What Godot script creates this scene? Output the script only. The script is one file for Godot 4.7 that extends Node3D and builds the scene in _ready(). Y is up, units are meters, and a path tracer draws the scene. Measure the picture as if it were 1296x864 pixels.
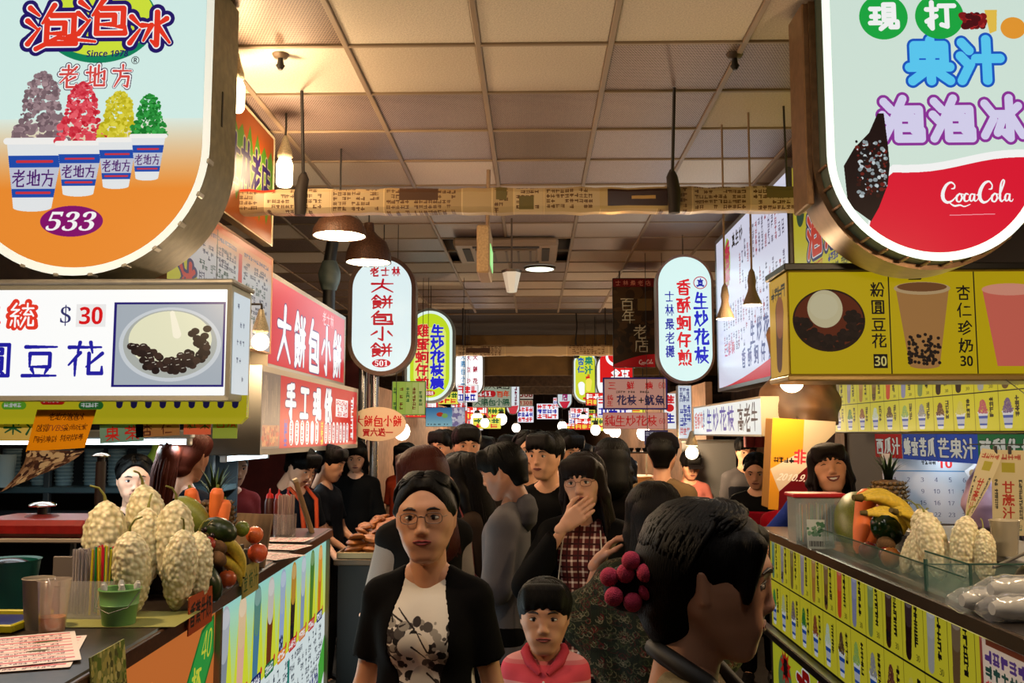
extends Node3D

var rng := RandomNumberGenerator.new()
var names := {}
var mats := {}
var texs := {}

func _ready() -> void:
	rng.seed = 20101009
	# camera
	var cam := Camera3D.new()
	cam.name = "camera"
	cam.fov = 40.2155
	cam.near = 0.05
	cam.far = 200.0
	add_child(cam)
	cam.position = Vector3(0, 1.7, 0)
	cam.rotation_degrees = Vector3(5.6144, 1.3528, 0)
	cam.current = true
	# environment: an enclosed market hall, night outside
	var env := Environment.new()
	env.background_mode = Environment.BG_COLOR
	env.background_color = Color(0.01, 0.01, 0.013)
	env.tonemap_mode = Environment.TONE_MAPPER_LINEAR
	env.tonemap_exposure = EXPOSURE
	env.sdfgi_enabled = true
	env.ssao_enabled = true
	env.ssil_enabled = true
	var we := WorldEnvironment.new()
	we.name = "world_environment"
	we.environment = env
	add_child(we)
	build_structure()
	build_lamps()
	build_left_signs()
	build_right_signs()
	build_far_signs()
	build_left_stall()
	build_right_stall()
	build_people()

const EXPOSURE := 1.0
const WARM := Color(1.0, 0.85, 0.66)
const COOL := Color(0.88, 0.97, 1.0)

# ---------------------------------------------------------------- naming and nodes
var unit := 1.0   # size of the wares on the two juice counters, set while those are built

func nm(s: String) -> String:
	if not names.has(s):
		names[s] = 0
		return s
	names[s] += 1
	return "%s_%03d" % [s, names[s]]

func thing(called: String, label: String, cat: String, at := Vector3.ZERO, turn := 0.0, group := "") -> Node3D:
	var o := Node3D.new()
	o.name = nm(called)
	add_child(o)
	o.position = at
	o.rotation.y = turn
	o.scale = Vector3.ONE * unit
	tag(o, label, cat, group)
	return o

func tag(o: Node, label: String, cat: String, group := "") -> void:
	o.set_meta("label", label)
	o.set_meta("category", cat)
	if group != "":
		o.set_meta("group", group)

func part(parent: Node3D, called: String, mesh: Mesh, m: Material, at := Vector3.ZERO, label := "") -> MeshInstance3D:
	var o := MeshInstance3D.new()
	o.name = called
	o.mesh = mesh
	o.material_override = m
	parent.add_child(o, true)
	o.position = at
	if label != "":
		o.set_meta("label", label)
	return o

func solo(called: String, label: String, cat: String, mesh: Mesh, m: Material, at := Vector3.ZERO, group := "") -> MeshInstance3D:
	var o := MeshInstance3D.new()
	o.name = nm(called)
	o.mesh = mesh
	o.material_override = m
	add_child(o)
	o.position = at
	o.scale = Vector3.ONE * unit
	tag(o, label, cat, group)
	return o

func structure(called: String, mesh: Mesh, m: Material, label: String, cat: String, at := Vector3.ZERO) -> MeshInstance3D:
	var o := solo(called, label, cat, mesh, m, at)
	o.set_meta("kind", "structure")
	return o

func copy_of(o: Node3D, at: Vector3, turn := 0.0, label := "") -> Node3D:
	var c: Node3D = o.duplicate()
	var base: String = o.name
	var cut := base.rfind("_")
	if cut > 0 and base.substr(cut + 1).is_valid_int():
		base = base.substr(0, cut)
	c.name = nm(base)
	add_child(c)
	c.position = at
	c.rotation.y = turn
	if label != "":
		c.set_meta("label", label)
	return c

func V(x: float, y: float, z: float) -> Vector3:
	return Vector3(x, y, z)

# ---------------------------------------------------------------- materials
func mat(c: Color, rough := 0.7, metal := 0.0, spec := 0.5) -> StandardMaterial3D:
	var key := "%s|%.3f|%.3f|%.2f" % [c.to_html(), rough, metal, spec]
	if not mats.has(key):
		var m := StandardMaterial3D.new()
		m.albedo_color = c
		m.roughness = rough
		m.metallic = metal
		m.metallic_specular = spec
		mats[key] = m
	return mats[key]

func noise_tex(size: int, freq: float, c0: Color, c1: Color, oct := 4, sd := 1, cell := false) -> ImageTexture:
	var n := FastNoiseLite.new()
	n.seed = sd
	n.noise_type = FastNoiseLite.TYPE_CELLULAR if cell else FastNoiseLite.TYPE_SIMPLEX_SMOOTH
	n.frequency = freq
	n.fractal_octaves = oct
	var g := n.get_seamless_image(size, size)
	var im := Image.create_empty(size, size, false, Image.FORMAT_RGB8)
	for y in size:
		for x in size:
			im.set_pixel(x, y, c0.lerp(c1, g.get_pixel(x, y).r))
	return ImageTexture.create_from_image(im)

func grain(c0: Color, c1: Color, freq: float, scl: Vector3, rough := 0.7, metal := 0.0, bump := 0.0, sd := 1, cell := false) -> StandardMaterial3D:
	var key := "g%s%s%f%s%f%f%f%d" % [c0.to_html(), c1.to_html(), freq, str(scl), rough, metal, bump, sd]
	if not mats.has(key):
		var m := StandardMaterial3D.new()
		var ratio := clampf(snappedf(c0.get_luminance() / maxf(c1.get_luminance(), 0.01), 0.2), 0.4, 0.8)
		var fq: float = 0.04 if freq < 0.07 else (0.1 if freq < 0.15 else 0.2)
		var tk := "n%f%f%s" % [ratio, fq, cell]
		if not texs.has(tk):
			texs[tk] = noise_tex(128, fq, Color(ratio, ratio, ratio), Color.WHITE, 4, 5, cell)
		m.albedo_texture = texs[tk]
		m.albedo_color = c1
		m.roughness = rough
		m.metallic = metal
		m.uv1_triplanar = true
		m.uv1_scale = scl
		if bump > 0.0:
			var hk := "h%f%s" % [fq, cell]
			if not texs.has(hk):
				texs[hk] = noise_tex(128, fq, Color.BLACK, Color.WHITE, 4, 5, cell)
			m.heightmap_enabled = true
			m.heightmap_texture = texs[hk]
			m.heightmap_scale = bump
		mats[key] = m
	return mats[key]

func glow(c: Color, e: float) -> StandardMaterial3D:
	var key := "e%s%f" % [c.to_html(), e]
	if not mats.has(key):
		var m := StandardMaterial3D.new()
		m.albedo_color = Color(0.8, 0.8, 0.8)
		m.emission_enabled = true
		m.emission = c
		m.emission_energy_multiplier = e
		mats[key] = m
	return mats[key]

func printed(pad: Pad, e := 0.0, rough := 0.45, triplanar := 0.0) -> StandardMaterial3D:
	var m := StandardMaterial3D.new()
	var t := ImageTexture.create_from_image(pad.im)
	m.albedo_texture = t
	m.roughness = rough
	m.metallic_specular = 0.3
	m.texture_repeat = triplanar > 0.0
	if triplanar > 0.0:
		m.uv1_triplanar = true
		m.uv1_scale = Vector3.ONE * triplanar
	if e > 0.0:
		m.albedo_color = Color(0.3, 0.3, 0.3)
		m.emission_enabled = true
		m.emission_texture = t
		m.emission_energy_multiplier = e
	return m

func clear_mat(c: Color, rough := 0.05) -> StandardMaterial3D:
	var key := "cl" + c.to_html() + str(rough)
	if not mats.has(key):
		var m := StandardMaterial3D.new()
		m.transparency = BaseMaterial3D.TRANSPARENCY_ALPHA
		m.albedo_color = c
		m.roughness = rough
		mats[key] = m
	return mats[key]

func painted() -> StandardMaterial3D:
	if not mats.has("vc"):
		var m := StandardMaterial3D.new()
		m.vertex_color_use_as_albedo = true
		m.roughness = 0.55
		mats["vc"] = m
	return mats["vc"]

func lin(c: Color) -> Color:
	return c.srgb_to_linear()

# ---------------------------------------------------------------- lights
func panel_light(parent: Node3D, called: String, at: Vector3, turn: Vector3, size: Vector2, c: Color, e: float) -> void:
	var l := AreaLight3D.new()
	l.name = called
	l.area_size = size
	l.light_color = c
	l.light_energy = e
	l.shadow_enabled = true
	l.area_normalize_energy = true
	parent.add_child(l, true)
	l.position = at
	l.rotation = turn

func point_light(parent: Node3D, called: String, at: Vector3, c: Color, e: float, size := 0.03) -> void:
	var l := OmniLight3D.new()
	l.name = called
	l.light_color = c
	l.light_energy = e
	l.light_size = size
	l.omni_range = 40.0
	l.omni_attenuation = 2.0
	l.shadow_enabled = true
	parent.add_child(l, true)
	l.position = at

# ---------------------------------------------------------------- mesh builder
class MB:
	var P := PackedVector3Array()
	var N := PackedVector3Array()
	var U := PackedVector2Array()
	var C := PackedColorArray()
	var I := PackedInt32Array()
	var col := Color.WHITE
	var X := Transform3D()
	func vert(p: Vector3, n: Vector3, uv := Vector2.ZERO) -> int:
		P.append(X * p)
		N.append((X.basis * n).normalized())
		U.append(uv)
		C.append(col)
		return P.size() - 1
	func face(a: int, b: int, c: int) -> void:
		var g := (P[b] - P[a]).cross(P[c] - P[a])
		if g.dot(N[a] + N[b] + N[c]) > 0.0:
			I.append_array(PackedInt32Array([a, c, b]))
		else:
			I.append_array(PackedInt32Array([a, b, c]))
	func tri(a: Vector3, b: Vector3, c: Vector3, n: Vector3) -> void:
		face(vert(a, n), vert(b, n), vert(c, n))
	func quad(a: Vector3, b: Vector3, c: Vector3, d: Vector3, n := Vector3.ZERO) -> MB:
		if n == Vector3.ZERO:
			n = (b - a).cross(d - a).normalized()
		var i := vert(a, n, Vector2(0, 1))
		vert(b, n, Vector2(1, 1))
		vert(c, n, Vector2(1, 0))
		vert(d, n, Vector2(0, 0))
		face(i, i + 1, i + 2)
		face(i, i + 2, i + 3)
		return self
	func box(c: Vector3, s: Vector3, bev := 0.0) -> MB:
		var h := s * 0.5
		bev = minf(bev, minf(h.x, minf(h.y, h.z)) * 0.9)
		var q := h - Vector3.ONE * bev
		for ax in 3:
			var u := (ax + 1) % 3
			var v := (ax + 2) % 3
			for sg in [-1.0, 1.0]:
				var n := Vector3.ZERO
				n[ax] = sg
				var pts: Array[Vector3] = []
				for k in [[-1, -1], [1, -1], [1, 1], [-1, 1]]:
					var p := Vector3.ZERO
					p[ax] = sg * h[ax]
					p[u] = k[0] * q[u]
					p[v] = k[1] * q[v]
					pts.append(c + p)
				quad(pts[0], pts[1], pts[2], pts[3], n)
		if bev > 0.0:
			for ax in 3:
				var u := (ax + 1) % 3
				var v := (ax + 2) % 3
				for su in [-1.0, 1.0]:
					for sv in [-1.0, 1.0]:
						var n := Vector3.ZERO
						n[u] = su
						n[v] = sv
						n = n.normalized()
						var pts: Array[Vector3] = []
						for k in [[-1, 0], [1, 0], [1, 1], [-1, 1]]:
							var p := Vector3.ZERO
							p[ax] = k[0] * q[ax]
							p[u] = su * (h[u] if k[1] == 0 else q[u])
							p[v] = sv * (q[v] if k[1] == 0 else h[v])
							pts.append(c + p)
						quad(pts[0], pts[1], pts[2], pts[3], n)
			for sx in [-1.0, 1.0]:
				for sy in [-1.0, 1.0]:
					for sz in [-1.0, 1.0]:
						var n := Vector3(sx, sy, sz).normalized()
						tri(c + Vector3(sx * h.x, sy * q.y, sz * q.z), c + Vector3(sx * q.x, sy * h.y, sz * q.z), c + Vector3(sx * q.x, sy * q.y, sz * h.z), n)
		return self
	func tube(path: Array, rad, sides := 8, caps := true) -> MB:
		var n := path.size()
		var up := Vector3.UP
		var t0: Vector3 = (path[1] - path[0]).normalized()
		if absf(t0.dot(up)) > 0.9:
			up = Vector3.RIGHT
		var bx := t0.cross(up).normalized()
		var first := P.size()
		for i in n:
			var a: Vector3 = path[maxi(i - 1, 0)]
			var b: Vector3 = path[mini(i + 1, n - 1)]
			var t := (b - a).normalized()
			bx = (bx - t * bx.dot(t)).normalized()
			var by := t.cross(bx)
			var r: float = rad[i] if rad is Array else rad
			for k in sides + 1:
				var an := TAU * k / sides
				var d := bx * cos(an) + by * sin(an)
				vert(path[i] + d * r, d, Vector2(float(k) / sides, float(i) / (n - 1)))
		for i in n - 1:
			for k in sides:
				var q := first + i * (sides + 1) + k
				face(q, q + 1, q + sides + 2)
				face(q, q + sides + 2, q + sides + 1)
		if caps:
			for e in [0, n - 1]:
				var r: float = rad[e] if rad is Array else rad
				if r < 0.0006:
					continue
				var t: Vector3 = (path[0] - path[1]).normalized() if e == 0 else (path[n - 1] - path[n - 2]).normalized()
				var cidx := vert(path[e], t, Vector2(0.5, 0.5))
				for k in sides + 1:
					var src := first + int(e) * (sides + 1) + k
					P.append(P[src])
					N.append((X.basis * t).normalized())
					U.append(Vector2(0.5, 0.5))
					C.append(col)
				for k in sides:
					face(cidx, cidx + 1 + k, cidx + 2 + k)
		return self
	# profile: points (radius, height) from bottom to top; sharp corners split automatically
	func lathe(c: Vector3, prof: Array, segs := 16, squash := 1.0) -> MB:
		for i in prof.size() - 1:
			var a: Vector2 = prof[i]
			var b: Vector2 = prof[i + 1]
			var t := (b - a).normalized()
			var nn := Vector2(t.y, -t.x)
			var na := nn
			var nb := nn
			if i > 0:
				var tp: Vector2 = (a - prof[i - 1]).normalized()
				if tp.dot(t) > 0.6:
					na = Vector2(t.y + tp.y, -t.x - tp.x).normalized()
			if i < prof.size() - 2:
				var tn: Vector2 = (prof[i + 2] - b).normalized()
				if tn.dot(t) > 0.6:
					nb = Vector2(t.y + tn.y, -t.x - tn.x).normalized()
			var first := P.size()
			for k in segs + 1:
				var an := TAU * k / segs
				var d := Vector3(cos(an), 0, sin(an) * squash)
				vert(c + d * a.x + Vector3(0, a.y, 0), Vector3(d.x * na.x, na.y, d.z * na.x), Vector2(float(k) / segs, 1.0 - float(i) / (prof.size() - 1)))
				vert(c + d * b.x + Vector3(0, b.y, 0), Vector3(d.x * nb.x, nb.y, d.z * nb.x), Vector2(float(k) / segs, 1.0 - float(i + 1) / (prof.size() - 1)))
			for k in segs:
				var q := first + k * 2
				if a.x > 0.0001:
					face(q, q + 2, q + 1)
				if b.x > 0.0001:
					face(q + 1, q + 2, q + 3)
		return self
	func ball(c: Vector3, r: Vector3, segs := 12, rings := 8) -> MB:
		var first := P.size()
		for j in rings + 1:
			var th := PI * j / rings
			for k in segs + 1:
				var an := TAU * k / segs
				var d := Vector3(sin(th) * cos(an), cos(th), sin(th) * sin(an))
				vert(c + d * r, d / r, Vector2(float(k) / segs, float(j) / rings))
		for j in rings:
			for k in segs:
				var q := first + j * (segs + 1) + k
				if j > 0:
					face(q, q + 1, q + segs + 1)
				if j < rings - 1:
					face(q + 1, q + segs + 2, q + segs + 1)
		return self
	# outline in x,y (metres), from z = z0 back to z = z1 (z0 > z1); which: 1 front, 2 back, 4 sides
	func prism(poly: PackedVector2Array, z0: float, z1: float, which := 7, smooth := false) -> MB:
		var ids := Geometry2D.triangulate_polygon(poly)
		var lo := poly[0]
		var hi := poly[0]
		var area := 0.0
		for i in poly.size():
			lo = lo.min(poly[i])
			hi = hi.max(poly[i])
			area += poly[i].cross(poly[(i + 1) % poly.size()])
		var sz := hi - lo
		for sd in [[1, z0, Vector3(0, 0, 1)], [2, z1, Vector3(0, 0, -1)]]:
			if which & int(sd[0]):
				var first := P.size()
				for p in poly:
					vert(Vector3(p.x, p.y, sd[1]), sd[2], Vector2((p.x - lo.x) / sz.x, (hi.y - p.y) / sz.y))
				for i in range(0, ids.size(), 3):
					face(first + ids[i], first + ids[i + 1], first + ids[i + 2])
		if which & 4:
			var nrm: Array[Vector2] = []
			var n := poly.size()
			for i in n:
				var t := (poly[(i + 1) % n] - poly[i]).normalized()
				nrm.append(Vector2(t.y, -t.x) * signf(area))
			for i in n:
				var j := (i + 1) % n
				var n0 := nrm[i]
				var n1 := nrm[i]
				if smooth:
					if nrm[i].dot(nrm[(i + n - 1) % n]) > 0.7:
						n0 = (nrm[i] + nrm[(i + n - 1) % n]).normalized()
					if nrm[i].dot(nrm[j]) > 0.7:
						n1 = (nrm[i] + nrm[j]).normalized()
				var q := vert(Vector3(poly[i].x, poly[i].y, z0), Vector3(n0.x, n0.y, 0))
				vert(Vector3(poly[j].x, poly[j].y, z0), Vector3(n1.x, n1.y, 0), Vector2(1, 0))
				vert(Vector3(poly[j].x, poly[j].y, z1), Vector3(n1.x, n1.y, 0), Vector2(1, 1))
				vert(Vector3(poly[i].x, poly[i].y, z1), Vector3(n0.x, n0.y, 0), Vector2(0, 1))
				face(q, q + 1, q + 2)
				face(q, q + 2, q + 3)
		return self
	# flat ring between two outlines with the same number of points
	func ring(outer: PackedVector2Array, inner: PackedVector2Array, zo: float, zi: float) -> MB:
		var n := outer.size()
		for i in n:
			var j := (i + 1) % n
			var a := Vector3(outer[i].x, outer[i].y, zo)
			var b := Vector3(outer[j].x, outer[j].y, zo)
			var c := Vector3(inner[j].x, inner[j].y, zi)
			var d := Vector3(inner[i].x, inner[i].y, zi)
			var nn := (b - a).cross(d - a).normalized()
			if nn.z < 0.0:
				nn = -nn
			quad(a, b, c, d, nn)
		return self
	func add(m: MB, x: Transform3D) -> MB:
		var first := P.size()
		var xx := X * x
		for i in m.P.size():
			P.append(xx * m.P[i])
			N.append((xx.basis * m.N[i]).normalized())
		U.append_array(m.U)
		C.append_array(m.C)
		if xx.basis.determinant() < 0.0:
			for i in range(0, m.I.size(), 3):
				I.append_array(PackedInt32Array([first + m.I[i], first + m.I[i + 2], first + m.I[i + 1]]))
		else:
			for i in m.I:
				I.append(first + i)
		return self
	func mesh() -> ArrayMesh:
		var a := []
		a.resize(Mesh.ARRAY_MAX)
		a[Mesh.ARRAY_VERTEX] = P
		a[Mesh.ARRAY_NORMAL] = N
		a[Mesh.ARRAY_TEX_UV] = U
		a[Mesh.ARRAY_COLOR] = C
		a[Mesh.ARRAY_INDEX] = I
		var m := ArrayMesh.new()
		m.add_surface_from_arrays(Mesh.PRIMITIVE_TRIANGLES, a)
		return m

func mb() -> MB:
	return MB.new()

func slab(c: Vector3, s: Vector3, bev := 0.0) -> ArrayMesh:
	return MB.new().box(c, s, bev).mesh()

# a rounded outline: width w, height h, corner radius r (r = w / 2 gives a stadium)
func rounded(w: float, h: float, r: float, steps := 10, c := Vector2.ZERO) -> PackedVector2Array:
	var p := PackedVector2Array()
	r = minf(r, minf(w, h) * 0.5)
	for q in 4:
		var cx := (w * 0.5 - r) * (1.0 if q == 0 or q == 3 else -1.0)
		var cy := (h * 0.5 - r) * (1.0 if q < 2 else -1.0)
		for i in steps + 1:
			var an := PI * 0.5 * (q + float(i) / steps)
			var pt := c + Vector2(cx + r * cos(an), cy + r * sin(an))
			if p.is_empty() or p[p.size() - 1].distance_to(pt) > 0.0001:
				p.append(pt)
	if p[0].distance_to(p[p.size() - 1]) < 0.0001:
		p.remove_at(p.size() - 1)
	return p

func arc_path(a: Vector3, b: Vector3, sag: float, n := 8) -> Array:
	var r := []
	for i in n + 1:
		var t := float(i) / n
		r.append(a.lerp(b, t) - Vector3(0, sag * 4.0 * t * (1.0 - t), 0))
	return r

# ---------------------------------------------------------------- flat print: a small painter that fills rows of an Image
class Pad:
	var im: Image
	var w: int
	var h: int
	func _init(ww: int, hh: int, bg: Color) -> void:
		w = ww
		h = hh
		im = Image.create_empty(w, h, false, Image.FORMAT_RGBA8)
		im.fill(bg)
	func row(x0: float, x1: float, y: int, c: Color) -> void:
		var a := maxi(int(round(x0)), 0)
		var b := mini(int(round(x1)), w)
		if b > a and y >= 0 and y < h:
			im.fill_rect(Rect2i(a, y, b - a, 1), c)
	func rect(x: float, y: float, ww: float, hh: float, c: Color) -> void:
		im.fill_rect(Rect2i(int(x), int(y), int(ww), int(hh)), c)
	func frame(x: float, y: float, ww: float, hh: float, t: float, c: Color) -> void:
		rect(x, y, ww, t, c)
		rect(x, y + hh - t, ww, t, c)
		rect(x, y, t, hh, c)
		rect(x + ww - t, y, t, hh, c)
	func cap(a: Vector2, b: Vector2, ra: float, rb: float, c: Color) -> void:
		var d := b - a
		var l := d.length()
		var n := Vector2(-d.y, d.x) / l if l > 0.01 else Vector2(1, 0)
		var q := [a + n * ra, b + n * rb, b - n * rb, a - n * ra]
		var y0 := int(floor(minf(a.y - ra, b.y - rb)))
		var y1 := int(ceil(maxf(a.y + ra, b.y + rb)))
		for y in range(maxi(y0, 0), mini(y1, h - 1) + 1):
			var yy := y + 0.5
			var lo := 1e9
			var hi := -1e9
			var e := ra * ra - (yy - a.y) * (yy - a.y)
			if e > 0.0:
				e = sqrt(e)
				lo = a.x - e
				hi = a.x + e
			e = rb * rb - (yy - b.y) * (yy - b.y)
			if e > 0.0:
				e = sqrt(e)
				lo = minf(lo, b.x - e)
				hi = maxf(hi, b.x + e)
			for k in 4:
				var p: Vector2 = q[k]
				var r: Vector2 = q[(k + 1) % 4]
				if (p.y <= yy) != (r.y <= yy):
					var x := p.x + (yy - p.y) / (r.y - p.y) * (r.x - p.x)
					lo = minf(lo, x)
					hi = maxf(hi, x)
			row(lo, hi, y, c)
	func ell(cx: float, cy: float, rx: float, ry: float, c: Color) -> void:
		for y in range(maxi(int(cy - ry), 0), mini(int(cy + ry) + 1, h)):
			var e := 1.0 - pow((y + 0.5 - cy) / ry, 2)
			if e > 0.0:
				row(cx - rx * sqrt(e), cx + rx * sqrt(e), y, c)
	func poly(p: Array, c: Color) -> void:
		var y0 := 1e9
		var y1 := -1e9
		for q in p:
			y0 = minf(y0, q.y)
			y1 = maxf(y1, q.y)
		for y in range(maxi(int(y0), 0), mini(int(y1) + 1, h)):
			var xs := []
			for k in p.size():
				var a: Vector2 = p[k]
				var b: Vector2 = p[(k + 1) % p.size()]
				if (a.y <= y + 0.5) != (b.y <= y + 0.5):
					xs.append(a.x + (y + 0.5 - a.y) / (b.y - a.y) * (b.x - a.x))
			xs.sort()
			for k in range(0, xs.size() - 1, 2):
				row(xs[k], xs[k + 1], y, c)
	func line(pts: Array, r: float, c: Color) -> void:
		for k in pts.size() - 1:
			cap(pts[k], pts[k + 1], r, r, c)
	func rrect(x: float, y: float, ww: float, hh: float, r: float, c: Color) -> void:
		r = minf(r, minf(ww, hh) * 0.5)
		rect(x + r, y, ww - 2 * r, hh, c)
		cap(Vector2(x + r, y + r), Vector2(x + r, y + hh - r), r, r, c)
		cap(Vector2(x + ww - r, y + r), Vector2(x + ww - r, y + hh - r), r, r, c)

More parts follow.
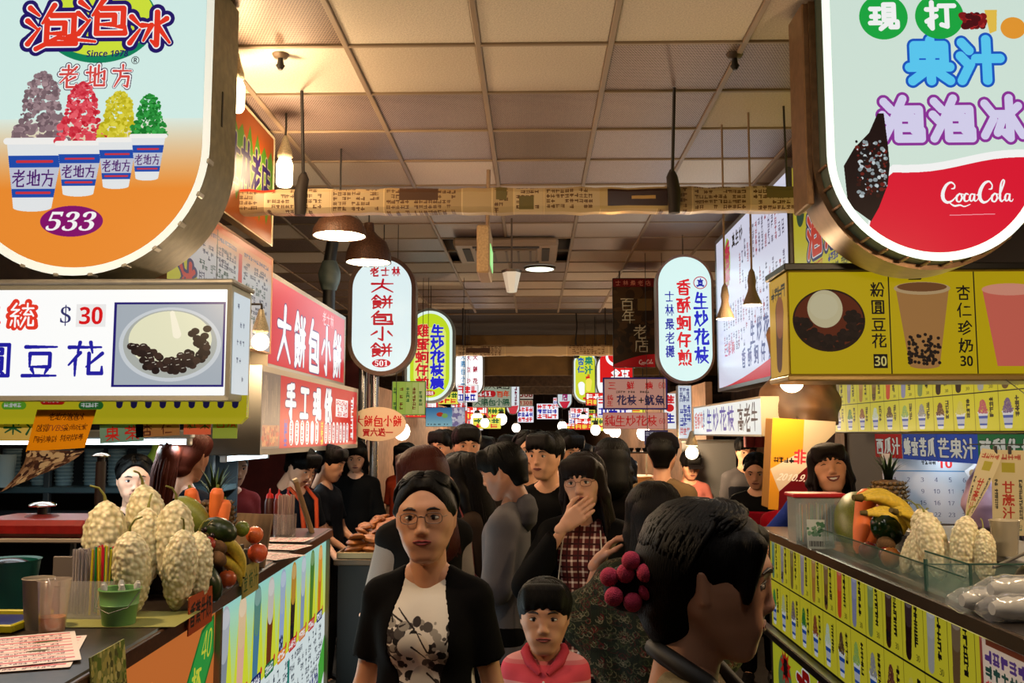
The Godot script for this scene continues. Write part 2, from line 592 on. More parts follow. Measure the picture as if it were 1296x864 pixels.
# characters as brush strokes on a grid of sixteen; @ places another character inside
const GLYPH := {
"氵": "31c4 16a9 2fd9", "冫": "32d6 2ed8", "木": "04f4 808f 841c 84fc", "艹": "07f7 504f a0bf", "亻": "c008 747f", "火": "2467 d4a7 80780f 78ff",
"虫": "13d3d919 1319 707f 0fde baff", "飠": "7005 70f5 5484 37d7db3b 373f 3fbd 39d9 9cef", "并": "3154 c194 15f5 09f9 555a1f b5bf", "包": "5007 44e4ecbc 27a7ab3b 262e2ffffc",
"小": "808f5d 4509 c5fa", "大": "05f5 80780f 78ff", "老": "23d3 7076 06f6 e10c 696fefed d86b", "士": "05f5 818e 2ede", "林": "@木/0/0/8/16 @木/8/0/8/16",
"生": "4019 34e4 39d9 0fff 818f", "少": "808a 3416 c4f7 e80f", "炒": "@火/0/1/6/14 @少/6/0/10/16", "花": "@艹/0/0/16/5 @亻/0/5/7/11 f58b 959efefb",
"支": "13f3 8088 28d8 d80f 39ff", "枝": "@木/0/0/7/16 @支/6/0/10/16", "焿": "@火/0/1/5/14 a0a2 53f3 545a3f 76e6eb7b 59f9 a4ab4f abff",
"隹": "5007 343f a0b3 43f3 47e7 4aea 3efe a3ae", "奚": "e041 2245 7275 d2a5 8538c8 0bfb 888b0f 8bff", "雞": "@奚/0/0/8/16 @隹/8/0/8/16", "蛋": "12f2d4 8286 85c5 4306 36f8 @虫/2/7/12/9",
"餅": "@飠/0/0/8/16 @并/8/0/8/16", "蚵": "@虫/0/1/7/14 72f2 e2efcf 76b6bb7b 767b", "子": "12e285 858f5e 09f9", "仔": "@亻/0/0/6/16 @子/5/1/11/14",
"煎": "4052 c0a2 13f3 252b 25757b 2777 2979 a5a9 e4ebcb 3d1f 6d7f 9daf cdff", "禾": "d022 05f5 818f 851c 85fc", "香": "d032 14f4 8188 8418 84f8 39c9cf3f 393f 3ccc",
"酉": "02f2 26e6ef2f 262f 6269 a2a9 2bdb", "酥": "@酉/0/0/8/16 @禾/8/0/8/16", "真": "23d3 8084 45b5bc4c 454c 47b7 4aba 0dfd 5d1f adef",
"最": "31c1c535 3135 33c3 06f6 262e 767f 2878 2a7a 0e8c 99e98f 9aff", "扌": "04f4 808f4d 0be8", "攤": "@扌/0/0/4/16 41a1 6063 8083 54949757 5457 747b 49a9 4bab 7b4f 7baf @隹/10/0/6/16",
"三": "12e2 37c7 0eff", "魚": "5006 42b286 26d6db2b 262b 767b 29d9 1e0f 5d5f 9daf dcff", "羊": "3053 d0b3 14f4 28e8 0cfc 848f", "鮮": "@魚/0/0/8/16 @羊/8/0/8/16",
"魷": "@魚/0/0/8/16 74f4 a0a86f c4cefefb d0f2", "糸": "9024 24b4 d418 18d8 888f 3b1e cbee", "純": "@糸/0/0/7/16 73f2 868bfbf6 b0befefb", "手": "c122 25d5 09f9 818f6d",
"工": "12e2 828e 0ede", "王": "12e2 28d8 0dfd 828d", "見": "31c1ca3a 313a 34c4 37c7 6a6c0f 9a9efefb", "現": "@王/0/2/6/12 @見/6/0/10/16",
"做": "@亻/0/0/5/16 55b5 8088 59a9af5f 595f c0a6 c4f4 e49f b6ff", "買": "12e2e616 1216 6266 a2a6 38c8cd3d 383d 3aca 5d1f adef", "六": "8083 05f5 580f a8ff",
"送": "1133 0535 353b 3b0d 0e3c4eff 6081 c0a2 63e3 57f7 935c 97fc", "一": "08f8", "豆": "12f2 35c5cb3b 353b 4c5e bcae 0fff", "統": "@糸/0/0/7/16 b0b2 83f3 c397 97e7 d5f8 a97f c9cefefb",
"果": "22d2d929 2229 25d5 808f 0afa 8a1f 8aff", "汁": "@氵/0/0/5/16 67f7 a0af", "泡": "@氵/0/0/5/16 @包/5/0/11/16", "水": "808f5d 0656 561d d386 86fe", "冰": "@冫/0/0/5/16 @水/5/0/11/16",
"地": "0565 313c 0d7b 67f4 f4fad9 a0ac 727efefb", "方": "8083 04f4 64681f 68d8cf9e", "打": "@扌/0/0/6/16 72f2 b2be8d", "米": "2255 d2a5 08f8 808f 871e 87fe",
"粉": "@米/0/0/7/16 a067 c0f6 78e8dfbe a87f", "圓": "11e1ef1f 111f 53b3b555 5355 57b7bc5c 575c 59b9 6d4e adce", "杏": "@木/0/0/16/9 3acacf3f 3a3f", "仁": "@亻/0/0/6/16 84e4 6dfd",
"珍": "@王/0/2/6/12 a066 a0f6 b467 c86b db5f", "女": "703bef d40f 05f5", "奶": "@女/0/0/7/16 72d2b7f7edbe 92996f", "每": "5006 33f3 46e6dfbf 464e 4efe 09f9 7779 7b8d",
"杯": "@木/0/0/7/16 72f2 b278 b2bf c6fa", "蕉": "@艹/0/0/16/4 @隹/1/3/14/9 3d1f 6d7f 9daf cdff", "牛": "4016 35e5 09f9 808f", "沙": "@氵/0/0/5/16 @少/5/0/11/16",
"蜂": "@虫/0/1/7/14 a074 93e378 84f8 79f9 7bfb 6dfd b8bf", "蜜": "8082 0424f4 0407 4647 767a b5d8 5a3b @虫/2/9/12/7", "苦": "@艹/0/0/16/5 07f7 848b 3bcbcf3f 3b3f", "瓜": "d032 323a0f 828d6e 8cbb b1ccff",
"西": "02f2 25d5df2f 252f 626a a2a9da 2fdf", "芒": "@艹/0/0/16/5 8587 18f8 393fef", "各": "6017 42d20a 43fa 39c9cf3f 393f", "酪": "@酉/0/0/8/16 @各/8/0/8/16", "梨": "@禾/0/0/9/9 b1b6 e0e8c7 @木/0/8/16/8",
"金": "8006 80f6 45b5 28d8 858e 4a5d ba9d 0fff", "桔": "@木/0/0/7/16 73f3 b0b7 87e7 89e9ef8f 898f", "甘": "04f4 404f b0bf 49b9 4fbf", "蔗": "@艹/0/0/16/4 8486 16f6 161b0f 48f8 646b a4ab 6bab 5d3f 8d8f bdbf ddff",
"非": "606f a0af 1363 1868 0d6d a3f3 a8f8 adfd", "百": "02f2 8245 25d5df2f 252f 2ada", "年": "5007 42e2 36d6 363b 0bfb 929f", "店": "8082 13f3 131a0f 9499 96f6 59e9ef5f 595f",
"樂": "7060 61a1a666 6166 63a3 4013 1344 4416 0656 c0e3 e3b5 f4c7 @木/0/8/16/8", "食": "8006 80f6 6595 38c8cd3d 383d 3aca 3f8c 8bff", "尚": "8084 3154 c1b4 15f5 151f f5ff 58b8bc5c 585c", "玩": "@王/0/2/6/12 82e2 66f6 a66f c6cefefb",
"家": "8082 0404 04f4 f4f6 36d6 8607 776a9e6f 8808 9a0f c89a 9aff", "可": "02f2 d2dfaf 36969b3b 363b", "阿": "12626425 111f 5657 1a3a @可/6/1/10/15", "牜": "4026 15f5 0bf8 909f", "特": "@牜/0/0/6/16 72f2 b0b5 65f5 69f9 d6dfbf 8bac",
"別": "12828717 1217 18787ebe 4718 0f58 b2bb f0ffdf", "高": "8082 03f3 55b5b858 5558 1a1f 1afaff 5cbcbe5e", "月": "21d1df9f 212c0f 26d6 2ada", "昜": "31c1c636 3136 33c3 08f8 480c 69f9dfae 9a4f", "腸": "@月/0/0/6/16 @昜/6/0/10/16",
"團": "11e1ef1f 111f 3484 54 74 36c6c83a 5c5d 9ad a", "專": "13e3 8082 35d5da3a 353a 38d8 808c 0cfc bbbf9f", "感": "12f2 120c 34 84 35858a3a b0ceff e57b 1d0f 4c4fcf 8c9d ecff", "謝": "0252 1444 1747 1a5a5f1f 60 6f 7282 726c 7585 b0bf9e e0efcf 9cad",
"龍": "4042 0474 1454 1707 08787f4f 080f 4a7a a0a3 a3f3 9696 96f6 f9a9 a9af ffff fffc", "訪": "0262 1444 1747 1a5a5f1f 1a1f @方/7/0/9/16", "報": "0383 4086 0676 3 3 5a 0b8b 4a4f a2e2d7 a2af b8ee e89f", "導": "@首/3/0/11/9 1122 1458 08f8 0bfb b9bf8f", "首": "4052 c0a2 13f3 36d6df3f 363f 39d9 3cdc",
"傳": "@亻/0/0/5/16 @專/5/0/11/16", "珠": "@王/0/2/6/12 @禾/6/0/10/16", "紅": "@糸/0/0/7/16 @工/7/1/9/14", "茶": "@艹/0/0/16/5 8407 84f7 08f8 888f 8a1f 8aff", "之": "8083 14e4 e41c 0bff",
}

func glyph(p: Pad, ch: String, x: float, y: float, w: float, h: float, r: float, c: Color, taper := 1.0) -> void:
	if not GLYPH.has(ch):
		return
	var spec: String = GLYPH[ch]
	for tok in spec.split(" ", false):
		if tok.begins_with("@"):
			var q := tok.substr(1).split("/")
			glyph(p, q[0], x + w * q[1].to_float() / 16.0, y + h * q[2].to_float() / 16.0, w * q[3].to_float() / 16.0 * 0.96, h * q[4].to_float() / 16.0, r, c, taper)
			continue
		var n := int(tok.length() / 2)
		var prev := Vector2.ZERO
		for k in n:
			var pt := Vector2(x + w * tok.substr(k * 2, 1).hex_to_int() / 15.0, y + h * tok.substr(k * 2 + 1, 1).hex_to_int() / 15.0)
			if k > 0:
				var last := k == n - 1
				p.cap(prev, pt, r, r * (taper if last else 1.0), c)
			elif n == 1:
				p.cap(pt, pt, r, r, c)
			prev = pt

# a run of characters; dir (1,0) across or (0,1) down; outlines are drawn from widest to narrowest as [extra radius, colour]
func write(p: Pad, s: String, x: float, y: float, w: float, h: float, r: float, c: Color, step := Vector2.ZERO, outlines := [], taper := 0.6) -> void:
	if step == Vector2.ZERO:
		step = Vector2(w * 1.15, 0)
	for o in outlines:
		for i in s.length():
			glyph(p, s[i], x + step.x * i, y + step.y * i, w, h, r + o[0], o[1], taper)
	for i in s.length():
		glyph(p, s[i], x + step.x * i, y + step.y * i, w, h, r, c, taper)

# latin letters and figures from the built-in fonts
func latin(p: Pad, s: String, cx: float, cy: float, height: float, c: Color, font := "Droid Sans", bold := true, slant := 0.0, squeeze := 1.0, fat := 0.0) -> void:
	var key := s + font + str(bold)
	if not texs.has(key):
		var f := SystemFont.new()
		f.font_names = [font]
		f.font_weight = 700 if bold else 400
		var t := TextMesh.new()
		t.font = f
		t.text = s
		t.font_size = 64
		t.pixel_size = 0.01
		t.depth = 0.0
		var a := t.get_mesh_arrays()
		texs[key] = a
	var ar: Array = texs[key]
	var v: PackedVector3Array = ar[Mesh.ARRAY_VERTEX]
	if v.is_empty():
		return
	var ids: PackedInt32Array = ar[Mesh.ARRAY_INDEX]
	var lo := v[0]
	var hi := v[0]
	for q in v:
		lo = lo.min(q)
		hi = hi.max(q)
	var sc := height / (hi.y - lo.y)
	var mid := (lo + hi) * 0.5
	for i in range(0, ids.size(), 3):
		var pts := []
		for k in 3:
			var q := v[ids[i + k]] - mid
			pts.append(Vector2(cx + (q.x + q.y * slant) * sc * squeeze, cy - q.y * sc))
		p.poly(pts, c)
		if fat > 0.0:
			for k in 3:
				p.cap(pts[k], pts[(k + 1) % 3], fat, fat, c)

# print too small to read in the photograph: little groups of strokes
func scribble(p: Pad, x: float, y: float, cell: float, cols: int, rows: int, c: Color, gap := Vector2(1.2, 1.5), fill := 0.9, r := 0.0) -> void:
	if r == 0.0:
		r = cell * 0.075
	for j in rows:
		for i in cols:
			if rng.randf() > fill:
				continue
			var ox := x + i * cell * gap.x
			var oy := y + j * cell * gap.y
			for k in 3:
				var t := rng.randf()
				p.cap(Vector2(ox, oy + cell * t), Vector2(ox + cell * 0.9, oy + cell * t), r, r, c)
			for k in 2:
				var t := rng.randf()
				p.cap(Vector2(ox + cell * t, oy), Vector2(ox + cell * t, oy + cell), r, r, c)

func speckle(p: Pad, x: float, y: float, w: float, h: float, n: int, r0: float, r1: float, cols: Array) -> void:
	for i in n:
		var r := rng.randf_range(r0, r1)
		var c: Color = cols[rng.randi() % cols.size()]
		p.ell(x + rng.randf() * w, y + rng.randf() * h, r * rng.randf_range(0.7, 1.4), r, c)

# a mound of crushed ice printed on a sign
func ice_mound(p: Pad, cx: float, base: float, w: float, h: float, c0: Color, c1: Color) -> void:
	for i in 420:
		var t := pow(rng.randf(), 0.8)
		var half := w * 0.52 * sqrt(1.0 - pow(t, 1.5)) * (1.0 + 0.12 * sin(t * 9.0))
		var x := cx + rng.randf_range(-half, half)
		var y := base - t * h
		var r := w * rng.randf_range(0.02, 0.075) * (1.1 - 0.5 * t)
		p.ell(x, y, r * rng.randf_range(0.8, 1.5), r, c0.lerp(c1, rng.randf()))

func ice_cup(p: Pad, cx: float, top: float, w: float, h: float, detail := true) -> void:
	var wht := Color(0.9, 0.92, 0.93)
	var blue := Color(0.12, 0.3, 0.68)
	p.poly([Vector2(cx - w * 0.5, top), Vector2(cx + w * 0.5, top), Vector2(cx + w * 0.33, top + h), Vector2(cx - w * 0.33, top + h)], wht)
	p.ell(cx, top + h, w * 0.33, h * 0.06, wht)
	p.poly([Vector2(cx - w * 0.46, top + h * 0.22), Vector2(cx + w * 0.46, top + h * 0.22), Vector2(cx + w * 0.355, top + h * 0.85), Vector2(cx - w * 0.355, top + h * 0.85)], blue)
	p.poly([Vector2(cx - w * 0.43, top + h * 0.4), Vector2(cx + w * 0.43, top + h * 0.4), Vector2(cx + w * 0.375, top + h * 0.72), Vector2(cx - w * 0.375, top + h * 0.72)], Color(0.75, 0.78, 0.85))
	p.cap(Vector2(cx - w * 0.5, top), Vector2(cx + w * 0.5, top), h * 0.05, h * 0.05, Color(0.96, 0.96, 0.95))
	if detail:
		write(p, "老地方", cx - w * 0.36, top + h * 0.44, w * 0.2, h * 0.24, maxf(w * 0.014, 1.0), Color(0.3, 0.12, 0.42), Vector2(w * 0.25, 0))
		p.cap(Vector2(cx - w * 0.3, top + h * 0.31), Vector2(cx + w * 0.3, top + h * 0.31), h * 0.02, h * 0.02, Color(0.8, 0.2, 0.25))
		p.cap(Vector2(cx - w * 0.28, top + h * 0.78), Vector2(cx + w * 0.28, top + h * 0.78), h * 0.02, h * 0.02, Color(0.8, 0.2, 0.25))

# a tall drink printed on a sign
func drink(p: Pad, cx: float, top: float, w: float, h: float, body: Color, upper: Color, pearls: Color, lean := 0.0) -> void:
	var a := Vector2(cx + lean * h, top)
	var b := Vector2(cx, top + h)
	p.cap(a, b, w * 0.5, w * 0.36, body)
	p.cap(a, a.lerp(b, 0.3), w * 0.5, w * 0.46, upper)
	if pearls.a > 0.0:
		for i in 26:
			var t := rng.randf_range(0.78, 1.0)
			var q := a.lerp(b, t)
			p.ell(q.x + rng.randf_range(-0.3, 0.3) * w, q.y, w * 0.07, w * 0.07, pearls)
	p.ell(a.x, a.y - w * 0.1, w * 0.48, w * 0.3, upper.lightened(0.25))

# the flowing script of the cola maker, as pen strokes
func cola_script(p: Pad, x: float, y: float, w: float, c: Color) -> void:
	var k := w / 100.0
	var strokes := [
		[[20, 8, 1.2], [15, 4, 1.8], [8, 8, 2.6], [3, 18, 3.4], [3, 27, 3.4], [8, 32, 2.6], [15, 30, 1.6], [21, 24, 1.0]],
		[[20, 8, 1.0], [19, 12, 1.6], [15, 13, 0.8]],
		[[26, 20, 1.6], [22, 24, 2.2], [22, 30, 1.8], [26, 31, 1.5], [29, 26, 1.8], [28, 21, 1.6], [26, 20, 1.4], [32, 21, 0.8]],
		[[38, 21, 1.4], [35, 20, 1.5], [32, 25, 2.2], [33, 30, 1.8], [37, 30, 1.2], [41, 26, 0.8]],
		[[46, 21, 1.4], [42, 21, 1.5], [40, 26, 2.1], [41, 30, 1.6], [44, 29, 1.2], [47, 21, 1.4], [46, 29, 1.7], [49, 30, 1.0], [52, 26, 0.8]],
		[[50, 22, 1.2], [54, 20, 1.2]],
		[[72, 8, 1.2], [68, 3, 1.8], [61, 6, 2.6], [55, 16, 3.4], [54, 26, 3.4], [58, 32, 2.6], [64, 31, 1.6], [69, 26, 1.0]],
		[[72, 8, 1.0], [71, 13, 1.6], [67, 14, 0.8]],
		[[75, 20, 1.6], [71, 24, 2.2], [71, 30, 1.8], [75, 31, 1.5], [78, 26, 1.8], [77, 21, 1.6], [75, 20, 1.4], [80, 21, 0.8]],
		[[80, 27, 0.9], [86, 12, 1.6], [89, 3, 1.8], [87, 1, 1.2], [84, 8, 1.8], [82, 26, 2.2], [84, 31, 1.6], [88, 28, 0.9]],
		[[95, 21, 1.4], [91, 21, 1.5], [89, 26, 2.1], [90, 30, 1.6], [93, 29, 1.2], [96, 21, 1.4], [95, 29, 1.7], [98, 31, 1.1], [100, 28, 0.8]],
		[[12, 33, 1.0], [18, 37, 1.8], [26, 36, 1.6], [32, 38, 1.2], [40, 35, 0.8]],
	]
	for s in strokes:
		var pts: Array[Vector3] = []
		for q in s:
			pts.append(Vector3(x + q[0] * k, y + q[1] * k, q[2] * k * 0.75))
		var last := pts[0]
		for i in pts.size() - 1:
			for j in range(1, 7):
				var q := pts[i].cubic_interpolate(pts[i + 1], pts[maxi(i - 1, 0)], pts[mini(i + 2, pts.size() - 1)], j / 6.0)
				p.cap(Vector2(last.x, last.y), Vector2(q.x, q.y), last.z, q.z, c)
				last = q

# ---------------------------------------------------------------- the hall
func build_structure() -> void:
	var fl := structure("floor", slab(V(0, -0.1, -19), V(12, 0.2, 48)), grain(Color(0.16, 0.15, 0.14), Color(0.26, 0.24, 0.22), 0.05, V(1.3, 1.3, 1.3), 0.35, 0.0, 0.0, 3), "dark worn floor of the market aisle under the crowd", "floor")
	fl.set_meta("kind", "structure")
	structure("wall_left", slab(V(-4.3, 1.75, -19), V(0.2, 3.9, 48)), grain(Color(0.2, 0.13, 0.1), Color(0.28, 0.2, 0.15), 0.03, V(0.6, 0.6, 0.6), 0.8), "dark brown wall behind the shaved-ice and pancake stalls", "wall")
	structure("wall_right", slab(V(4.3, 1.75, -19), V(0.2, 3.9, 48)), grain(Color(0.2, 0.15, 0.12), Color(0.3, 0.22, 0.17), 0.03, V(0.6, 0.6, 0.6), 0.8, 0.0, 0.0, 2), "dark brown wall behind the juice and seafood stalls", "wall")
	structure("wall_back", slab(V(0, 1.75, 4.6), V(9, 3.9, 0.2)), mat(Color(0.5, 0.42, 0.36), 0.9), "plain wall closing the hall behind the camera", "wall")
	structure("wall_far", slab(V(0, 1.75, -42), V(9, 3.9, 0.2)), mat(Color(0.5, 0.42, 0.36), 0.9), "brown wall at the far end of the aisle", "wall")
	# suspended ceiling
	var ce := structure("ceiling", slab(V(0, 3.62, -19), V(9, 0.2, 48)), mat(Color(0.2, 0.16, 0.13), 0.9), "suspended ceiling of plaster and perforated metal tiles in a brown grid", "ceiling")
	var plain: Array[StandardMaterial3D] = []
	for i in 3:
		plain.append(grain([Color(0.72, 0.66, 0.58), Color(0.68, 0.62, 0.54), Color(0.75, 0.69, 0.61)][i], [Color(0.8, 0.74, 0.66), Color(0.76, 0.7, 0.62), Color(0.82, 0.77, 0.7)][i], 0.2, V(4, 4, 4), 0.85, 0.0, 0.1, 11 + i))
	var perf: Array[StandardMaterial3D] = []
	for i in 3:
		var hole: Color = [Color(0.26, 0.18, 0.15), Color(0.34, 0.28, 0.26), Color(0.2, 0.14, 0.11)][i]
		var met: Color = [Color(0.58, 0.51, 0.48), Color(0.62, 0.57, 0.57), Color(0.52, 0.44, 0.38)][i]
		var p := Pad.new(512, 512, met)
		for y in 44:
			for x in 44:
				p.ell((x + 0.5 + 0.5 * (y % 2)) * 512.0 / 44, (y + 0.5) * 512.0 / 44, 4.3, 4.3, hole.lerp(met, rng.randf() * 0.25))
		var m := printed(p, 0.0, 0.5)
		m.metallic = 0.25
		perf.append(m)
	var x0 := -3.249
	var z0 := -1.06
	var kind := {5: [0, 0, 0, 0, 1, 1, 0, 0], 6: [1, 1, 1, 1, 1, 0, 0, 1], 7: [1, 1, 2, 3, 2, 2, 3, 1], 8: [0, 0, 0, 2, 2, 0, 0, 0]}
	var tile := mb().box(V(0, 0, 0), V(0.574, 0.02, 0.574), 0.004)
	# the underside shows its print: lay uv over the tile in metres
	for i in tile.P.size():
		tile.U[i] = Vector2(tile.P[i].x / 0.574 + 0.5, tile.P[i].z / 0.574 + 0.5)
	var tm := tile.mesh()
	for r in 24:
		for c in 11:
			var z := z0 - 0.6 * (r + 0.5)
			var x := x0 + 0.6 * (c + 0.5)
			if x > 3.3 or z < -13.3:
				continue
			if r >= 12 and r <= 13 and (c == 4 or c == 5):
				continue   # the air conditioner sits here
			if r == 22 and c == 6:
				continue   # a missing tile
			var m: Material
			var k := -1
			if kind.has(r) and c >= 2 and c - 2 < 8:
				k = kind[r][c - 2]
			elif r == 4 and c == 3:
				k = 3
			elif r > 8:
				k = 1 if rng.randf() < 0.6 else (0 if rng.randf() < 0.7 else 2)
			else:
				k = 0
			m = plain[rng.randi() % 3] if k == 0 else perf[[0, 0, 1, 2][k]]
			part(ce, "ceiling_tile", tm, m, V(x, 3.46, z), "perforated metal ceiling tile" if k > 0 else "")
	var bar := mat(Color(0.5, 0.42, 0.33), 0.6)
	for c in 12:
		part(ce, "ceiling_bar", slab(V(0, 0, 0), V(0.028, 0.025, 12.4), 0.004), bar, V(x0 + 0.6 * c, 3.453, -7.26))
	for r in 22:
		part(ce, "ceiling_bar", slab(V(0, 0, 0), V(6.6, 0.022, 0.024), 0.004), bar, V(0.05, 3.452, z0 - 0.6 * r))
	# beam wrapped in newspaper, and the second one further down the aisle
	for b in 2:
		var p := Pad.new(1600 if b == 0 else 800, 96, Color(0.66, 0.56, 0.42))
		var x := 0.0
		while x < p.w:
			var w := rng.randf_range(50, 210)
			p.rect(x, 0, w, 96, Color(0.62, 0.52, 0.37).lerp(Color(0.76, 0.67, 0.52), rng.randf()))
			if rng.randf() < 0.75:
				scribble(p, x + 8, rng.randf_range(4, 20), 9, int(w / 12) - 1, 5, Color(0.36, 0.25, 0.16), Vector2(1.3, 1.7), 0.75, 0.9)
			if rng.randf() < 0.35:
				p.rect(x + w * 0.2, rng.randf_range(4, 40), w * 0.5, 40, [Color(0.55, 0.2, 0.12), Color(0.2, 0.16, 0.13), Color(0.4, 0.36, 0.2), Color(0.3, 0.2, 0.14)][rng.randi() % 4])
			p.rect(x, 0, 3, 96, Color(0.8, 0.7, 0.52))
			x += w
		if b == 0:
			p.rect(40, 0, 150, 22, Color(0.75, 0.2, 0.12))
			p.rect(1010, 12, 190, 66, Color(0.7, 0.6, 0.4))
			p.rect(1030, 20, 150, 50, Color(0.2, 0.12, 0.1))
			p.rect(1090, 40, 60, 10, Color(0.7, 0.55, 0.3))
		var m := printed(p, 0.0, 0.5)
		m.clearcoat_enabled = true
		m.clearcoat = 0.5
		m.clearcoat_roughness = 0.2
		var bm := mb()
		var prof := rounded(0.11, 0.125 if b == 0 else 0.15, 0.025, 4)
		var half := 1.62 if b == 0 else 1.72
		var n := 40
		for i in n:
			var xa := -half + 2 * half * i / n
			var xb := -half + 2 * half * (i + 1) / n
			for k in prof.size():
				var a := prof[k]
				var d := prof[(k + 1) % prof.size()]
				var wob := 1.0 + 0.05 * sin(i * 2.7) + 0.04 * sin(i * 1.1)
				var wob2 := 1.0 + 0.05 * sin((i + 1) * 2.7) + 0.04 * sin((i + 1) * 1.1)
				var nn := Vector3(0, (a + d).y * 0.5, (a + d).x * 0.5).normalized()
				var q := bm.vert(V(xa, a.y * wob, a.x * wob), nn, Vector2(float(i) / n, 0.5 - a.y * 6.0))
				bm.vert(V(xb, a.y * wob2, a.x * wob2), nn, Vector2(float(i + 1) / n, 0.5 - a.y * 6.0))
				bm.vert(V(xb, d.y * wob2, d.x * wob2), nn, Vector2(float(i + 1) / n, 0.5 - d.y * 6.0))
				bm.vert(V(xa, d.y * wob, d.x * wob), nn, Vector2(float(i) / n, 0.5 - d.y * 6.0))
				bm.face(q, q + 1, q + 2)
				bm.face(q, q + 2, q + 3)
		if b == 0:
			var t := thing("hanging_beam", "beam wrapped in old newspaper hanging from two dark rods across the aisle", "beam", V(-0.09, 2.885, -4.7))
			part(t, "newspaper_wrap", bm.mesh(), m)
			for s in [[-1.1, -1.2], [0.8, 0.74]]:
				part(t, "hanging_rod", mb().tube([V(s[0] + 0.0, 0.06, 0), V(s[0] + 0.005, 0.56, 0.1)], 0.009, 6).mesh(), mat(Color(0.1, 0.06, 0.05), 0.6), Vector3.ZERO, "dark thin rod up to the ceiling")
				part(t, "rod_clamp", mb().tube([V(s[0], -0.08, 0.062), V(s[0], 0.03, 0.066), V(s[0], 0.12, 0.01), V(s[0], 0.16, 0)], [0.028, 0.034, 0.03, 0.012], 8).mesh(), mat(Color(0.13, 0.09, 0.07), 0.7))
		else:
			var t := thing("ceiling_beam", "second paper-wrapped beam across the aisle beyond the round vent lamp", "beam", V(0, 2.85, -13.0))
			part(t, "newspaper_wrap", bm.mesh(), m)
			for s in [-1.0, 1.0]:
				part(t, "hanging_rod", mb().tube([V(s, 0.05, 0), V(s, 0.61, 0)], 0.01, 6).mesh(), mat(Color(0.1, 0.06, 0.05), 0.6))
	# bulkheads where the ceiling drops further on
	structure("trim_1", slab(V(0, 3.0, -15.6), V(8.6, 0.68, 0.12), 0.01), grain(Color(0.36, 0.27, 0.12), Color(0.44, 0.33, 0.16), 0.04, V(0.5, 0.5, 0.5), 0.8), "yellow-brown bulkhead board across the aisle under the dropped ceiling", "bulkhead")
	structure("trim_2", slab(V(0, 2.72, -17.5), V(8.6, 0.3, 0.12), 0.01), grain(Color(0.2, 0.15, 0.1), Color(0.3, 0.22, 0.15), 0.08, V(0.9, 0.9, 0.9), 0.8), "dark brown beam across the aisle behind the yellow-brown bulkhead", "beam")
	structure("trim_3", slab(V(0, 2.75, -21.0), V(8.6, 0.36, 0.12), 0.01), grain(Color(0.22, 0.17, 0.13), Color(0.34, 0.27, 0.2), 0.08, V(0.9, 0.9, 0.9), 0.8, 0.0, 0.0, 5), "mottled beam across the far aisle above the number boards", "beam")
	# ceiling fittings
	var ac := thing("air_conditioner", "beige ceiling cassette air conditioner with dark side slots", "air conditioner", V(-0.25, 3.395, -8.6))
	part(ac, "housing", mb().box(V(0, 0, 0), V(0.94, 0.07, 0.9), 0.02).mesh(), mat(Color(0.55, 0.47, 0.38), 0.6))
	part(ac, "grille", slab(V(0, -0.04, 0), V(0.56, 0.02, 0.56), 0.008), mat(Color(0.45, 0.38, 0.3), 0.6))
	for k in 4:
		var o := part(ac, "air_slot", slab(V(0, -0.037, 0.36), V(0.6, 0.008, 0.07)), mat(Color(0.12, 0.09, 0.07), 0.8))
		o.rotation.y = PI * 0.5 * k
	for k in 5:
		part(ac, "slat", slab(V(-0.22 + 0.11 * k, -0.052, 0), V(0.02, 0.006, 0.5)), mat(Color(0.3, 0.25, 0.2), 0.6))
	var ex := thing("exit_light_box", "narrow hanging exit sign box seen edge-on, pale wood colour, green light at its side", "sign", V(-0.33, 2.74, -6.2))
	part(ex, "case", slab(V(0, 0.16, 0), V(0.085, 0.32, 0.42), 0.01), grain(Color(0.5, 0.4, 0.26), Color(0.66, 0.55, 0.4), 0.1, V(4, 4, 4), 0.6, 0.0, 0.0, 9))
	part(ex, "green_panel", slab(V(0.045, 0.13, 0), V(0.006, 0.14, 0.34)), glow(Color(0.25, 0.9, 0.4), 0.7))
	part(ex, "pipe", mb().tube([V(0.02, 0.32, 0.05), V(0.03, 0.71, 0.12)], 0.014, 8).mesh(), mat(Color(0.5, 0.4, 0.3), 0.6))
	var lt := thing("lantern_lamp", "small faceted white ceiling lantern beside the exit box", "lamp", V(-0.18, 2.84, -7.5))
	var lm := mb()
	for k in 6:
		var a := TAU * k / 6.0
		var b := TAU * (k + 1) / 6.0
		lm.quad(V(cos(a) * 0.04, 0, sin(a) * 0.04), V(cos(b) * 0.04, 0, sin(b) * 0.04), V(cos(b) * 0.075, 0.16, sin(b) * 0.075), V(cos(a) * 0.075, 0.16, sin(a) * 0.075))
	part(lt, "glass_shade", lm.mesh(), glow(Color(0.9, 0.86, 0.72), 0.35))
	part(lt, "cap", mb().lathe(V(0, 0.16, 0), [Vector2(0.08, 0), Vector2(0.085, 0.02), Vector2(0, 0.035)], 6).mesh(), mat(Color(0.4, 0.36, 0.3), 0.4, 0.5))
	part(lt, "stem", mb().tube([V(0, 0.18, 0), V(0, 0.61, 0)], 0.008, 6).mesh(), mat(Color(0.3, 0.25, 0.2), 0.5))
	var vt := thing("sagging_wire", "black wire and fittings dangling below the missing ceiling tile", "wire", V(0.62, 2.95, -13.6))
	part(vt, "wire", mb().tube([V(0, 0.5, 0), V(0.01, 0.3, 0.02), V(-0.01, 0.1, 0), V(0, -0.12, 0)], [0.012, 0.01, 0.014, 0.02], 6).mesh(), mat(Color(0.04, 0.035, 0.03), 0.7))
	part(vt, "fitting", mb().box(V(0, -0.1, 0), V(0.09, 0.12, 0.09), 0.02).mesh(), mat(Color(0.05, 0.04, 0.04), 0.7))
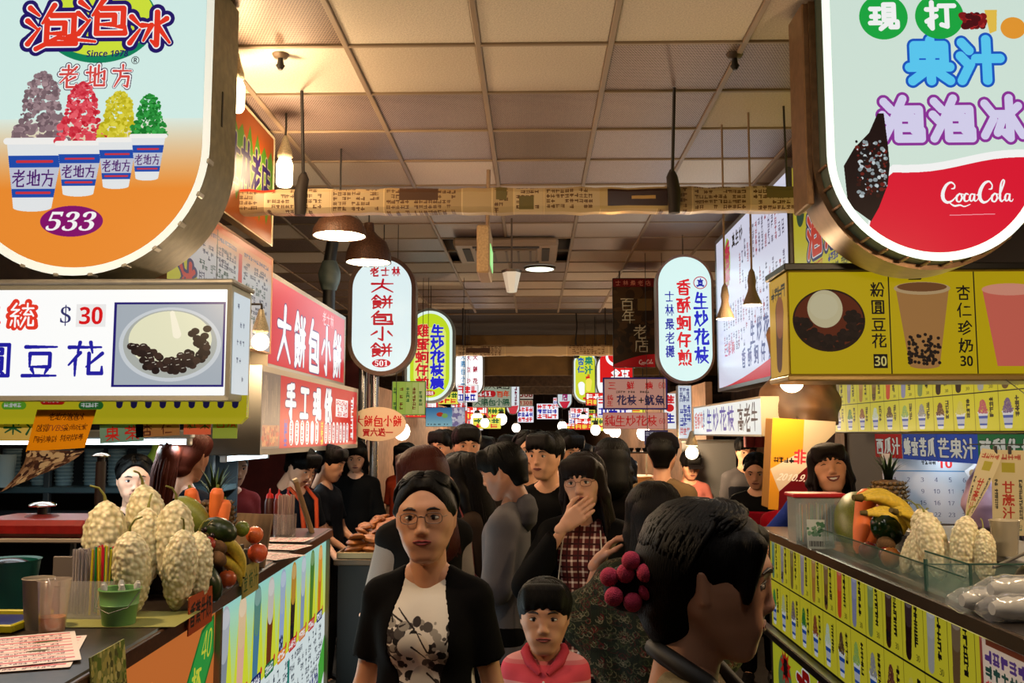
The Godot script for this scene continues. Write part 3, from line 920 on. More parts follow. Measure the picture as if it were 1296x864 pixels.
	for s in [[V(-1.172, 3.45, -4.15), "black fire sprinkler on the ceiling by the bare hanging bulbs"], [V(0.934, 3.45, -4.2), "black fire sprinkler on the ceiling by the round-ended cola lightbox"]]:
		var sp := thing("fire_sprinkler", s[1], "sprinkler", s[0])
		part(sp, "rose", mb().lathe(V(0, -0.022, 0), [Vector2(0, 0), Vector2(0.03, 0.004), Vector2(0.04, 0.02)], 12).mesh(), mat(Color(0.3, 0.24, 0.18), 0.5, 0.4))
		part(sp, "head", mb().tube([V(0, -0.02, 0), V(0, -0.05, 0), V(0, -0.055, 0), V(0, -0.075, 0)], [0.012, 0.016, 0.022, 0.01], 8).mesh(), mat(Color(0.04, 0.035, 0.03), 0.6))

# ---------------------------------------------------------------- lamps
func bulb(at: Vector3, top_y: float, label: String, e: float, len_ := 0.15, rad := 0.042, shape := 0) -> Node3D:
	var t := thing("hanging_bulb", label, "light bulb", at)
	if shape == 0:
		# a compact fluorescent: glowing cylinder of folded tubes
		part(t, "bulb_glass", mb().lathe(V(0, 0, 0), [Vector2(0, 0), Vector2(rad * 0.8, 0.004), Vector2(rad, 0.02), Vector2(rad, len_ * 0.8), Vector2(rad * 0.7, len_)], 14).mesh(), glow(Color(1.0, 0.9, 0.72), 9.0))
	else:
		part(t, "bulb_glass", mb().ball(V(0, len_ * 0.5, 0), V(rad, len_ * 0.5, rad), 14, 10).mesh(), glow(Color(1.0, 0.88, 0.7), 9.0))
	part(t, "socket", mb().lathe(V(0, len_, 0), [Vector2(rad * 0.72, 0), Vector2(rad * 0.95, 0.01), Vector2(rad * 0.9, 0.03), Vector2(rad * 0.5, 0.085), Vector2(rad * 0.3, 0.12), Vector2(0.006, 0.13)], 12).mesh(), grain(Color(0.55, 0.48, 0.36), Color(0.75, 0.7, 0.58), 0.1, V(8, 8, 8), 0.4, 0.2, 0.0, 4))
	if top_y > at.y + len_ + 0.14:
		part(t, "cord", mb().tube([V(0, len_ + 0.12, 0), V(0.006, (top_y - at.y + len_ + 0.1) * 0.5, 0.01), V(0, top_y - at.y, 0)], 0.006, 6).mesh(), mat(Color(0.12, 0.1, 0.08), 0.6))
	point_light(t, "bulb_light", V(0, len_ * 0.5, 0), WARM, e, rad)
	return t

func bracket_arm() -> MeshInstance3D:
	var o := MeshInstance3D.new()
	o.name = "bracket"
	o.mesh = mb().tube([V(0, 0.24, 0), V(-0.15, 0.24, 0)], 0.006, 5).mesh()
	o.material_override = mat(Color(0.12, 0.1, 0.08), 0.6)
	return o

func build_lamps() -> void:
	bulb(V(-1.345, 3.14, -4.05), 3.45, "glowing spiral bulb hanging beside the shaved-ice lightbox, higher of the pair", 0.8, 0.15, 0.042)
	bulb(V(-1.36, 3.035, -4.95), 3.45, "glowing spiral bulb hanging in front of the orange and green board", 0.8, 0.16, 0.045)
	bulb(V(-1.53, 2.93, -4.32), 3.45, "glowing bulb half hidden behind the shaved-ice lightbox by the orange board", 0.5, 0.14, 0.042)
	bulb(V(-1.40, 2.12, -4.72), 2.36, "bright bulb at the end of the tofu-pudding lightbox under the menu board", 0.8, 0.09, 0.045, 1).add_child(bracket_arm())
	bulb(V(1.345, 1.91, -4.9), 3.45, "bright bare bulb under the yellow pudding box by the brown wrapped duct", 0.7, 0.1, 0.06, 1)
	bulb(V(1.33, 1.48, -7.95), 1.72, "pear-shaped bulb above the cook in the pink shirt", 1.0, 0.11, 0.055, 1)
	# foil-wrapped dome lamps
	for d in [[V(-1.19, 2.9, -5.6), 0.165, "brown enamel dome lamp just beneath the newspaper beam", 1.2, 0.13], [V(-1.19, 2.92, -6.6), 0.165, "brown enamel dome lamp in front of the 501 lightbox", 1.2, 0.2]]:
		var t := thing("dome_lamp", d[2], "lamp", d[0])
		var r: float = d[1]
		var hh: float = d[4]
		part(t, "shade", mb().lathe(V(0, 0, 0), [Vector2(r * 0.97, 0.002), Vector2(r, 0.0), Vector2(r * 0.97, hh * 0.35), Vector2(r * 0.78, hh * 0.75), Vector2(r * 0.4, hh), Vector2(0.04, hh + 0.03), Vector2(0.035, hh + 0.09), Vector2(0, hh + 0.1)], 24).mesh(), grain(Color(0.2, 0.12, 0.08), Color(0.42, 0.28, 0.2), 0.12, V(6, 6, 6), 0.5, 0.3, 0.3, 6))
		part(t, "shade_lining", mb().lathe(V(0, 0, 0), [Vector2(r * 0.95, 0.003), Vector2(r * 0.92, hh * 0.33), Vector2(r * 0.72, hh * 0.7), Vector2(0.03, hh * 0.92)], 24).mesh(), grain(Color(0.6, 0.55, 0.45), Color(0.95, 0.92, 0.85), 0.12, V(9, 9, 9), 0.35, 0.3, 0.2, 7))
		part(t, "bulb_glass", mb().ball(V(0, hh * 0.5, 0), V(0.03, 0.04, 0.03), 10, 8).mesh(), glow(Color(1, 0.95, 0.85), 8.0))
		part(t, "cord", mb().tube([V(0, hh + 0.09, 0), V(0, 3.45 - d[0].y, 0)], 0.006, 6).mesh(), mat(Color(0.1, 0.08, 0.07), 0.6))
		point_light(t, "dome_light", V(0, hh * 0.5, 0), Color(1.0, 0.9, 0.75), d[3], 0.03)
	# small cone lamps over the seafood stall
	for d in [[V(1.07, 2.335, -5.2), "small newspaper-wrapped cone lamp on a long cord, lower of two by the white menu"], [V(1.175, 2.385, -5.0), "small newspaper-wrapped cone lamp on a long cord, higher of two by the white menu"]]:
		var t := thing("cone_lamp", d[1], "lamp", d[0])
		part(t, "shade", mb().lathe(V(0, 0, 0), [Vector2(0.052, 0), Vector2(0.046, 0.02), Vector2(0.024, 0.075), Vector2(0.02, 0.1), Vector2(0.024, 0.13), Vector2(0.016, 0.18), Vector2(0.005, 0.2)], 14).mesh(), grain(Color(0.32, 0.24, 0.16), Color(0.62, 0.52, 0.4), 0.2, V(9, 9, 9), 0.7, 0.0, 0.3, 8))
		part(t, "bulb_glass", mb().lathe(V(0, 0, 0), [Vector2(0, -0.004), Vector2(0.03, -0.002), Vector2(0.044, 0.004)], 14).mesh(), glow(Color(1.0, 0.88, 0.7), 7.0))
		part(t, "cord", mb().tube([V(0, 0.19, 0), V(0.004, 3.45 - d[0].y, 0)], 0.006, 6).mesh(), mat(Color(0.5, 0.4, 0.32), 0.6))
		point_light(t, "cone_light", V(0, -0.02, 0), WARM, 0.5, 0.04)
	# recessed downlight
	var dl := thing("round_downlight", "round white recessed downlight in the ceiling behind the air conditioner", "lamp", V(0.063, 3.435, -9.76))
	part(dl, "trim_ring", mb().lathe(V(0, 0, 0), [Vector2(0.15, -0.01), Vector2(0.165, -0.008), Vector2(0.17, 0.012)], 24).mesh(), mat(Color(0.3, 0.25, 0.2), 0.5))
	part(dl, "diffuser", mb().lathe(V(0, 0, 0), [Vector2(0, -0.012), Vector2(0.15, -0.01)], 24).mesh(), glow(Color(0.95, 1, 0.9), 2.2))
	panel_light(dl, "downlight_light", V(0, -0.03, 0), V(-PI / 2, 0, 0), Vector2(0.28, 0.28), Color(0.95, 1, 0.9), 1.5)
	# added battens, out of view overhead, that brighten the people and wares up front
	for d in [[V(-0.55, 3.4, -1.3), "added out-of-view white batten over the aisle entrance, shaved-ice side"], [V(0.65, 3.4, -1.6), "added out-of-view white batten over the aisle entrance, cola side"], [V(0.0, 3.4, 1.6), "added out-of-view white batten over the aisle behind the viewer"]]:
		var t := thing("added_batten", d[1], "lamp", d[0])
		part(t, "batten", slab(V(0, 0.02, 0), V(0.16, 0.05, 1.25), 0.008), mat(Color(0.8, 0.8, 0.78), 0.5))
		part(t, "tube", mb().tube([V(0, -0.025, -0.6), V(0, -0.025, 0.6)], 0.014, 8).mesh(), glow(Color(1.0, 0.92, 0.8), 3.0))
		panel_light(t, "added_batten_light", V(0, -0.045, 0), V(-PI / 2, 0, 0), Vector2(0.1, 1.2), Color(1.0, 0.95, 0.9), 1.1)
	bulb(V(-1.55, 2.35, -2.0), 3.45, "added out-of-view warm bulb above the near end of the gourd counter", 1.6, 0.11, 0.055, 1)  # unseen bulb put in to brighten the bitter gourds
	bulb(V(1.75, 2.3, -2.2), 3.45, "added out-of-view warm bulb above the near end of the smoothie counter", 1.4, 0.11, 0.055, 1)  # likewise added out of view, to light the smoothie counter
	# fluorescent tubes of the stalls
	for d in [[V(-2.2, 1.66, -4.35), 1.15, 0.0, "white fluorescent tube under the yellow menu strip of the shaved-ice stall", 1.6], [V(-1.62, 1.565, -5.25), 0.75, PI / 2, "white fluorescent tube under the red hand-made pancake lightbox", 0.8], [V(-1.62, 1.565, -6.75), 0.75, PI / 2, "short white tube at the far end under the red hand-made pancake lightbox", 0.6], [V(2.36, 1.63, -4.9), 1.2, PI / 2, "white fluorescent tube behind the coloured juice name cards", 0.5]]:
		var t := thing("fluorescent_tube", d[3], "lamp", d[0], d[2])
		part(t, "tube", mb().tube([V(-d[1] * 0.5, 0, 0), V(d[1] * 0.5, 0, 0)], 0.014, 10).mesh(), glow(COOL, 3.5))
		part(t, "batten", slab(V(0, 0.035, 0), V(d[1] + 0.06, 0.04, 0.05), 0.006), mat(Color(0.75, 0.77, 0.8), 0.4))
		for s in [-1, 1]:
			part(t, "holder", slab(V(s * (d[1] * 0.5 + 0.012), 0.008, 0), V(0.02, 0.05, 0.035), 0.004), mat(Color(0.8, 0.8, 0.8), 0.5))
		panel_light(t, "tube_light", V(0, -0.02, 0), V(-PI / 2, 0, 0), Vector2(d[1], 0.03), COOL, d[4])

# ---------------------------------------------------------------- lit signs
func box_sign(called: String, label: String, at: Vector3, turn: float, outer: PackedVector2Array, inner: PackedVector2Array, depth: float, face: Material, rim: Material, casing: Material, light := 0.0, lsize := Vector2.ZERO, lcol := COOL, group := "") -> Node3D:
	var t := thing(called, label, "sign", at, turn, group)
	part(t, "casing", mb().prism(outer, 0.0, -depth, 6, true).mesh(), casing)
	part(t, "rim", mb().ring(outer, inner, 0.0, -0.006).mesh(), rim)
	part(t, "face", mb().prism(inner, -0.005, -0.012, 1).mesh(), face, Vector3.ZERO, "lit printed face")
	if light > 0.0:
		panel_light(t, "face_light", V(0, 0, 0.012), V(0, PI, 0), lsize, lcol, light * lsize.x * lsize.y / PI)
	return t

func flat_sign(called: String, label: String, at: Vector3, turn: float, w: float, h: float, depth: float, border: float, face: Material, rim: Material, light := 0.0, lcol := COOL, casing: Material = null) -> Node3D:
	return box_sign(called, label, at, turn, rounded(w, h, 0.006, 1), rounded(w - 2 * border, h - 2 * border, 0.003, 1), depth, face, rim, casing if casing else rim, light, Vector2(w * 0.9, h * 0.9), lcol)

func hang(t: Node3D, xs: Array, h: float) -> void:
	var top := (3.53 if t.position.z < -13.2 else 3.45) - t.position.y
	for x in xs:
		part(t, "hanger", mb().tube([V(x, h * 0.5 - 0.01, -0.02), V(x, top, -0.02)], 0.003, 4).mesh(), mat(Color(0.15, 0.13, 0.12), 0.7))

func round_bottom(w: float, h: float, inset: float) -> PackedVector2Array:
	var p := PackedVector2Array()
	var r := w * 0.5 - inset
	var cy := -h * 0.5 + w * 0.5
	p.append(Vector2(r, h * 0.5 - inset))
	p.append(Vector2(-r, h * 0.5 - inset))
	for i in 41:
		var a := PI + PI * i / 40.0
		p.append(Vector2(r * cos(a), cy + r * sin(a)))
	return p

const WHITE := Color(0.97, 0.98, 0.98)
const BLUE := Color(0.1, 0.12, 0.62)
const RED := Color(0.82, 0.07, 0.12)
const YEL := Color(0.93, 0.86, 0.1)
const INK := Color(0.06, 0.05, 0.06)

func build_left_signs() -> void:
	var alu := grain(Color(0.5, 0.5, 0.47), Color(0.66, 0.65, 0.62), 0.05, V(2, 2, 2), 0.45, 0.3, 0.0, 21)
	# --- shaved-ice lightbox, number 533
	var p := Pad.new(800, 924, Color(0.84, 0.95, 0.93))
	for y in range(440, 924):
		var t := clampf((y - 440) / 230.0, 0.0, 1.0)
		p.row(0, 800, y, Color(0.88, 0.94, 0.9).lerp(Color(0.93, 0.56, 0.2), t))
	p.ell(447, 112, 190, 142, Color(0.04, 0.52, 0.36))
	p.ell(447, 100, 180, 130, Color(0.82, 0.9, 0.24))
	var navy := Color(0.13, 0.08, 0.4)
	var o := [[26, navy], [15, WHITE]]
	for k in 3:
		var ol: float = [27.0, 14.0, 9.5][k]
		var cc: Color = [navy, WHITE, Color(0.92, 0.22, 0.14)][k]
		glyph(p, "泡", 205, 58, 170, 130, ol, cc, 0.5)
		p.cap(Vector2(240, 205), Vector2(310, 168), ol * 0.9, ol * 0.8, cc)
		p.cap(Vector2(310, 168), Vector2(435, 182), ol * 0.8, ol * 0.5, cc)
		glyph(p, "泡", 372, 40, 165, 115, ol, cc, 0.5)
		glyph(p, "冰", 545, 85, 140, 110, ol, cc, 0.5)
	latin(p, "Since 1978", 478, 222, 22, navy, "Droid Sans", true, 0.1)
	write(p, "老地方", 325, 262, 58, 72, 4.0, Color(0.85, 0.3, 0.28), Vector2(88, 0), [[7, Color(0.2, 0.12, 0.25)], [4.5, WHITE]])
	latin(p, "®", 571, 246, 26, Color(0.2, 0.2, 0.22), "Droid Sans", false)
	ice_mound(p, 268, 540, 170, 255, Color(0.42, 0.34, 0.37), Color(0.68, 0.58, 0.6))
	ice_cup(p, 255, 512, 190, 218)
	ice_mound(p, 402, 525, 140, 205, Color(0.75, 0.1, 0.18), Color(0.95, 0.42, 0.46))
	ice_cup(p, 402, 520, 152, 165)
	ice_mound(p, 524, 518, 122, 170, Color(0.72, 0.68, 0.08), Color(0.9, 0.86, 0.3))
	ice_cup(p, 524, 510, 128, 152)
	ice_mound(p, 624, 506, 106, 145, Color(0.05, 0.42, 0.14), Color(0.25, 0.7, 0.32))
	ice_cup(p, 624, 498, 112, 138)
	p.ell(385, 775, 102, 50, Color(0.52, 0.06, 0.42))
	latin(p, "533", 385, 775, 62, WHITE, "Droid Serif", true, 0.25, 1.15)
	var t := box_sign("shaved_ice_lightbox", "big round-bottomed lightbox with four cups of shaved ice, numbered 533", V(-1.72, 2.8625, -3.4), 0.0, round_bottom(1.0, 1.155, 0.0), round_bottom(1.0, 1.155, 0.032), 0.29, printed(p, 0.88, 0.4), glow(Color(0.88, 0.95, 0.93), 0.6), grain(Color(0.36, 0.34, 0.26), Color(0.5, 0.47, 0.36), 0.04, V(3, 3, 3), 0.6, 0.0, 0.1, 22), 1.6, Vector2(0.75, 0.8))
	for k in 12:
		var a := PI + PI * (k + 0.5) / 12.0
		var rb := part(t, "rib", slab(V(0, 0, -0.02), V(0.02, 0.012, 0.05), 0.003), alu, V(0.5 * cos(a), -0.0775 + 0.5 * sin(a), 0))
		rb.rotation.z = a + PI / 2
	part(t, "hanger", mb().tube([V(0.1, 0.57, -0.15), V(0.1, 0.62, -0.15)], 0.02, 8).mesh(), alu)
	part(t, "side_slot", slab(V(0.501, 0.1, -0.12), V(0.004, 0.14, 0.012)), mat(Color(0.15, 0.13, 0.1), 0.7))
	# --- tofu-pudding lightbox
	p = Pad.new(1200, 400, WHITE)
	# picture px to pad: x = 1200 - (290 - px) * 2.62, y = (py - 352) * 2.62
	glyph(p, "統", 376, 48, 100, 95, 14, Color(0.87, 0.22, 0.15), 0.8)
	for k in 2:
		glyph(p, "統", 382, 52, 88, 88, 5.0 if k == 0 else 4.0, Color(0.87, 0.22, 0.15) if k == 0 else WHITE, 0.8)
	glyph(p, "傳", 240, 48, 100, 95, 12, Color(0.87, 0.22, 0.15), 0.8)
	latin(p, "$", 592, 97, 80, Color(0.2, 0.2, 0.4), "Droid Serif", false)
	p.rect(632, 55, 112, 86, Color(0.9, 0.9, 0.9))
	latin(p, "30", 688, 98, 66, Color(0.82, 0.08, 0.1), "Droid Sans", true, 0.0, 0.95)
	write(p, "圓豆花", 268, 200, 125, 125, 7.5, Color(0.13, 0.12, 0.6), Vector2(172, 0), [], 0.5)
	p.rect(775, 48, 420, 320, Color(0.12, 0.1, 0.42))
	p.rect(785, 56, 402, 304, Color(0.62, 0.66, 0.7))
	p.ell(990, 208, 192, 140, Color(0.75, 0.78, 0.8))
	p.ell(990, 206, 176, 128, Color(0.64, 0.66, 0.64))
	p.ell(990, 190, 156, 108, Color(0.86, 0.86, 0.74))
	for i in 90:
		var a := rng.randf_range(0.05, PI - 0.05)
		var rr := sqrt(rng.randf_range(0.25, 1.0))
		var q := Vector2(990 + 148 * rr * cos(a), 196 + 112 * rr * sin(a) + 6)
		p.ell(q.x, q.y, 15, 13, Color(0.1, 0.06, 0.07).lerp(Color(0.22, 0.15, 0.13), rng.randf()))
		if rng.randf() < 0.4:
			p.cap(q + Vector2(-6, -5), q + Vector2(5, -7), 1.2, 1.0, Color(0.8, 0.78, 0.72))
	for k in 7:
		p.ell(1100 + rng.randf_range(-30, 30), 150 + k * 9, 16, 13, Color(0.12, 0.07, 0.07))
	p.cap(Vector2(995, 90), Vector2(1015, 170), 9, 16, Color(0.93, 0.91, 0.82))
	t = flat_sign("tofu_pudding_lightbox", "white lightbox with a bowl of black pearls and tofu pudding, priced 30", V(-1.735, 2.035, -3.4), 0.0, 1.23, 0.43, 0.24, 0.018, printed(p, 0.98, 0.3), mat(Color(0.6, 0.6, 0.56), 0.5, 0.2), 1.8, COOL, mat(Color(0.72, 0.74, 0.72), 0.5))
	p = Pad.new(100, 200, Color(0.85, 0.9, 0.93))
	for k in 5:
		scribble(p, 25, 20 + k * 36, 9, 3, 1, Color(0.35, 0.4, 0.5), Vector2(1.9, 1.4), 0.8, 0.8)
	var ef := part(t, "end_face", mb().quad(V(-0.1, -0.19, 0), V(0.1, -0.19, 0), V(0.1, 0.19, 0), V(-0.1, 0.19, 0), V(0, 0, 1)).mesh(), printed(p, 0.75, 0.4), V(0.617, 0.0, -0.12), "lit end face with small print")
	ef.rotation.y = PI / 2
	part(t, "top_cap", slab(V(0, 0.225, -0.12), V(1.25, 0.02, 0.27), 0.006), alu)
	# --- yellow menu strip beneath it
	p = Pad.new(1250, 110, Color(0.93, 0.88, 0.16))
	for k in 9:
		p.cap(Vector2(760 + k * 56, -10), Vector2(758 + k * 56, 38), 17, 12, Color(0.16, 0.14, 0.34))
		p.cap(Vector2(760 + k * 56, 4), Vector2(760 + k * 56, 10), 12, 11, Color(0.45, 0.3, 0.32))
	for k in 4:
		var x := 150 + k * 150
		p.rrect(x, 6 + 18 * (k % 2), 96, 30, 15, [Color(0.85, 0.4, 0.1), Color(0.45, 0.75, 0.2), Color(0.8, 0.1, 0.1), Color(0.2, 0.5, 0.2)][k])
		scribble(p, x + 10, 12 + 18 * (k % 2), 15, 4, 1, WHITE, Vector2(1.15, 1), 1.0, 1.2)
	var ms := mb()
	ms.prism(PackedVector2Array([Vector2(-0.625, -0.055), Vector2(0.6, -0.055), Vector2(0.625, -0.03), Vector2(0.625, 0.055), Vector2(-0.625, 0.055)]), 0.0, -0.03, 7)
	solo("menu_strip", "yellow printed menu strip with drink pictures below the tofu-pudding lightbox", "sign", ms.mesh(), printed(p, 0.35, 0.4), V(-1.725, 1.79, -3.55))
	# --- hanging cards under the strip
	var cards := [
		["pale card reading 樂汁 in dark green under the yellow strip", V(-1.986, 1.725, -3.586), 0.19, 0.11, Color(0.86, 0.8, 0.48), "樂汁", Color(0.1, 0.38, 0.3), 0.0],
		["teal card with red characters beside the orange newspaper notice", V(-1.594, 1.700, -3.586), 0.17, 0.07, Color(0.42, 0.6, 0.6), "果茶", Color(0.75, 0.15, 0.15), 0.06],
		["brown card with dark characters hanging under the yellow strip", V(-1.454, 1.715, -3.586), 0.17, 0.055, Color(0.6, 0.45, 0.3), "杏仁", Color(0.3, 0.12, 0.1), 0.06],
		["pink card with green and red characters above the ponytailed vendor", V(-1.300, 1.730, -3.586), 0.105, 0.07, Color(0.85, 0.42, 0.34), "紅茶", Color(0.12, 0.35, 0.2), 0.0],
		["green card with red characters at the end of the yellow strip", V(-1.192, 1.725, -3.586), 0.095, 0.09, Color(0.55, 0.68, 0.3), "西瓜", Color(0.78, 0.2, 0.15), 0.0]]
	for c in cards:
		p = Pad.new(int(c[2] * 1200), int(c[3] * 1200), c[4])
		var n: int = c[5].length()
		var s: float = minf(p.h * 0.72, p.w * 0.36)
		write(p, c[5], p.w * 0.14, p.h * 0.14, s, s, s * 0.065, c[6], Vector2(p.w * 0.45, 0))
		var k := solo("hanging_card", c[0], "sign", mb().box(V(0, 0, 0), V(c[2], c[3], 0.004)).mesh(), printed(p, 0.0, 0.6), c[1], "price cards under the yellow strip")
		k.rotation.z = c[7]
	p = Pad.new(380, 260, Color(0.92, 0.6, 0.05))
	write(p, "老地方泡泡冰", 90, 22, 34, 42, 2.4, Color(0.35, 0.15, 0.05), Vector2(38, 0))
	write(p, "感謝", 30, 92, 34, 42, 2.2, Color(0.35, 0.15, 0.05), Vector2(38, 0))
	latin(p, "TVBS", 150, 114, 36, Color(0.5, 0.2, 0.2), "Droid Sans", false, 0.15)
	write(p, "食尚玩家", 200, 92, 34, 42, 2.2, Color(0.35, 0.15, 0.05), Vector2(39, 0))
	write(p, "阿龍專訪", 30, 162, 34, 42, 2.2, Color(0.35, 0.15, 0.05), Vector2(38, 0))
	write(p, "特別報導", 200, 162, 34, 42, 2.2, Color(0.35, 0.15, 0.05), Vector2(38, 0))
	t = thing("notice_card", "orange hanging notice with brown writing and a curled photo page below it", "notice", V(-1.8, 1.79, -3.54), 0.0)
	var oc := part(t, "orange_sheet", mb().quad(V(-0.125, -0.16, 0.03), V(0.1, -0.145, 0.03), V(0.125, 0, 0), V(-0.105, -0.0, 0), V(0, 0, 1)).mesh(), printed(p, 0.0, 0.4))
	oc.rotation.z = 0.0
	p = Pad.new(200, 140, Color(0.42, 0.32, 0.24))
	speckle(p, 0, 0, 200, 140, 160, 4, 16, [Color(0.28, 0.18, 0.14), Color(0.55, 0.45, 0.36), Color(0.2, 0.12, 0.12), Color(0.7, 0.62, 0.5)])
	var pm := mb()
	for k in 6:
		var a := k / 6.0
		var b := (k + 1) / 6.0
		var f := func(s: float, e: float) -> Vector3: return V(-0.12 - 0.07 * s * s + e * (0.22 - 0.06 * s), -0.155 - 0.155 * s + 0.07 * e * s, 0.03 + 0.05 * s * s)
		var q := pm.vert(f.call(a, 0.0), V(0, 0.2, 1), Vector2(0, a))
		pm.vert(f.call(a, 1.0), V(0, 0.2, 1), Vector2(1, a))
		pm.vert(f.call(b, 1.0), V(0, 0.2, 1), Vector2(1, b))
		pm.vert(f.call(b, 0.0), V(0, 0.2, 1), Vector2(0, b))
		pm.face(q, q + 1, q + 2)
		pm.face(q, q + 2, q + 3)
	part(t, "photo_page", pm.mesh(), printed(p, 0.0, 0.4), Vector3.ZERO, "curled page of printed photographs")
	# --- orange and green board 士林老店
	p = Pad.new(930, 380, Color(0.93, 0.42, 0.1))
	var spikes := []
	for k in 24:
		var x := 20 + k * 40.0
		spikes.append(Vector2(x, 40 + (70.0 if k % 2 else 10.0) + 14 * sin(k * 2.3)))
	for k in 24:
		var x := 940 - k * 40.0
		spikes.append(Vector2(x, 330 - (85.0 if k % 2 else 0.0) + 10 * sin(k * 1.7)))
	p.poly(spikes, Color(0.42, 0.68, 0.14))
	write(p, "士林老店", 474, 105, 86, 165, 10, Color(0.2, 0.1, 0.42), Vector2(110, 0), [[6, Color(0.9, 0.85, 0.6)]], 0.8)
	flat_sign("orange_sign_board", "orange board with a spiky green burst reading 士林老店 above the menu boards", V(-1.5, 3.085, -4.47), PI / 2, 1.55, 0.64, 0.05, 0.012, printed(p, 0.25, 0.35), mat(Color(0.6, 0.55, 0.45), 0.4, 0.3))
	# --- white menu boards below it
	p = Pad.new(700, 420, Color(0.86, 0.87, 0.9))
	p.rect(0, 0, 700, 26, Color(0.9, 0.38, 0.16))
	for y in range(26, 130):
		p.row(0, 700, y, Color(0.9, 0.5, 0.3).lerp(Color(0.86, 0.87, 0.9), (y - 26) / 104.0))
	p.ell(40, 250, 120, 80, Color(0.86, 0.84, 0.2))
	glyph(p, "冰", 60, 200, 90, 110, 20, navy, 0.6)
	glyph(p, "冰", 60, 200, 90, 110, 9, Color(0.86, 0.2, 0.2), 0.6)
	for b in [[170, 190], [290, 130], [465, 220]]:
		scribble(p, b[0], 45, 15, int(b[1] / 18), 1, Color(0.15, 0.15, 0.45), Vector2(1.15, 1), 1.0, 1.3)
		for r in 7:
			scribble(p, b[0], 80 + r * 42, 14, int(b[1] / 17), 2, [Color(0.15, 0.14, 0.32), Color(0.12, 0.12, 0.28), Color(0.1, 0.26, 0.2)][r % 3], Vector2(1.2, 1.25), 0.55, 1.2)
	p.poly([Vector2(425, 60), Vector2(450, 60), Vector2(455, 330), Vector2(420, 330)], Color(0.85, 0.12, 0.16))
	p.rect(272, 20, 6, 400, Color(0.2, 0.16, 0.14))
	flat_sign("menu_board", "white menu board of small dark print with orange top under the spiky green sign", V(-1.49, 2.42, -4.47), PI / 2, 1.52, 0.55, 0.05, 0.01, printed(p, 0.4, 0.35), mat(Color(0.6, 0.45, 0.35), 0.5, 0.2))
	# --- red pancake signs
	p = Pad.new(1000, 260, Color(0.84, 0.1, 0.16))
	write(p, "老士林", 640, 14, 46, 46, 3.0, Color(0.95, 0.75, 0.75), Vector2(60, 0))
	write(p, "大餅包小餅", 95, 74, 130, 165, 13, WHITE, Vector2(180, 0), [[4.5, Color(0.35, 0.12, 0.4)]], 0.55)
	flat_sign("red_pancake_lightbox", "red lightbox with white characters 大餅包小餅, upper of two", V(-1.5, 2.345, -6.28), PI / 2, 2.15, 0.55, 0.14, 0.025, printed(p, 0.85, 0.3), mat(Color(0.62, 0.58, 0.52), 0.4, 0.4), 0.9, Color(1.0, 0.5, 0.5))
	p = Pad.new(1300, 250, Color(0.8, 0.08, 0.13))
	p.rect(0, 0, 175, 250, Color(0.5, 0.42, 0.36))
	for k in 60:
		var x := rng.randf_range(5, 165)
		p.cap(Vector2(x, rng.randf_range(10, 90)), Vector2(x + rng.randf_range(-4, 4), rng.randf_range(70, 165)), 3, 2, Color(0.45, 0.38, 0.32).lerp(Color(0.66, 0.55, 0.44), rng.randf()))
	p.rect(8, 172, 160, 70, Color(0.7, 0.45, 0.3))
	speckle(p, 12, 176, 150, 62, 50, 4, 10, [Color(0.75, 0.3, 0.18), Color(0.82, 0.55, 0.35), Color(0.6, 0.25, 0.15)])
	write(p, "手工現做", 240, 22, 100, 120, 12, WHITE, Vector2(165, 0), [[4, Color(0.3, 0.08, 0.35)]], 0.9)
	p.rect(905, 48, 215, 78, WHITE)
	scribble(p, 915, 54, 20, 8, 3, RED, Vector2(1.22, 1.2), 0.9, 1.5)
	for k in 6:
		p.rrect(280 + k * 64, 150, 44, 92, 22, WHITE)
		if k != 4:
			scribble(p, 291 + k * 64, 158, 18, 1, 4, Color(0.7, 0.12, 0.16), Vector2(1, 1.1), 1.0, 1.5)
	for k in 7:
		p.rrect(735 + k * 60, 150, 42, 92, 21, WHITE)
		scribble(p, 746 + k * 60, 158, 17, 1, 4, Color(0.7, 0.12, 0.16), Vector2(1, 1.1), 1.0, 1.5)
	scribble(p, 225, 152, 28, 1, 3, Color(0.3, 0.2, 0.75), Vector2(1, 1.1), 1.0, 2.6)
	scribble(p, 683, 152, 28, 1, 3, Color(0.95, 0.8, 0.1), Vector2(1, 1.1), 1.0, 2.6)
	scribble(p, 1185, 30, 44, 1, 4, WHITE, Vector2(1, 1.15), 1.0, 4.0)
	t = flat_sign("handmade_lightbox", "red lightbox reading 手工現做 with rows of white lozenges, lower of two", V(-1.42, 1.82, -6.17), PI / 2 + 0.0, 2.68, 0.47, 0.27, 0.03, printed(p, 0.85, 0.3), mat(Color(0.55, 0.53, 0.48), 0.4, 0.4), 0.9, Color(1.0, 0.55, 0.5), mat(Color(0.48, 0.47, 0.44), 0.5, 0.2))
	# --- 501
	p = Pad.new(460, 820, Color(0.86, 0.93, 0.94))
	write(p, "老士林", 140, 60, 60, 62, 6, Color(0.7, 0.06, 0.14), Vector2(84, 0), [], 0.5)
	write(p, "大餅包小餅", 150, 150, 165, 92, 8.5, Color(0.72, 0.06, 0.14), Vector2(0, 117), [], 0.5)
	p.ell(232, 762, 72, 30, Color(0.72, 0.05, 0.14))
	latin(p, "501", 232, 762, 42, WHITE, "Droid Serif", true, 0.0, 1.1)
	var bark := grain(Color(0.22, 0.13, 0.09), Color(0.55, 0.42, 0.34), 0.2, V(12, 12, 12), 0.6, 0.0, 0.5, 23)
	stadium("pancake_lightbox", "white stadium-shaped lightbox with red characters, numbered 501, in a rough brown frame", V(-1.255, 2.67, -7.6), 0.56, 1.0, 0.035, p, 1.0, bark, 1.2)
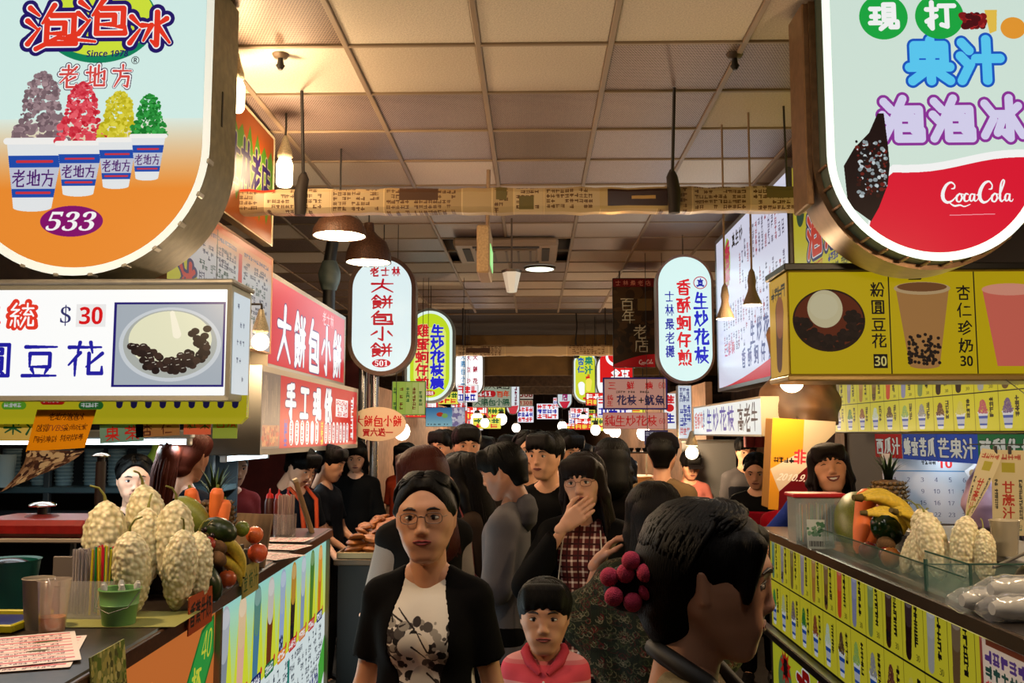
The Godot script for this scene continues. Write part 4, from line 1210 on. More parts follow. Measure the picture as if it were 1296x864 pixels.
	# oval cream board
	p = Pad.new(560, 340, Color(0.86, 0.76, 0.62))
	write(p, "大餅包小餅", 55, 90, 82, 100, 6.5, Color(0.75, 0.08, 0.1), Vector2(95, 0), [], 0.5)
	write(p, "買六送一", 140, 215, 62, 72, 6.0, Color(0.66, 0.1, 0.12), Vector2(76, 0), [], 0.9)
	var ov := PackedVector2Array()
	for k in 32:
		ov.append(Vector2(0.235 * cos(TAU * k / 32), 0.14 * sin(TAU * k / 32)))
	hang(solo("oval_board", "cream oval board with red characters 買六送一 under the 501 lightbox", "sign", mb().prism(ov, 0, -0.015).mesh(), printed(p, 0.0, 0.6), V(-1.285, 1.775, -7.65)), [-0.15, 0.15], 0.2)
	# --- 488
	p = Pad.new(420, 800, Color(0.86, 0.94, 0.9))
	p.rrect(26, 26, 368, 748, 184, Color(0.74, 0.84, 0.14))
	p.rrect(60, 150, 300, 500, 60, Color(0.86, 0.9, 0.45))
	write(p, "生炒花枝焿", 222, 130, 116, 100, 11, Color(0.16, 0.16, 0.78), Vector2(0, 116), [[4, Color(0.85, 0.9, 0.7)]], 0.7)
	write(p, "雞蛋蚵仔煎", 82, 130, 116, 100, 9, Color(0.82, 0.14, 0.16), Vector2(0, 116), [[4, Color(0.9, 0.85, 0.6)]], 0.7)
	p.ell(210, 735, 52, 24, Color(0.7, 0.08, 0.14))
	latin(p, "488", 210, 735, 32, WHITE, "Droid Serif", true)
	stadium("seafood_lightbox", "yellow-green stadium lightbox with blue and red characters, numbered 488", V(-1.225, 2.61, -10.9), 0.59, 1.12, 0.03, p, 1.0, mat(Color(0.5, 0.52, 0.52), 0.4, 0.3), 1.0)
	# --- 441
	p = Pad.new(300, 520, WHITE)
	write(p, "大腸包小腸", 60, 70, 42, 60, 3.5, Color(0.2, 0.5, 0.7), Vector2(0, 78), [], 0.7)
	write(p, "大豆沙", 125, 90, 40, 50, 3.5, Color(0.7, 0.2, 0.3), Vector2(0, 120), [], 0.7)
	write(p, "大餅花", 195, 80, 46, 56, 4.5, Color(0.6, 0.1, 0.2), Vector2(0, 125), [], 0.7)
	p.ell(150, 478, 46, 20, RED)
	latin(p, "441", 150, 478, 26, WHITE, "Droid Serif", true)
	stadium("sausage_lightbox", "white stadium lightbox with thin coloured characters, numbered 441, behind the green one", V(-1.06, 2.7, -15.2), 0.49, 0.86, 0.025, p, 1.15, mat(Color(0.5, 0.52, 0.52), 0.4, 0.3), 0.7)

func stadium(called: String, label: String, at: Vector3, w: float, h: float, rim: float, p: Pad, e: float, frame: Material, light: float, depth := 0.15) -> Node3D:
	var t := box_sign(called, label, at, 0.0, rounded(w, h, w * 0.5, 12), rounded(w - 2 * rim, h - 2 * rim, w * 0.5 - rim, 12), depth, printed(p, e, 0.3), frame, frame, light, Vector2(w * 0.75, h * 0.75))
	part(t, "hanger", mb().tube([V(0, h * 0.5 - 0.02, -depth * 0.5), V(0, (3.53 if at.z < -13.2 else 3.45) - at.y, -depth * 0.5)], 0.005, 5).mesh(), mat(Color(0.2, 0.17, 0.15), 0.6))
	return t

func build_right_signs() -> void:
	# --- cola lightbox
	var p := Pad.new(720, 832, Color(0.83, 0.91, 0.87))
	for k in 3:
		write(p, "果汁", 280, 62, 145, 150, [26.0, 20.0, 17.0][k], [Color(0.1, 0.34, 0.75), Color(0.1, 0.36, 0.8), Color(0.36, 0.8, 0.97)][k], Vector2(182, 0), [], 1.0)
	for k in 2:
		write(p, "泡泡冰", 172, 278, 145, 145, [25.0, 15.0][k], [Color(0.55, 0.2, 0.6), Color(0.84, 0.83, 0.95)][k], Vector2(181, 0), [], 1.0)
	var wave := [Vector2(90, 832), Vector2(150, 590), Vector2(205, 545)]
	for k in 13:
		var x := 205 + k * 45.0
		wave.append(Vector2(x, 545 + 10 * sin(k * 0.55) - k * 4.5))
	wave.append(Vector2(760, 832))
	var edge := []
	for q in wave:
		edge.append(q - Vector2(0, 28))
	p.poly(edge, WHITE)
	p.poly(wave, Color(0.86, 0.1, 0.2))
	# the iced bottle
	p.poly([Vector2(30, 520), Vector2(70, 455), Vector2(125, 400), Vector2(158, 330), Vector2(180, 330), Vector2(190, 440), Vector2(194, 520), Vector2(184, 590), Vector2(150, 670), Vector2(120, 720), Vector2(40, 660)], Color(0.12, 0.07, 0.07))
	speckle(p, 78, 430, 104, 200, 170, 3, 8, [Color(0.2, 0.08, 0.07), Color(0.4, 0.12, 0.1), Color(0.55, 0.6, 0.62), Color(0.1, 0.09, 0.1), Color(0.75, 0.8, 0.82)])
	cola_script(p, 372, 572, 255, WHITE)
	p.cap(Vector2(400, 700), Vector2(560, 696), 1.5, 1.5, Color(0.95, 0.6, 0.65))
	# the sign is taller than the print above: the round emblems of its upper part
	var q2 := Pad.new(720, 930, Color(0.83, 0.91, 0.87))
	q2.im.blit_rect(p.im, Rect2i(0, 0, 720, 832), Vector2i(0, 98))
	p = q2
	for k in 2:
		p.ell(193 + k * 203, 72, 88, 84, Color(0.1, 0.66, 0.26))
		glyph(p, "現打"[k], 145 + k * 205, 20, 100, 96, 9, WHITE, 1.0)
	p.poly([Vector2(560, 50), Vector2(605, 50), Vector2(600, 128), Vector2(575, 138)], Color(0.9, 0.75, 0.3))
	speckle(p, 480, 68, 75, 44, 60, 9, 13, [Color(0.5, 0.08, 0.1), Color(0.65, 0.15, 0.15), Color(0.3, 0.05, 0.08)])
	p.ell(660, 118, 45, 40, Color(0.9, 0.6, 0.2))
	var bronze := grain(Color(0.42, 0.3, 0.2), Color(0.55, 0.42, 0.3), 0.04, V(3, 3, 3), 0.35, 0.45, 0.0, 31)
	var t := box_sign("cola_juice_lightbox", "big round-bottomed lightbox with a red cola band, blue and lilac characters", V(1.555, 2.897, -3.55), 0.0, round_bottom(0.84, 1.086, 0.0), round_bottom(0.84, 1.086, 0.034), 0.1, printed(p, 0.88, 0.4), glow(Color(0.9, 1.0, 0.96), 0.9), mat(Color(0.28, 0.34, 0.3), 0.5, 0.3), 1.5, Vector2(0.68, 0.7))
	part(t, "back_casing", mb().prism(round_bottom(0.89, 1.1, 0.0), -0.09, -0.3, 7, true).mesh(), bronze, V(0, -0.012, 0), "bronze-coloured outer casing")
	for k in 16:
		var a := PI + PI * (k + 0.5) / 16.0
		var rb := part(t, "clip", slab(V(0, 0, -0.05), V(0.012, 0.014, 0.09), 0.003), bronze, V(0.422 * cos(a), -0.123 + 0.422 * sin(a), 0))
		rb.rotation.z = a + PI / 2
	part(t, "side_post", slab(V(-0.455, 0.12, -0.2), V(0.028, 0.83, 0.2), 0.005), bronze)
	# --- yellow box with puddings
	p = Pad.new(1330, 440, Color(0.84, 0.73, 0.06))
	# px to pad: x = (px - 998) * 3.0, y = (py - 338) * 3.1
	p.ell(165, 210, 152, 135, Color(0.16, 0.08, 0.06))
	p.ell(165, 205, 144, 122, Color(0.4, 0.16, 0.08))
	p.ell(150, 160, 74, 82, Color(0.86, 0.82, 0.66))
	for i in 120:
		var a := rng.randf_range(-0.5, PI + 0.1)
		var rr := sqrt(rng.randf_range(0.3, 1.0))
		p.ell(165 + 138 * rr * cos(a), 215 + 112 * rr * sin(a), 14, 12, Color(0.07, 0.04, 0.05).lerp(Color(0.16, 0.1, 0.09), rng.randf()))
	p.ell(145, 150, 60, 55, Color(0.88, 0.85, 0.7))
	write(p, "粉圓豆花", 345, 48, 54, 58, 3.2, INK, Vector2(0, 74), [], 0.9)
	p.rect(346, 356, 58, 60, INK)
	latin(p, "30", 375, 386, 42, Color(0.9, 0.85, 0.5), "Droid Sans", true, 0.0, 0.85)
	p.rect(418, 0, 5, 440, INK)
	p.poly([Vector2(450, 75), Vector2(672, 75), Vector2(620, 405), Vector2(495, 405)], Color(0.72, 0.52, 0.3))
	p.ell(558, 405, 62, 14, Color(0.72, 0.52, 0.3))
	p.ell(560, 72, 118, 28, Color(0.8, 0.68, 0.5))
	p.ell(560, 66, 104, 20, Color(0.5, 0.32, 0.18))
	for i in 90:
		var yy := rng.randf_range(270, 400)
		p.ell(558 + rng.randf_range(-66, 66), yy, 7, 7, Color(0.12, 0.08, 0.08))
	write(p, "杏仁珍奶", 705, 62, 54, 58, 3.2, INK, Vector2(0, 76), [], 0.9)
	latin(p, "30", 732, 386, 44, INK, "Droid Sans", true, 0.0, 0.85)
	p.rect(775, 0, 5, 440, INK)
	p.poly([Vector2(812, 80), Vector2(1035, 80), Vector2(985, 408), Vector2(860, 408)], Color(0.9, 0.45, 0.38))
	p.ell(925, 78, 116, 26, Color(0.95, 0.65, 0.55))
	write(p, "西瓜牛奶", 1065, 62, 54, 58, 3.2, INK, Vector2(0, 76), [], 0.9)
	t = flat_sign("pudding_lightbox", "yellow lightbox with a pudding bowl and a pearl milk tea, black top edge", V(1.73, 2.16, -3.9), 0.0, 1.33, 0.44, 0.3, 0.006, printed(p, 0.5, 0.6), mat(Color(0.5, 0.42, 0.1), 0.5), 0.5, Color(1, 0.92, 0.5), mat(Color(0.62, 0.52, 0.1), 0.5))
	part(t, "top_cap", slab(V(0, 0.235, -0.15), V(1.36, 0.03, 0.33), 0.004), mat(Color(0.03, 0.025, 0.025), 0.4))
	part(t, "bottom_rail", slab(V(0, -0.232, -0.15), V(1.35, 0.025, 0.31), 0.006), mat(Color(0.6, 0.5, 0.28), 0.4, 0.3))
	p = Pad.new(150, 220, Color(0.86, 0.66, 0.14))
	scribble(p, 20, 22, 26, 4, 1, INK, Vector2(1.15, 1), 1.0, 1.8)
	p.cap(Vector2(85, 80), Vector2(75, 190), 34, 22, Color(0.34, 0.16, 0.1))
	p.cap(Vector2(88, 75), Vector2(86, 110), 30, 28, Color(0.6, 0.32, 0.16))
	var ef := part(t, "end_face", mb().quad(V(-0.145, -0.215, 0), V(0.145, -0.215, 0), V(0.145, 0.215, 0), V(-0.145, 0.215, 0), V(0, 0, 1)).mesh(), printed(p, 0.55, 0.4), V(-0.667, 0, -0.152), "lit end face with a dark drink")
	ef.rotation.y = -PI / 2
	# --- yellow shaved-ice menu on the side wall
	p = Pad.new(900, 500, Color(0.88, 0.84, 0.16))
	p.cap(Vector2(80, 105), Vector2(80, 165), 34, 42, Color(0.1, 0.3, 0.2))
	scribble(p, 55, 20, 22, 3, 1, BLUE, Vector2(1.15, 1), 1.0, 2.0)
	for k in 3:
		write(p, "泡泡冰", 150, 195, 130, 120, [24.0, 15.0, 11.0][k], [navy_c(), WHITE, Color(0.9, 0.25, 0.18)][k], Vector2(170, 0), [], 0.8)
	for r in 5:
		scribble(p, 30, 345 + r * 30, 20, 5, 1, [BLUE, RED, INK][r % 3], Vector2(1.1, 1), 0.9, 1.6)
		scribble(p, 180, 345 + r * 30, 20, 5, 1, [RED, INK, RED][r % 3], Vector2(1.1, 1), 0.9, 1.6)
		scribble(p, 340, 345 + r * 30, 20, 12, 1, [BLUE, INK, RED][r % 3], Vector2(1.1, 1), 0.9, 1.6)
	flat_sign("yellow_menu_board", "yellow menu board with red 泡泡冰 lettering between the white menu and the cola lightbox", V(1.57, 2.83, -4.75), -PI / 2, 1.72, 0.98, 0.05, 0.014, printed(p, 0.45, 0.35), mat(Color(0.2, 0.14, 0.1), 0.5), 0.3, Color(1, 0.95, 0.6))
	# --- big white seafood menu
	p = Pad.new(1060, 600, Color(0.86, 0.87, 0.95))
	p.ell(210, 115, 52, 95, Color(0.6, 0.72, 0.2))
	glyph(p, "香", 170, 40, 80, 90, 9, Color(0.75, 0.15, 0.3), 0.7)
	glyph(p, "酥", 170, 125, 80, 80, 7, Color(0.75, 0.15, 0.3), 0.7)
	write(p, "真生炒", 300, 25, 50, 50, 4, INK, Vector2(62, 0))
	for c in 22:
		for r in 3:
			scribble(p, 120 + c * 42, [225, 60, 340][r] + (0 if c > 8 else 60), 21, 1, [4, 5, 3][r], [Color(0.3, 0.25, 0.4), Color(0.25, 0.22, 0.35), Color(0.6, 0.2, 0.3)][(c + r) % 3], Vector2(1, 1.12), 0.85 if (c > 6 or r != 1) else 0.0, 1.5)
	write(p, "生炒花枝", 560, 395, 62, 74, 6, Color(0.14, 0.12, 0.45), Vector2(95, 0), [], 0.6)
	write(p, "香酥蚵仔煎", 420, 480, 56, 64, 5, Color(0.14, 0.12, 0.45), Vector2(95, 0), [], 0.6)
	write(p, "三鮮焿", 130, 430, 46, 50, 4, Color(0.75, 0.2, 0.3), Vector2(62, 0), [], 0.6)
	latin(p, "35", 360, 455, 34, Color(0.4, 0.3, 0.4))
	var wv := [Vector2(60, 600)]
	for k in 12:
		wv.append(Vector2(60 + k * 92.0, 600 - 90 * pow(k / 11.0, 1.6)))
	wv.append(Vector2(1072, 600))
	p.poly(wv, Color(0.82, 0.12, 0.2))
	cola_script(p, 840, 550, 120, WHITE)
	t = flat_sign("seafood_menu_lightbox", "large white menu lightbox of small characters with a red wave along its lower edge", V(1.57, 2.7, -6.85), -PI / 2, 2.3, 1.3, 0.16, 0.03, printed(p, 0.78, 0.25), mat(Color(0.5, 0.5, 0.5), 0.35, 0.4), 0.6)
	# --- right oval
	p = Pad.new(400, 900, Color(0.84, 0.95, 0.94))
	write(p, "士林最老攤", 52, 250, 62, 78, 4.5, Color(0.14, 0.14, 0.62), Vector2(0, 100), [], 0.6)
	write(p, "香酥蚵仔煎", 140, 170, 100, 105, 8.5, Color(0.84, 0.1, 0.14), Vector2(0, 128), [], 0.5)
	write(p, "生炒花枝", 272, 265, 98, 110, 9.5, Color(0.12, 0.14, 0.75), Vector2(0, 132), [], 0.5)
	p.ell(318, 190, 52, 46, Color(0.7, 0.1, 0.2))
	p.ell(318, 190, 46, 40, Color(0.86, 0.93, 0.95))
	glyph(p, "真", 292, 162, 54, 56, 4.5, Color(0.12, 0.14, 0.62), 0.8)
	stadium("oyster_omelette_lightbox", "tall white stadium lightbox with red and blue columns of characters beside the white menu", V(1.32, 2.695, -8.1), 0.5, 1.13, 0.02, p, 1.0, mat(Color(0.42, 0.3, 0.24), 0.5, 0.2), 1.2)
	# --- dark poster
	p = Pad.new(320, 660, Color(0.2, 0.13, 0.07))
	speckle(p, 0, 60, 320, 300, 70, 20, 60, [Color(0.3, 0.2, 0.1), Color(0.26, 0.17, 0.08), Color(0.2, 0.13, 0.07)])
	speckle(p, 0, 250, 320, 300, 90, 10, 40, [Color(0.2, 0.13, 0.07), Color(0.15, 0.1, 0.06), Color(0.28, 0.18, 0.09)])
	p.rect(190, 150, 110, 90, Color(0.4, 0.3, 0.16))
	p.rect(0, 0, 320, 62, Color(0.42, 0.08, 0.08))
	write(p, "士林最老店", 22, 14, 38, 36, 2.6, Color(0.8, 0.5, 0.4), Vector2(58, 0))
	for k in 2:
		write(p, "百年", 62, 140, 95, 95, [8.0, 5.0][k], [INK, Color(0.75, 0.68, 0.55)][k], Vector2(10, 100), [], 0.5)
		write(p, "老店", 160, 350, 95, 95, [8.0, 5.0][k], [INK, Color(0.75, 0.68, 0.55)][k], Vector2(10, 100), [], 0.5)
	wv = [Vector2(0, 660)]
	for k in 9:
		wv.append(Vector2(k * 40.0, 640 - 75 * sin(k * 0.2)))
	wv.append(Vector2(320, 660))
	p.poly(wv, Color(0.74, 0.1, 0.14))
	cola_script(p, 195, 602, 110, WHITE)
	t = flat_sign("dark_poster", "dark brown hanging poster reading 百年老店 beside the tall oyster lightbox", V(1.078, 2.885, -10.0), 0.0, 0.455, 0.97, 0.03, 0.006, printed(p, 0.0, 0.4), mat(Color(0.12, 0.1, 0.09), 0.5))
	part(t, "hanger", mb().tube([V(-0.15, 0.48, -0.015), V(-0.15, 0.565, -0.015)], 0.008, 6).mesh(), mat(Color(0.2, 0.17, 0.15), 0.6))
	# --- pink boards
	p = Pad.new(640, 310, Color(0.85, 0.62, 0.55))
	p.frame(0, 0, 640, 310, 12, Color(0.18, 0.14, 0.4))
	write(p, "三鮮焿", 55, 40, 70, 70, 5, RED, Vector2(185, 0), [], 0.6)
	latin(p, "60", 590, 75, 62, Color(0.8, 0.2, 0.2), "Droid Sans", false, 0.0, 0.8)
	scribble(p, 130, 130, 20, 14, 1, INK, Vector2(1.2, 1), 0.8, 1.5)
	write(p, "花枝", 140, 175, 86, 92, 7, Color(0.15, 0.12, 0.3), Vector2(104, 0), [], 0.6)
	p.cap(Vector2(358, 222), Vector2(402, 222), 5, 5, INK)
	p.cap(Vector2(380, 200), Vector2(380, 245), 5, 5, INK)
	write(p, "魷魚", 420, 175, 86, 92, 7, Color(0.15, 0.12, 0.3), Vector2(104, 0), [], 0.6)
	write(p, "純生", 40, 170, 54, 50, 4, Color(0.8, 0.2, 0.2), Vector2(0, 56), [], 0.6)
	t = flat_sign("squid_soup_board", "pink board with dark blue border reading 花枝+魷魚, upper of two", V(0.973, 2.08, -9.0), 0.0, 0.62, 0.31, 0.03, 0.004, printed(p, 0.5, 0.6), mat(Color(0.2, 0.16, 0.35), 0.5))
	part(t, "hanger", mb().tube([V(0.24, 0.15, -0.015), V(0.24, 0.6, -0.015)], 0.006, 6).mesh(), mat(Color(0.2, 0.17, 0.15), 0.6))
	p = Pad.new(640, 165, Color(0.87, 0.6, 0.54))
	write(p, "純生炒花枝", 18, 30, 94, 104, 6, RED, Vector2(106, 0), [], 0.6)
	latin(p, "60", 590, 85, 56, Color(0.8, 0.15, 0.2), "Droid Sans", false, 0.0, 0.8)
	t = flat_sign("fried_squid_board", "pink board reading 純生炒花枝 60, lower of two", V(0.97, 1.818, -9.0), 0.0, 0.62, 0.16, 0.03, 0.004, printed(p, 0.5, 0.6), mat(Color(0.6, 0.4, 0.4), 0.5))
	part(t, "wire", mb().tube([V(-0.25, 0.08, -0.015), V(-0.25, 0.12, -0.015)], 0.004, 5).mesh(), mat(Color(0.2, 0.17, 0.15), 0.6))
	part(t, "wire", mb().tube([V(0.25, 0.08, -0.015), V(0.25, 0.12, -0.015)], 0.004, 5).mesh(), mat(Color(0.2, 0.17, 0.15), 0.6))
	p = Pad.new(220, 140, Color(0.12, 0.12, 0.42))
	scribble(p, 15, 20, 30, 5, 1, Color(0.8, 0.85, 0.95), Vector2(1.2, 1), 1.0, 2.5)
	scribble(p, 20, 80, 24, 4, 1, Color(0.55, 0.75, 0.9), Vector2(1.2, 1), 1.0, 2.5)
	p.ell(185, 85, 18, 18, Color(0.95, 0.8, 0.4))
	hang(solo("blue_notice", "small dark blue notice below the pink squid boards", "sign", slab(V(0, 0, 0), V(0.225, 0.14, 0.012)), printed(p, 0.3, 0.5), V(1.165, 1.66, -8.98)), [-0.08, 0.08], 0.14)
	# --- long side lightbox
	p = Pad.new(1150, 120, Color(0.9, 0.93, 0.92))
	write(p, "香酥花", 20, 25, 55, 66, 4.5, Color(0.8, 0.3, 0.2), Vector2(64, 0), [], 0.6)
	scribble(p, 215, 16, 24, 1, 3, Color(0.2, 0.15, 0.5), Vector2(1, 1.2), 1.0, 2.2)
	write(p, "生炒花枝", 285, 16, 100, 88, 6.5, Color(0.14, 0.14, 0.6), Vector2(130, 0), [], 0.5)
	write(p, "高老牛", 835, 14, 78, 92, 5.5, Color(0.12, 0.08, 0.1), Vector2(95, 0), [], 0.5)
	flat_sign("squid_lightbox", "long white lightbox reading 生炒花枝 in blue along the seafood stall", V(1.35, 1.8, -6.79), -PI / 2, 2.38, 0.24, 0.11, 0.012, printed(p, 0.85, 0.3), mat(Color(0.72, 0.68, 0.6), 0.5), 0.5, COOL, mat(Color(0.74, 0.68, 0.58), 0.6))
	p = Pad.new(120, 460, Color(0.82, 0.87, 0.92))
	scribble(p, 15, 20, 26, 3, 4, Color(0.2, 0.25, 0.5), Vector2(1.2, 1.2), 0.9, 2.2)
	scribble(p, 15, 170, 30, 3, 5, Color(0.15, 0.2, 0.6), Vector2(1.1, 1.25), 0.9, 2.8)
	scribble(p, 15, 370, 26, 3, 2, Color(0.75, 0.2, 0.2), Vector2(1.2, 1.2), 0.9, 2.0)
	flat_sign("narrow_menu_lightbox", "narrow upright pale lightbox of small blue print at the end of the squid lightbox", V(1.29, 1.88, -8.02), 0.0, 0.12, 0.46, 0.1, 0.006, printed(p, 0.8, 0.35), mat(Color(0.6, 0.58, 0.55), 0.5), 0.4)
	p = Pad.new(130, 330, WHITE)
	glyph(p, "生", 20, 190, 90, 80, 9, BLUE, 0.8)
	glyph(p, "隹", 20, 20, 90, 70, 8, RED, 0.8)
	p.ell(65, 135, 45, 36, RED)
	hang(flat_sign("red_dot_sign", "small white upright sign with a red disc behind the pink boards", V(1.36, 1.92, -9.4), 0.0, 0.13, 0.36, 0.05, 0.004, printed(p, 0.8, 0.4), mat(Color(0.6, 0.6, 0.6), 0.5)), [0.0], 0.36)

func navy_c() -> Color:
	return Color(0.13, 0.08, 0.4)

func build_far_signs() -> void:
	var gm := mat(Color(0.45, 0.46, 0.48), 0.4, 0.3)
	# board 441 beyond the 441 lightbox
	var p := Pad.new(400, 280, Color(0.62, 0.66, 0.58))
	write(p, "士林大食團", 20, 20, 66, 66, 5, INK, Vector2(74, 0))
	p.rrect(10, 108, 230, 66, 30, Color(0.72, 0.06, 0.12))
	latin(p, "441", 125, 141, 46, WHITE, "Droid Serif", true, 0.0, 1.4)
	write(p, "百年", 255, 112, 60, 60, 6, Color(0.8, 0.25, 0.1), Vector2(68, 0))
	write(p, "大腸包小腸", 20, 196, 66, 66, 5, Color(0.06, 0.3, 0.2), Vector2(74, 0))
	hang(flat_sign("sausage_board", "grey-green board reading 大腸包小腸 with a red 441 panel", V(-0.86, 2.5, -19.0), 0.0, 0.8, 0.56, 0.08, 0.01, printed(p, 0.7, 0.4), gm, 0.3), [-0.3, 0.3], 0.56)
	p = Pad.new(200, 420, Color(0.86, 0.9, 0.92))
	scribble(p, 130, 60, 34, 1, 6, Color(0.4, 0.1, 0.2), Vector2(1, 1.3), 1.0, 4.0)
	p.poly([Vector2(10, 330), Vector2(190, 320), Vector2(150, 420), Vector2(50, 420)], Color(0.8, 0.2, 0.25))
	stadium("cola_stadium_lightbox", "far stadium lightbox with red lower end partly behind the 441 board", V(-0.45, 2.49, -20.0), 0.3, 0.8, 0.02, p, 0.9, gm, 0.3, 0.1)
	p = Pad.new(300, 150, Color(0.9, 0.86, 0.84))
	scribble(p, 20, 20, 44, 5, 2, Color(0.7, 0.1, 0.3), Vector2(1.15, 1.2), 0.95, 5.0)
	hang(flat_sign("small_red_sign", "small white sign with pink-red print above the 441 board", V(-1.0, 2.92, -19.2), 0.0, 0.36, 0.15, 0.05, 0.006, printed(p, 0.8, 0.4), gm), [-0.12, 0.12], 0.15)
	# number boards
	p = Pad.new(240, 160, Color(0.8, 0.75, 0.7))
	latin(p, "368", 120, 80, 105, Color(0.5, 0.05, 0.08), "Droid Sans", true)
	hang(flat_sign("number_board", "pale board with the dark red number 368", V(-0.2, 2.66, -23.0), 0.0, 0.36, 0.24, 0.04, 0.004, printed(p, 0.55, 0.4), gm), [-0.14, 0.14], 0.15)
	p = Pad.new(240, 110, Color(0.82, 0.72, 0.6))
	latin(p, "1308", 120, 55, 80, Color(0.65, 0.1, 0.1), "Droid Sans", true)
	hang(flat_sign("number_board", "small board with the red number 1308 beneath the 368 board", V(-0.2, 2.44, -23.0), 0.0, 0.34, 0.15, 0.04, 0.004, printed(p, 0.55, 0.4), gm), [-0.14, 0.14], 0.15)
	for d in [["white sign with red and blue print beneath the 1308 board", V(-0.22, 2.18, -24.0), 0.42, 0.42], ["white sign with red and blue characters in the middle of the far aisle", V(0.36, 2.28, -25.0), 0.58, 0.42], ["small white sign with red figures beside the far pink stadium lightbox", V(0.62, 2.5, -24.5), 0.24, 0.26]]:
		p = Pad.new(300, 240, Color(0.92, 0.93, 0.98))
		scribble(p, 14, 16, 56, 4, 1, RED, Vector2(1.25, 1.2), 1.0, 6.0)
		scribble(p, 14, 92, 56, 4, 1, BLUE, Vector2(1.25, 1.2), 1.0, 6.0)
		scribble(p, 14, 168, 56, 4, 1, RED, Vector2(1.25, 1.2), 1.0, 6.0)
		hang(flat_sign("far_sign", d[0], d[1], 0.0, d[2], d[3], 0.06, 0.006, printed(p, 0.95, 0.4), gm, 0.4), [-0.1, 0.1], d[3])
	# far right stadiums
	p = Pad.new(260, 560, Color(0.86, 0.92, 0.9))
	p.rrect(18, 18, 224, 524, 112, Color(0.8, 0.84, 0.2))
	write(p, "果汁", 130, 60, 80, 80, 8, Color(0.1, 0.5, 0.4), Vector2(0, 100), [], 0.8)
	write(p, "杏仁", 45, 70, 70, 70, 7, Color(0.1, 0.35, 0.7), Vector2(0, 90), [], 0.8)
	scribble(p, 140, 255, 40, 1, 2, RED, Vector2(1, 1.2), 1.0, 5.0)
	p.cap(Vector2(85, 370), Vector2(90, 450), 38, 30, WHITE)
	p.cap(Vector2(170, 330), Vector2(165, 410), 36, 28, Color(0.93, 0.88, 0.35))
	p.ell(130, 515, 30, 14, RED)
	stadium("juice_lightbox", "yellow-green stadium lightbox with two printed drinks beyond the dark poster", V(0.845, 2.62, -15.35), 0.42, 0.88, 0.022, p, 1.0, gm, 0.6, 0.12)
	p = Pad.new(360, 480, WHITE)
	p.rect(30, 0, 330, 300, Color(0.84, 0.12, 0.12))
	p.ell(210, 60, 120, 90, WHITE)
	p.ell(210, 50, 95, 70, Color(0.84, 0.12, 0.12))
	write(p, "金豆", 150, 180, 80, 70, 8, WHITE, Vector2(95, 0), [], 0.8)
	p.cap(Vector2(90, 285), Vector2(340, 285), 5, 5, WHITE)
	scribble(p, 120, 350, 60, 3, 1, Color(0.75, 0.1, 0.25), Vector2(1.2, 1), 1.0, 7.0)
	stadium("red_white_lightbox", "white lightbox with a red upper half and white ring behind the dark poster", V(1.28, 2.6, -14.8), 0.6, 0.84, 0.02, p, 1.0, gm, 0.6, 0.12)
	p = Pad.new(200, 300, Color(0.82, 0.88, 0.9))
	write(p, "百年店", 70, 20, 70, 60, 7, Color(0.6, 0.15, 0.4), Vector2(0, 72), [], 0.8)
	p.poly([Vector2(20, 240), Vector2(180, 235), Vector2(130, 300), Vector2(70, 300)], Color(0.8, 0.15, 0.25))
	stadium("pink_stadium_lightbox", "far pale stadium lightbox with purple characters left of the juice one", V(0.72, 2.66, -22.0), 0.36, 0.78, 0.02, p, 0.85, gm, 0.3, 0.1)
	# green-yellow panel and blue poster under the 488 sign
	p = Pad.new(360, 380, Color(0.72, 0.8, 0.36))
	for k in 5:
		p.rect(8 + k * 70, 10, 62, 360, Color(0.7, 0.82, 0.3).lerp(Color(0.92, 0.9, 0.6), 0.2 * k))
		scribble(p, 14 + k * 70, 70, 32, 1, 6, [Color(0.2, 0.4, 0.2), Color(0.5, 0.2, 0.1)][k % 2], Vector2(1, 1.35), 0.8, 3.0)
	hang(flat_sign("green_menu_panel", "yellow-green menu panel below the 488 lightbox", V(-1.4, 2.09, -10.4), 0.0, 0.38, 0.38, 0.05, 0.006, printed(p, 0.5, 0.4), gm, 0.2, Color(0.9, 1, 0.6)), [-0.15, 0.15], 0.38)
	p = Pad.new(440, 220, Color(0.4, 0.68, 0.8))
	for k in 220:
		p.row(0, 300, k, Color(0.25, 0.5, 0.72).lerp(Color(0.65, 0.85, 0.88), k / 220.0))
	p.ell(160, 80, 40, 26, Color(0.8, 0.25, 0.15))
	p.ell(215, 95, 34, 28, Color(0.55, 0.75, 0.4))
	scribble(p, 20, 190, 14, 14, 1, INK, Vector2(1.2, 1), 0.8, 1.4)
	p.rect(300, 0, 140, 220, Color(0.72, 0.7, 0.82))
	speckle(p, 305, 10, 130, 200, 40, 10, 26, [Color(0.85, 0.84, 0.9), Color(0.55, 0.5, 0.68), Color(0.92, 0.9, 0.94)])
	hang(flat_sign("blue_food_poster", "light blue poster of a dish of food with a lilac end panel", V(-0.99, 1.88, -10.4), 0.0, 0.44, 0.215, 0.05, 0.004, printed(p, 0.55, 0.4), gm, 0.2), [-0.2, 0.2], 0.215)
	# rows of small lit boards over the distant stalls
	var fm := []
	for k in 3:
		p = Pad.new(260, 180, [Color(0.93, 0.92, 0.94), Color(0.86, 0.16, 0.14), Color(0.88, 0.86, 0.3)][k])
		scribble(p, 14, 16, 66, 3, 1, [RED, WHITE, Color(0.1, 0.35, 0.15)][k], Vector2(1.25, 1.2), 1.0, 7.0)
		scribble(p, 14, 104, 58, 3, 1, [BLUE, Color(0.95, 0.85, 0.3), RED][k], Vector2(1.35, 1.2), 1.0, 6.0)
		fm.append(printed(p, 1.0, 0.4))
	var lab := ["white lit board with red and blue marks", "red lit board with white marks", "yellow lit board with green marks"]
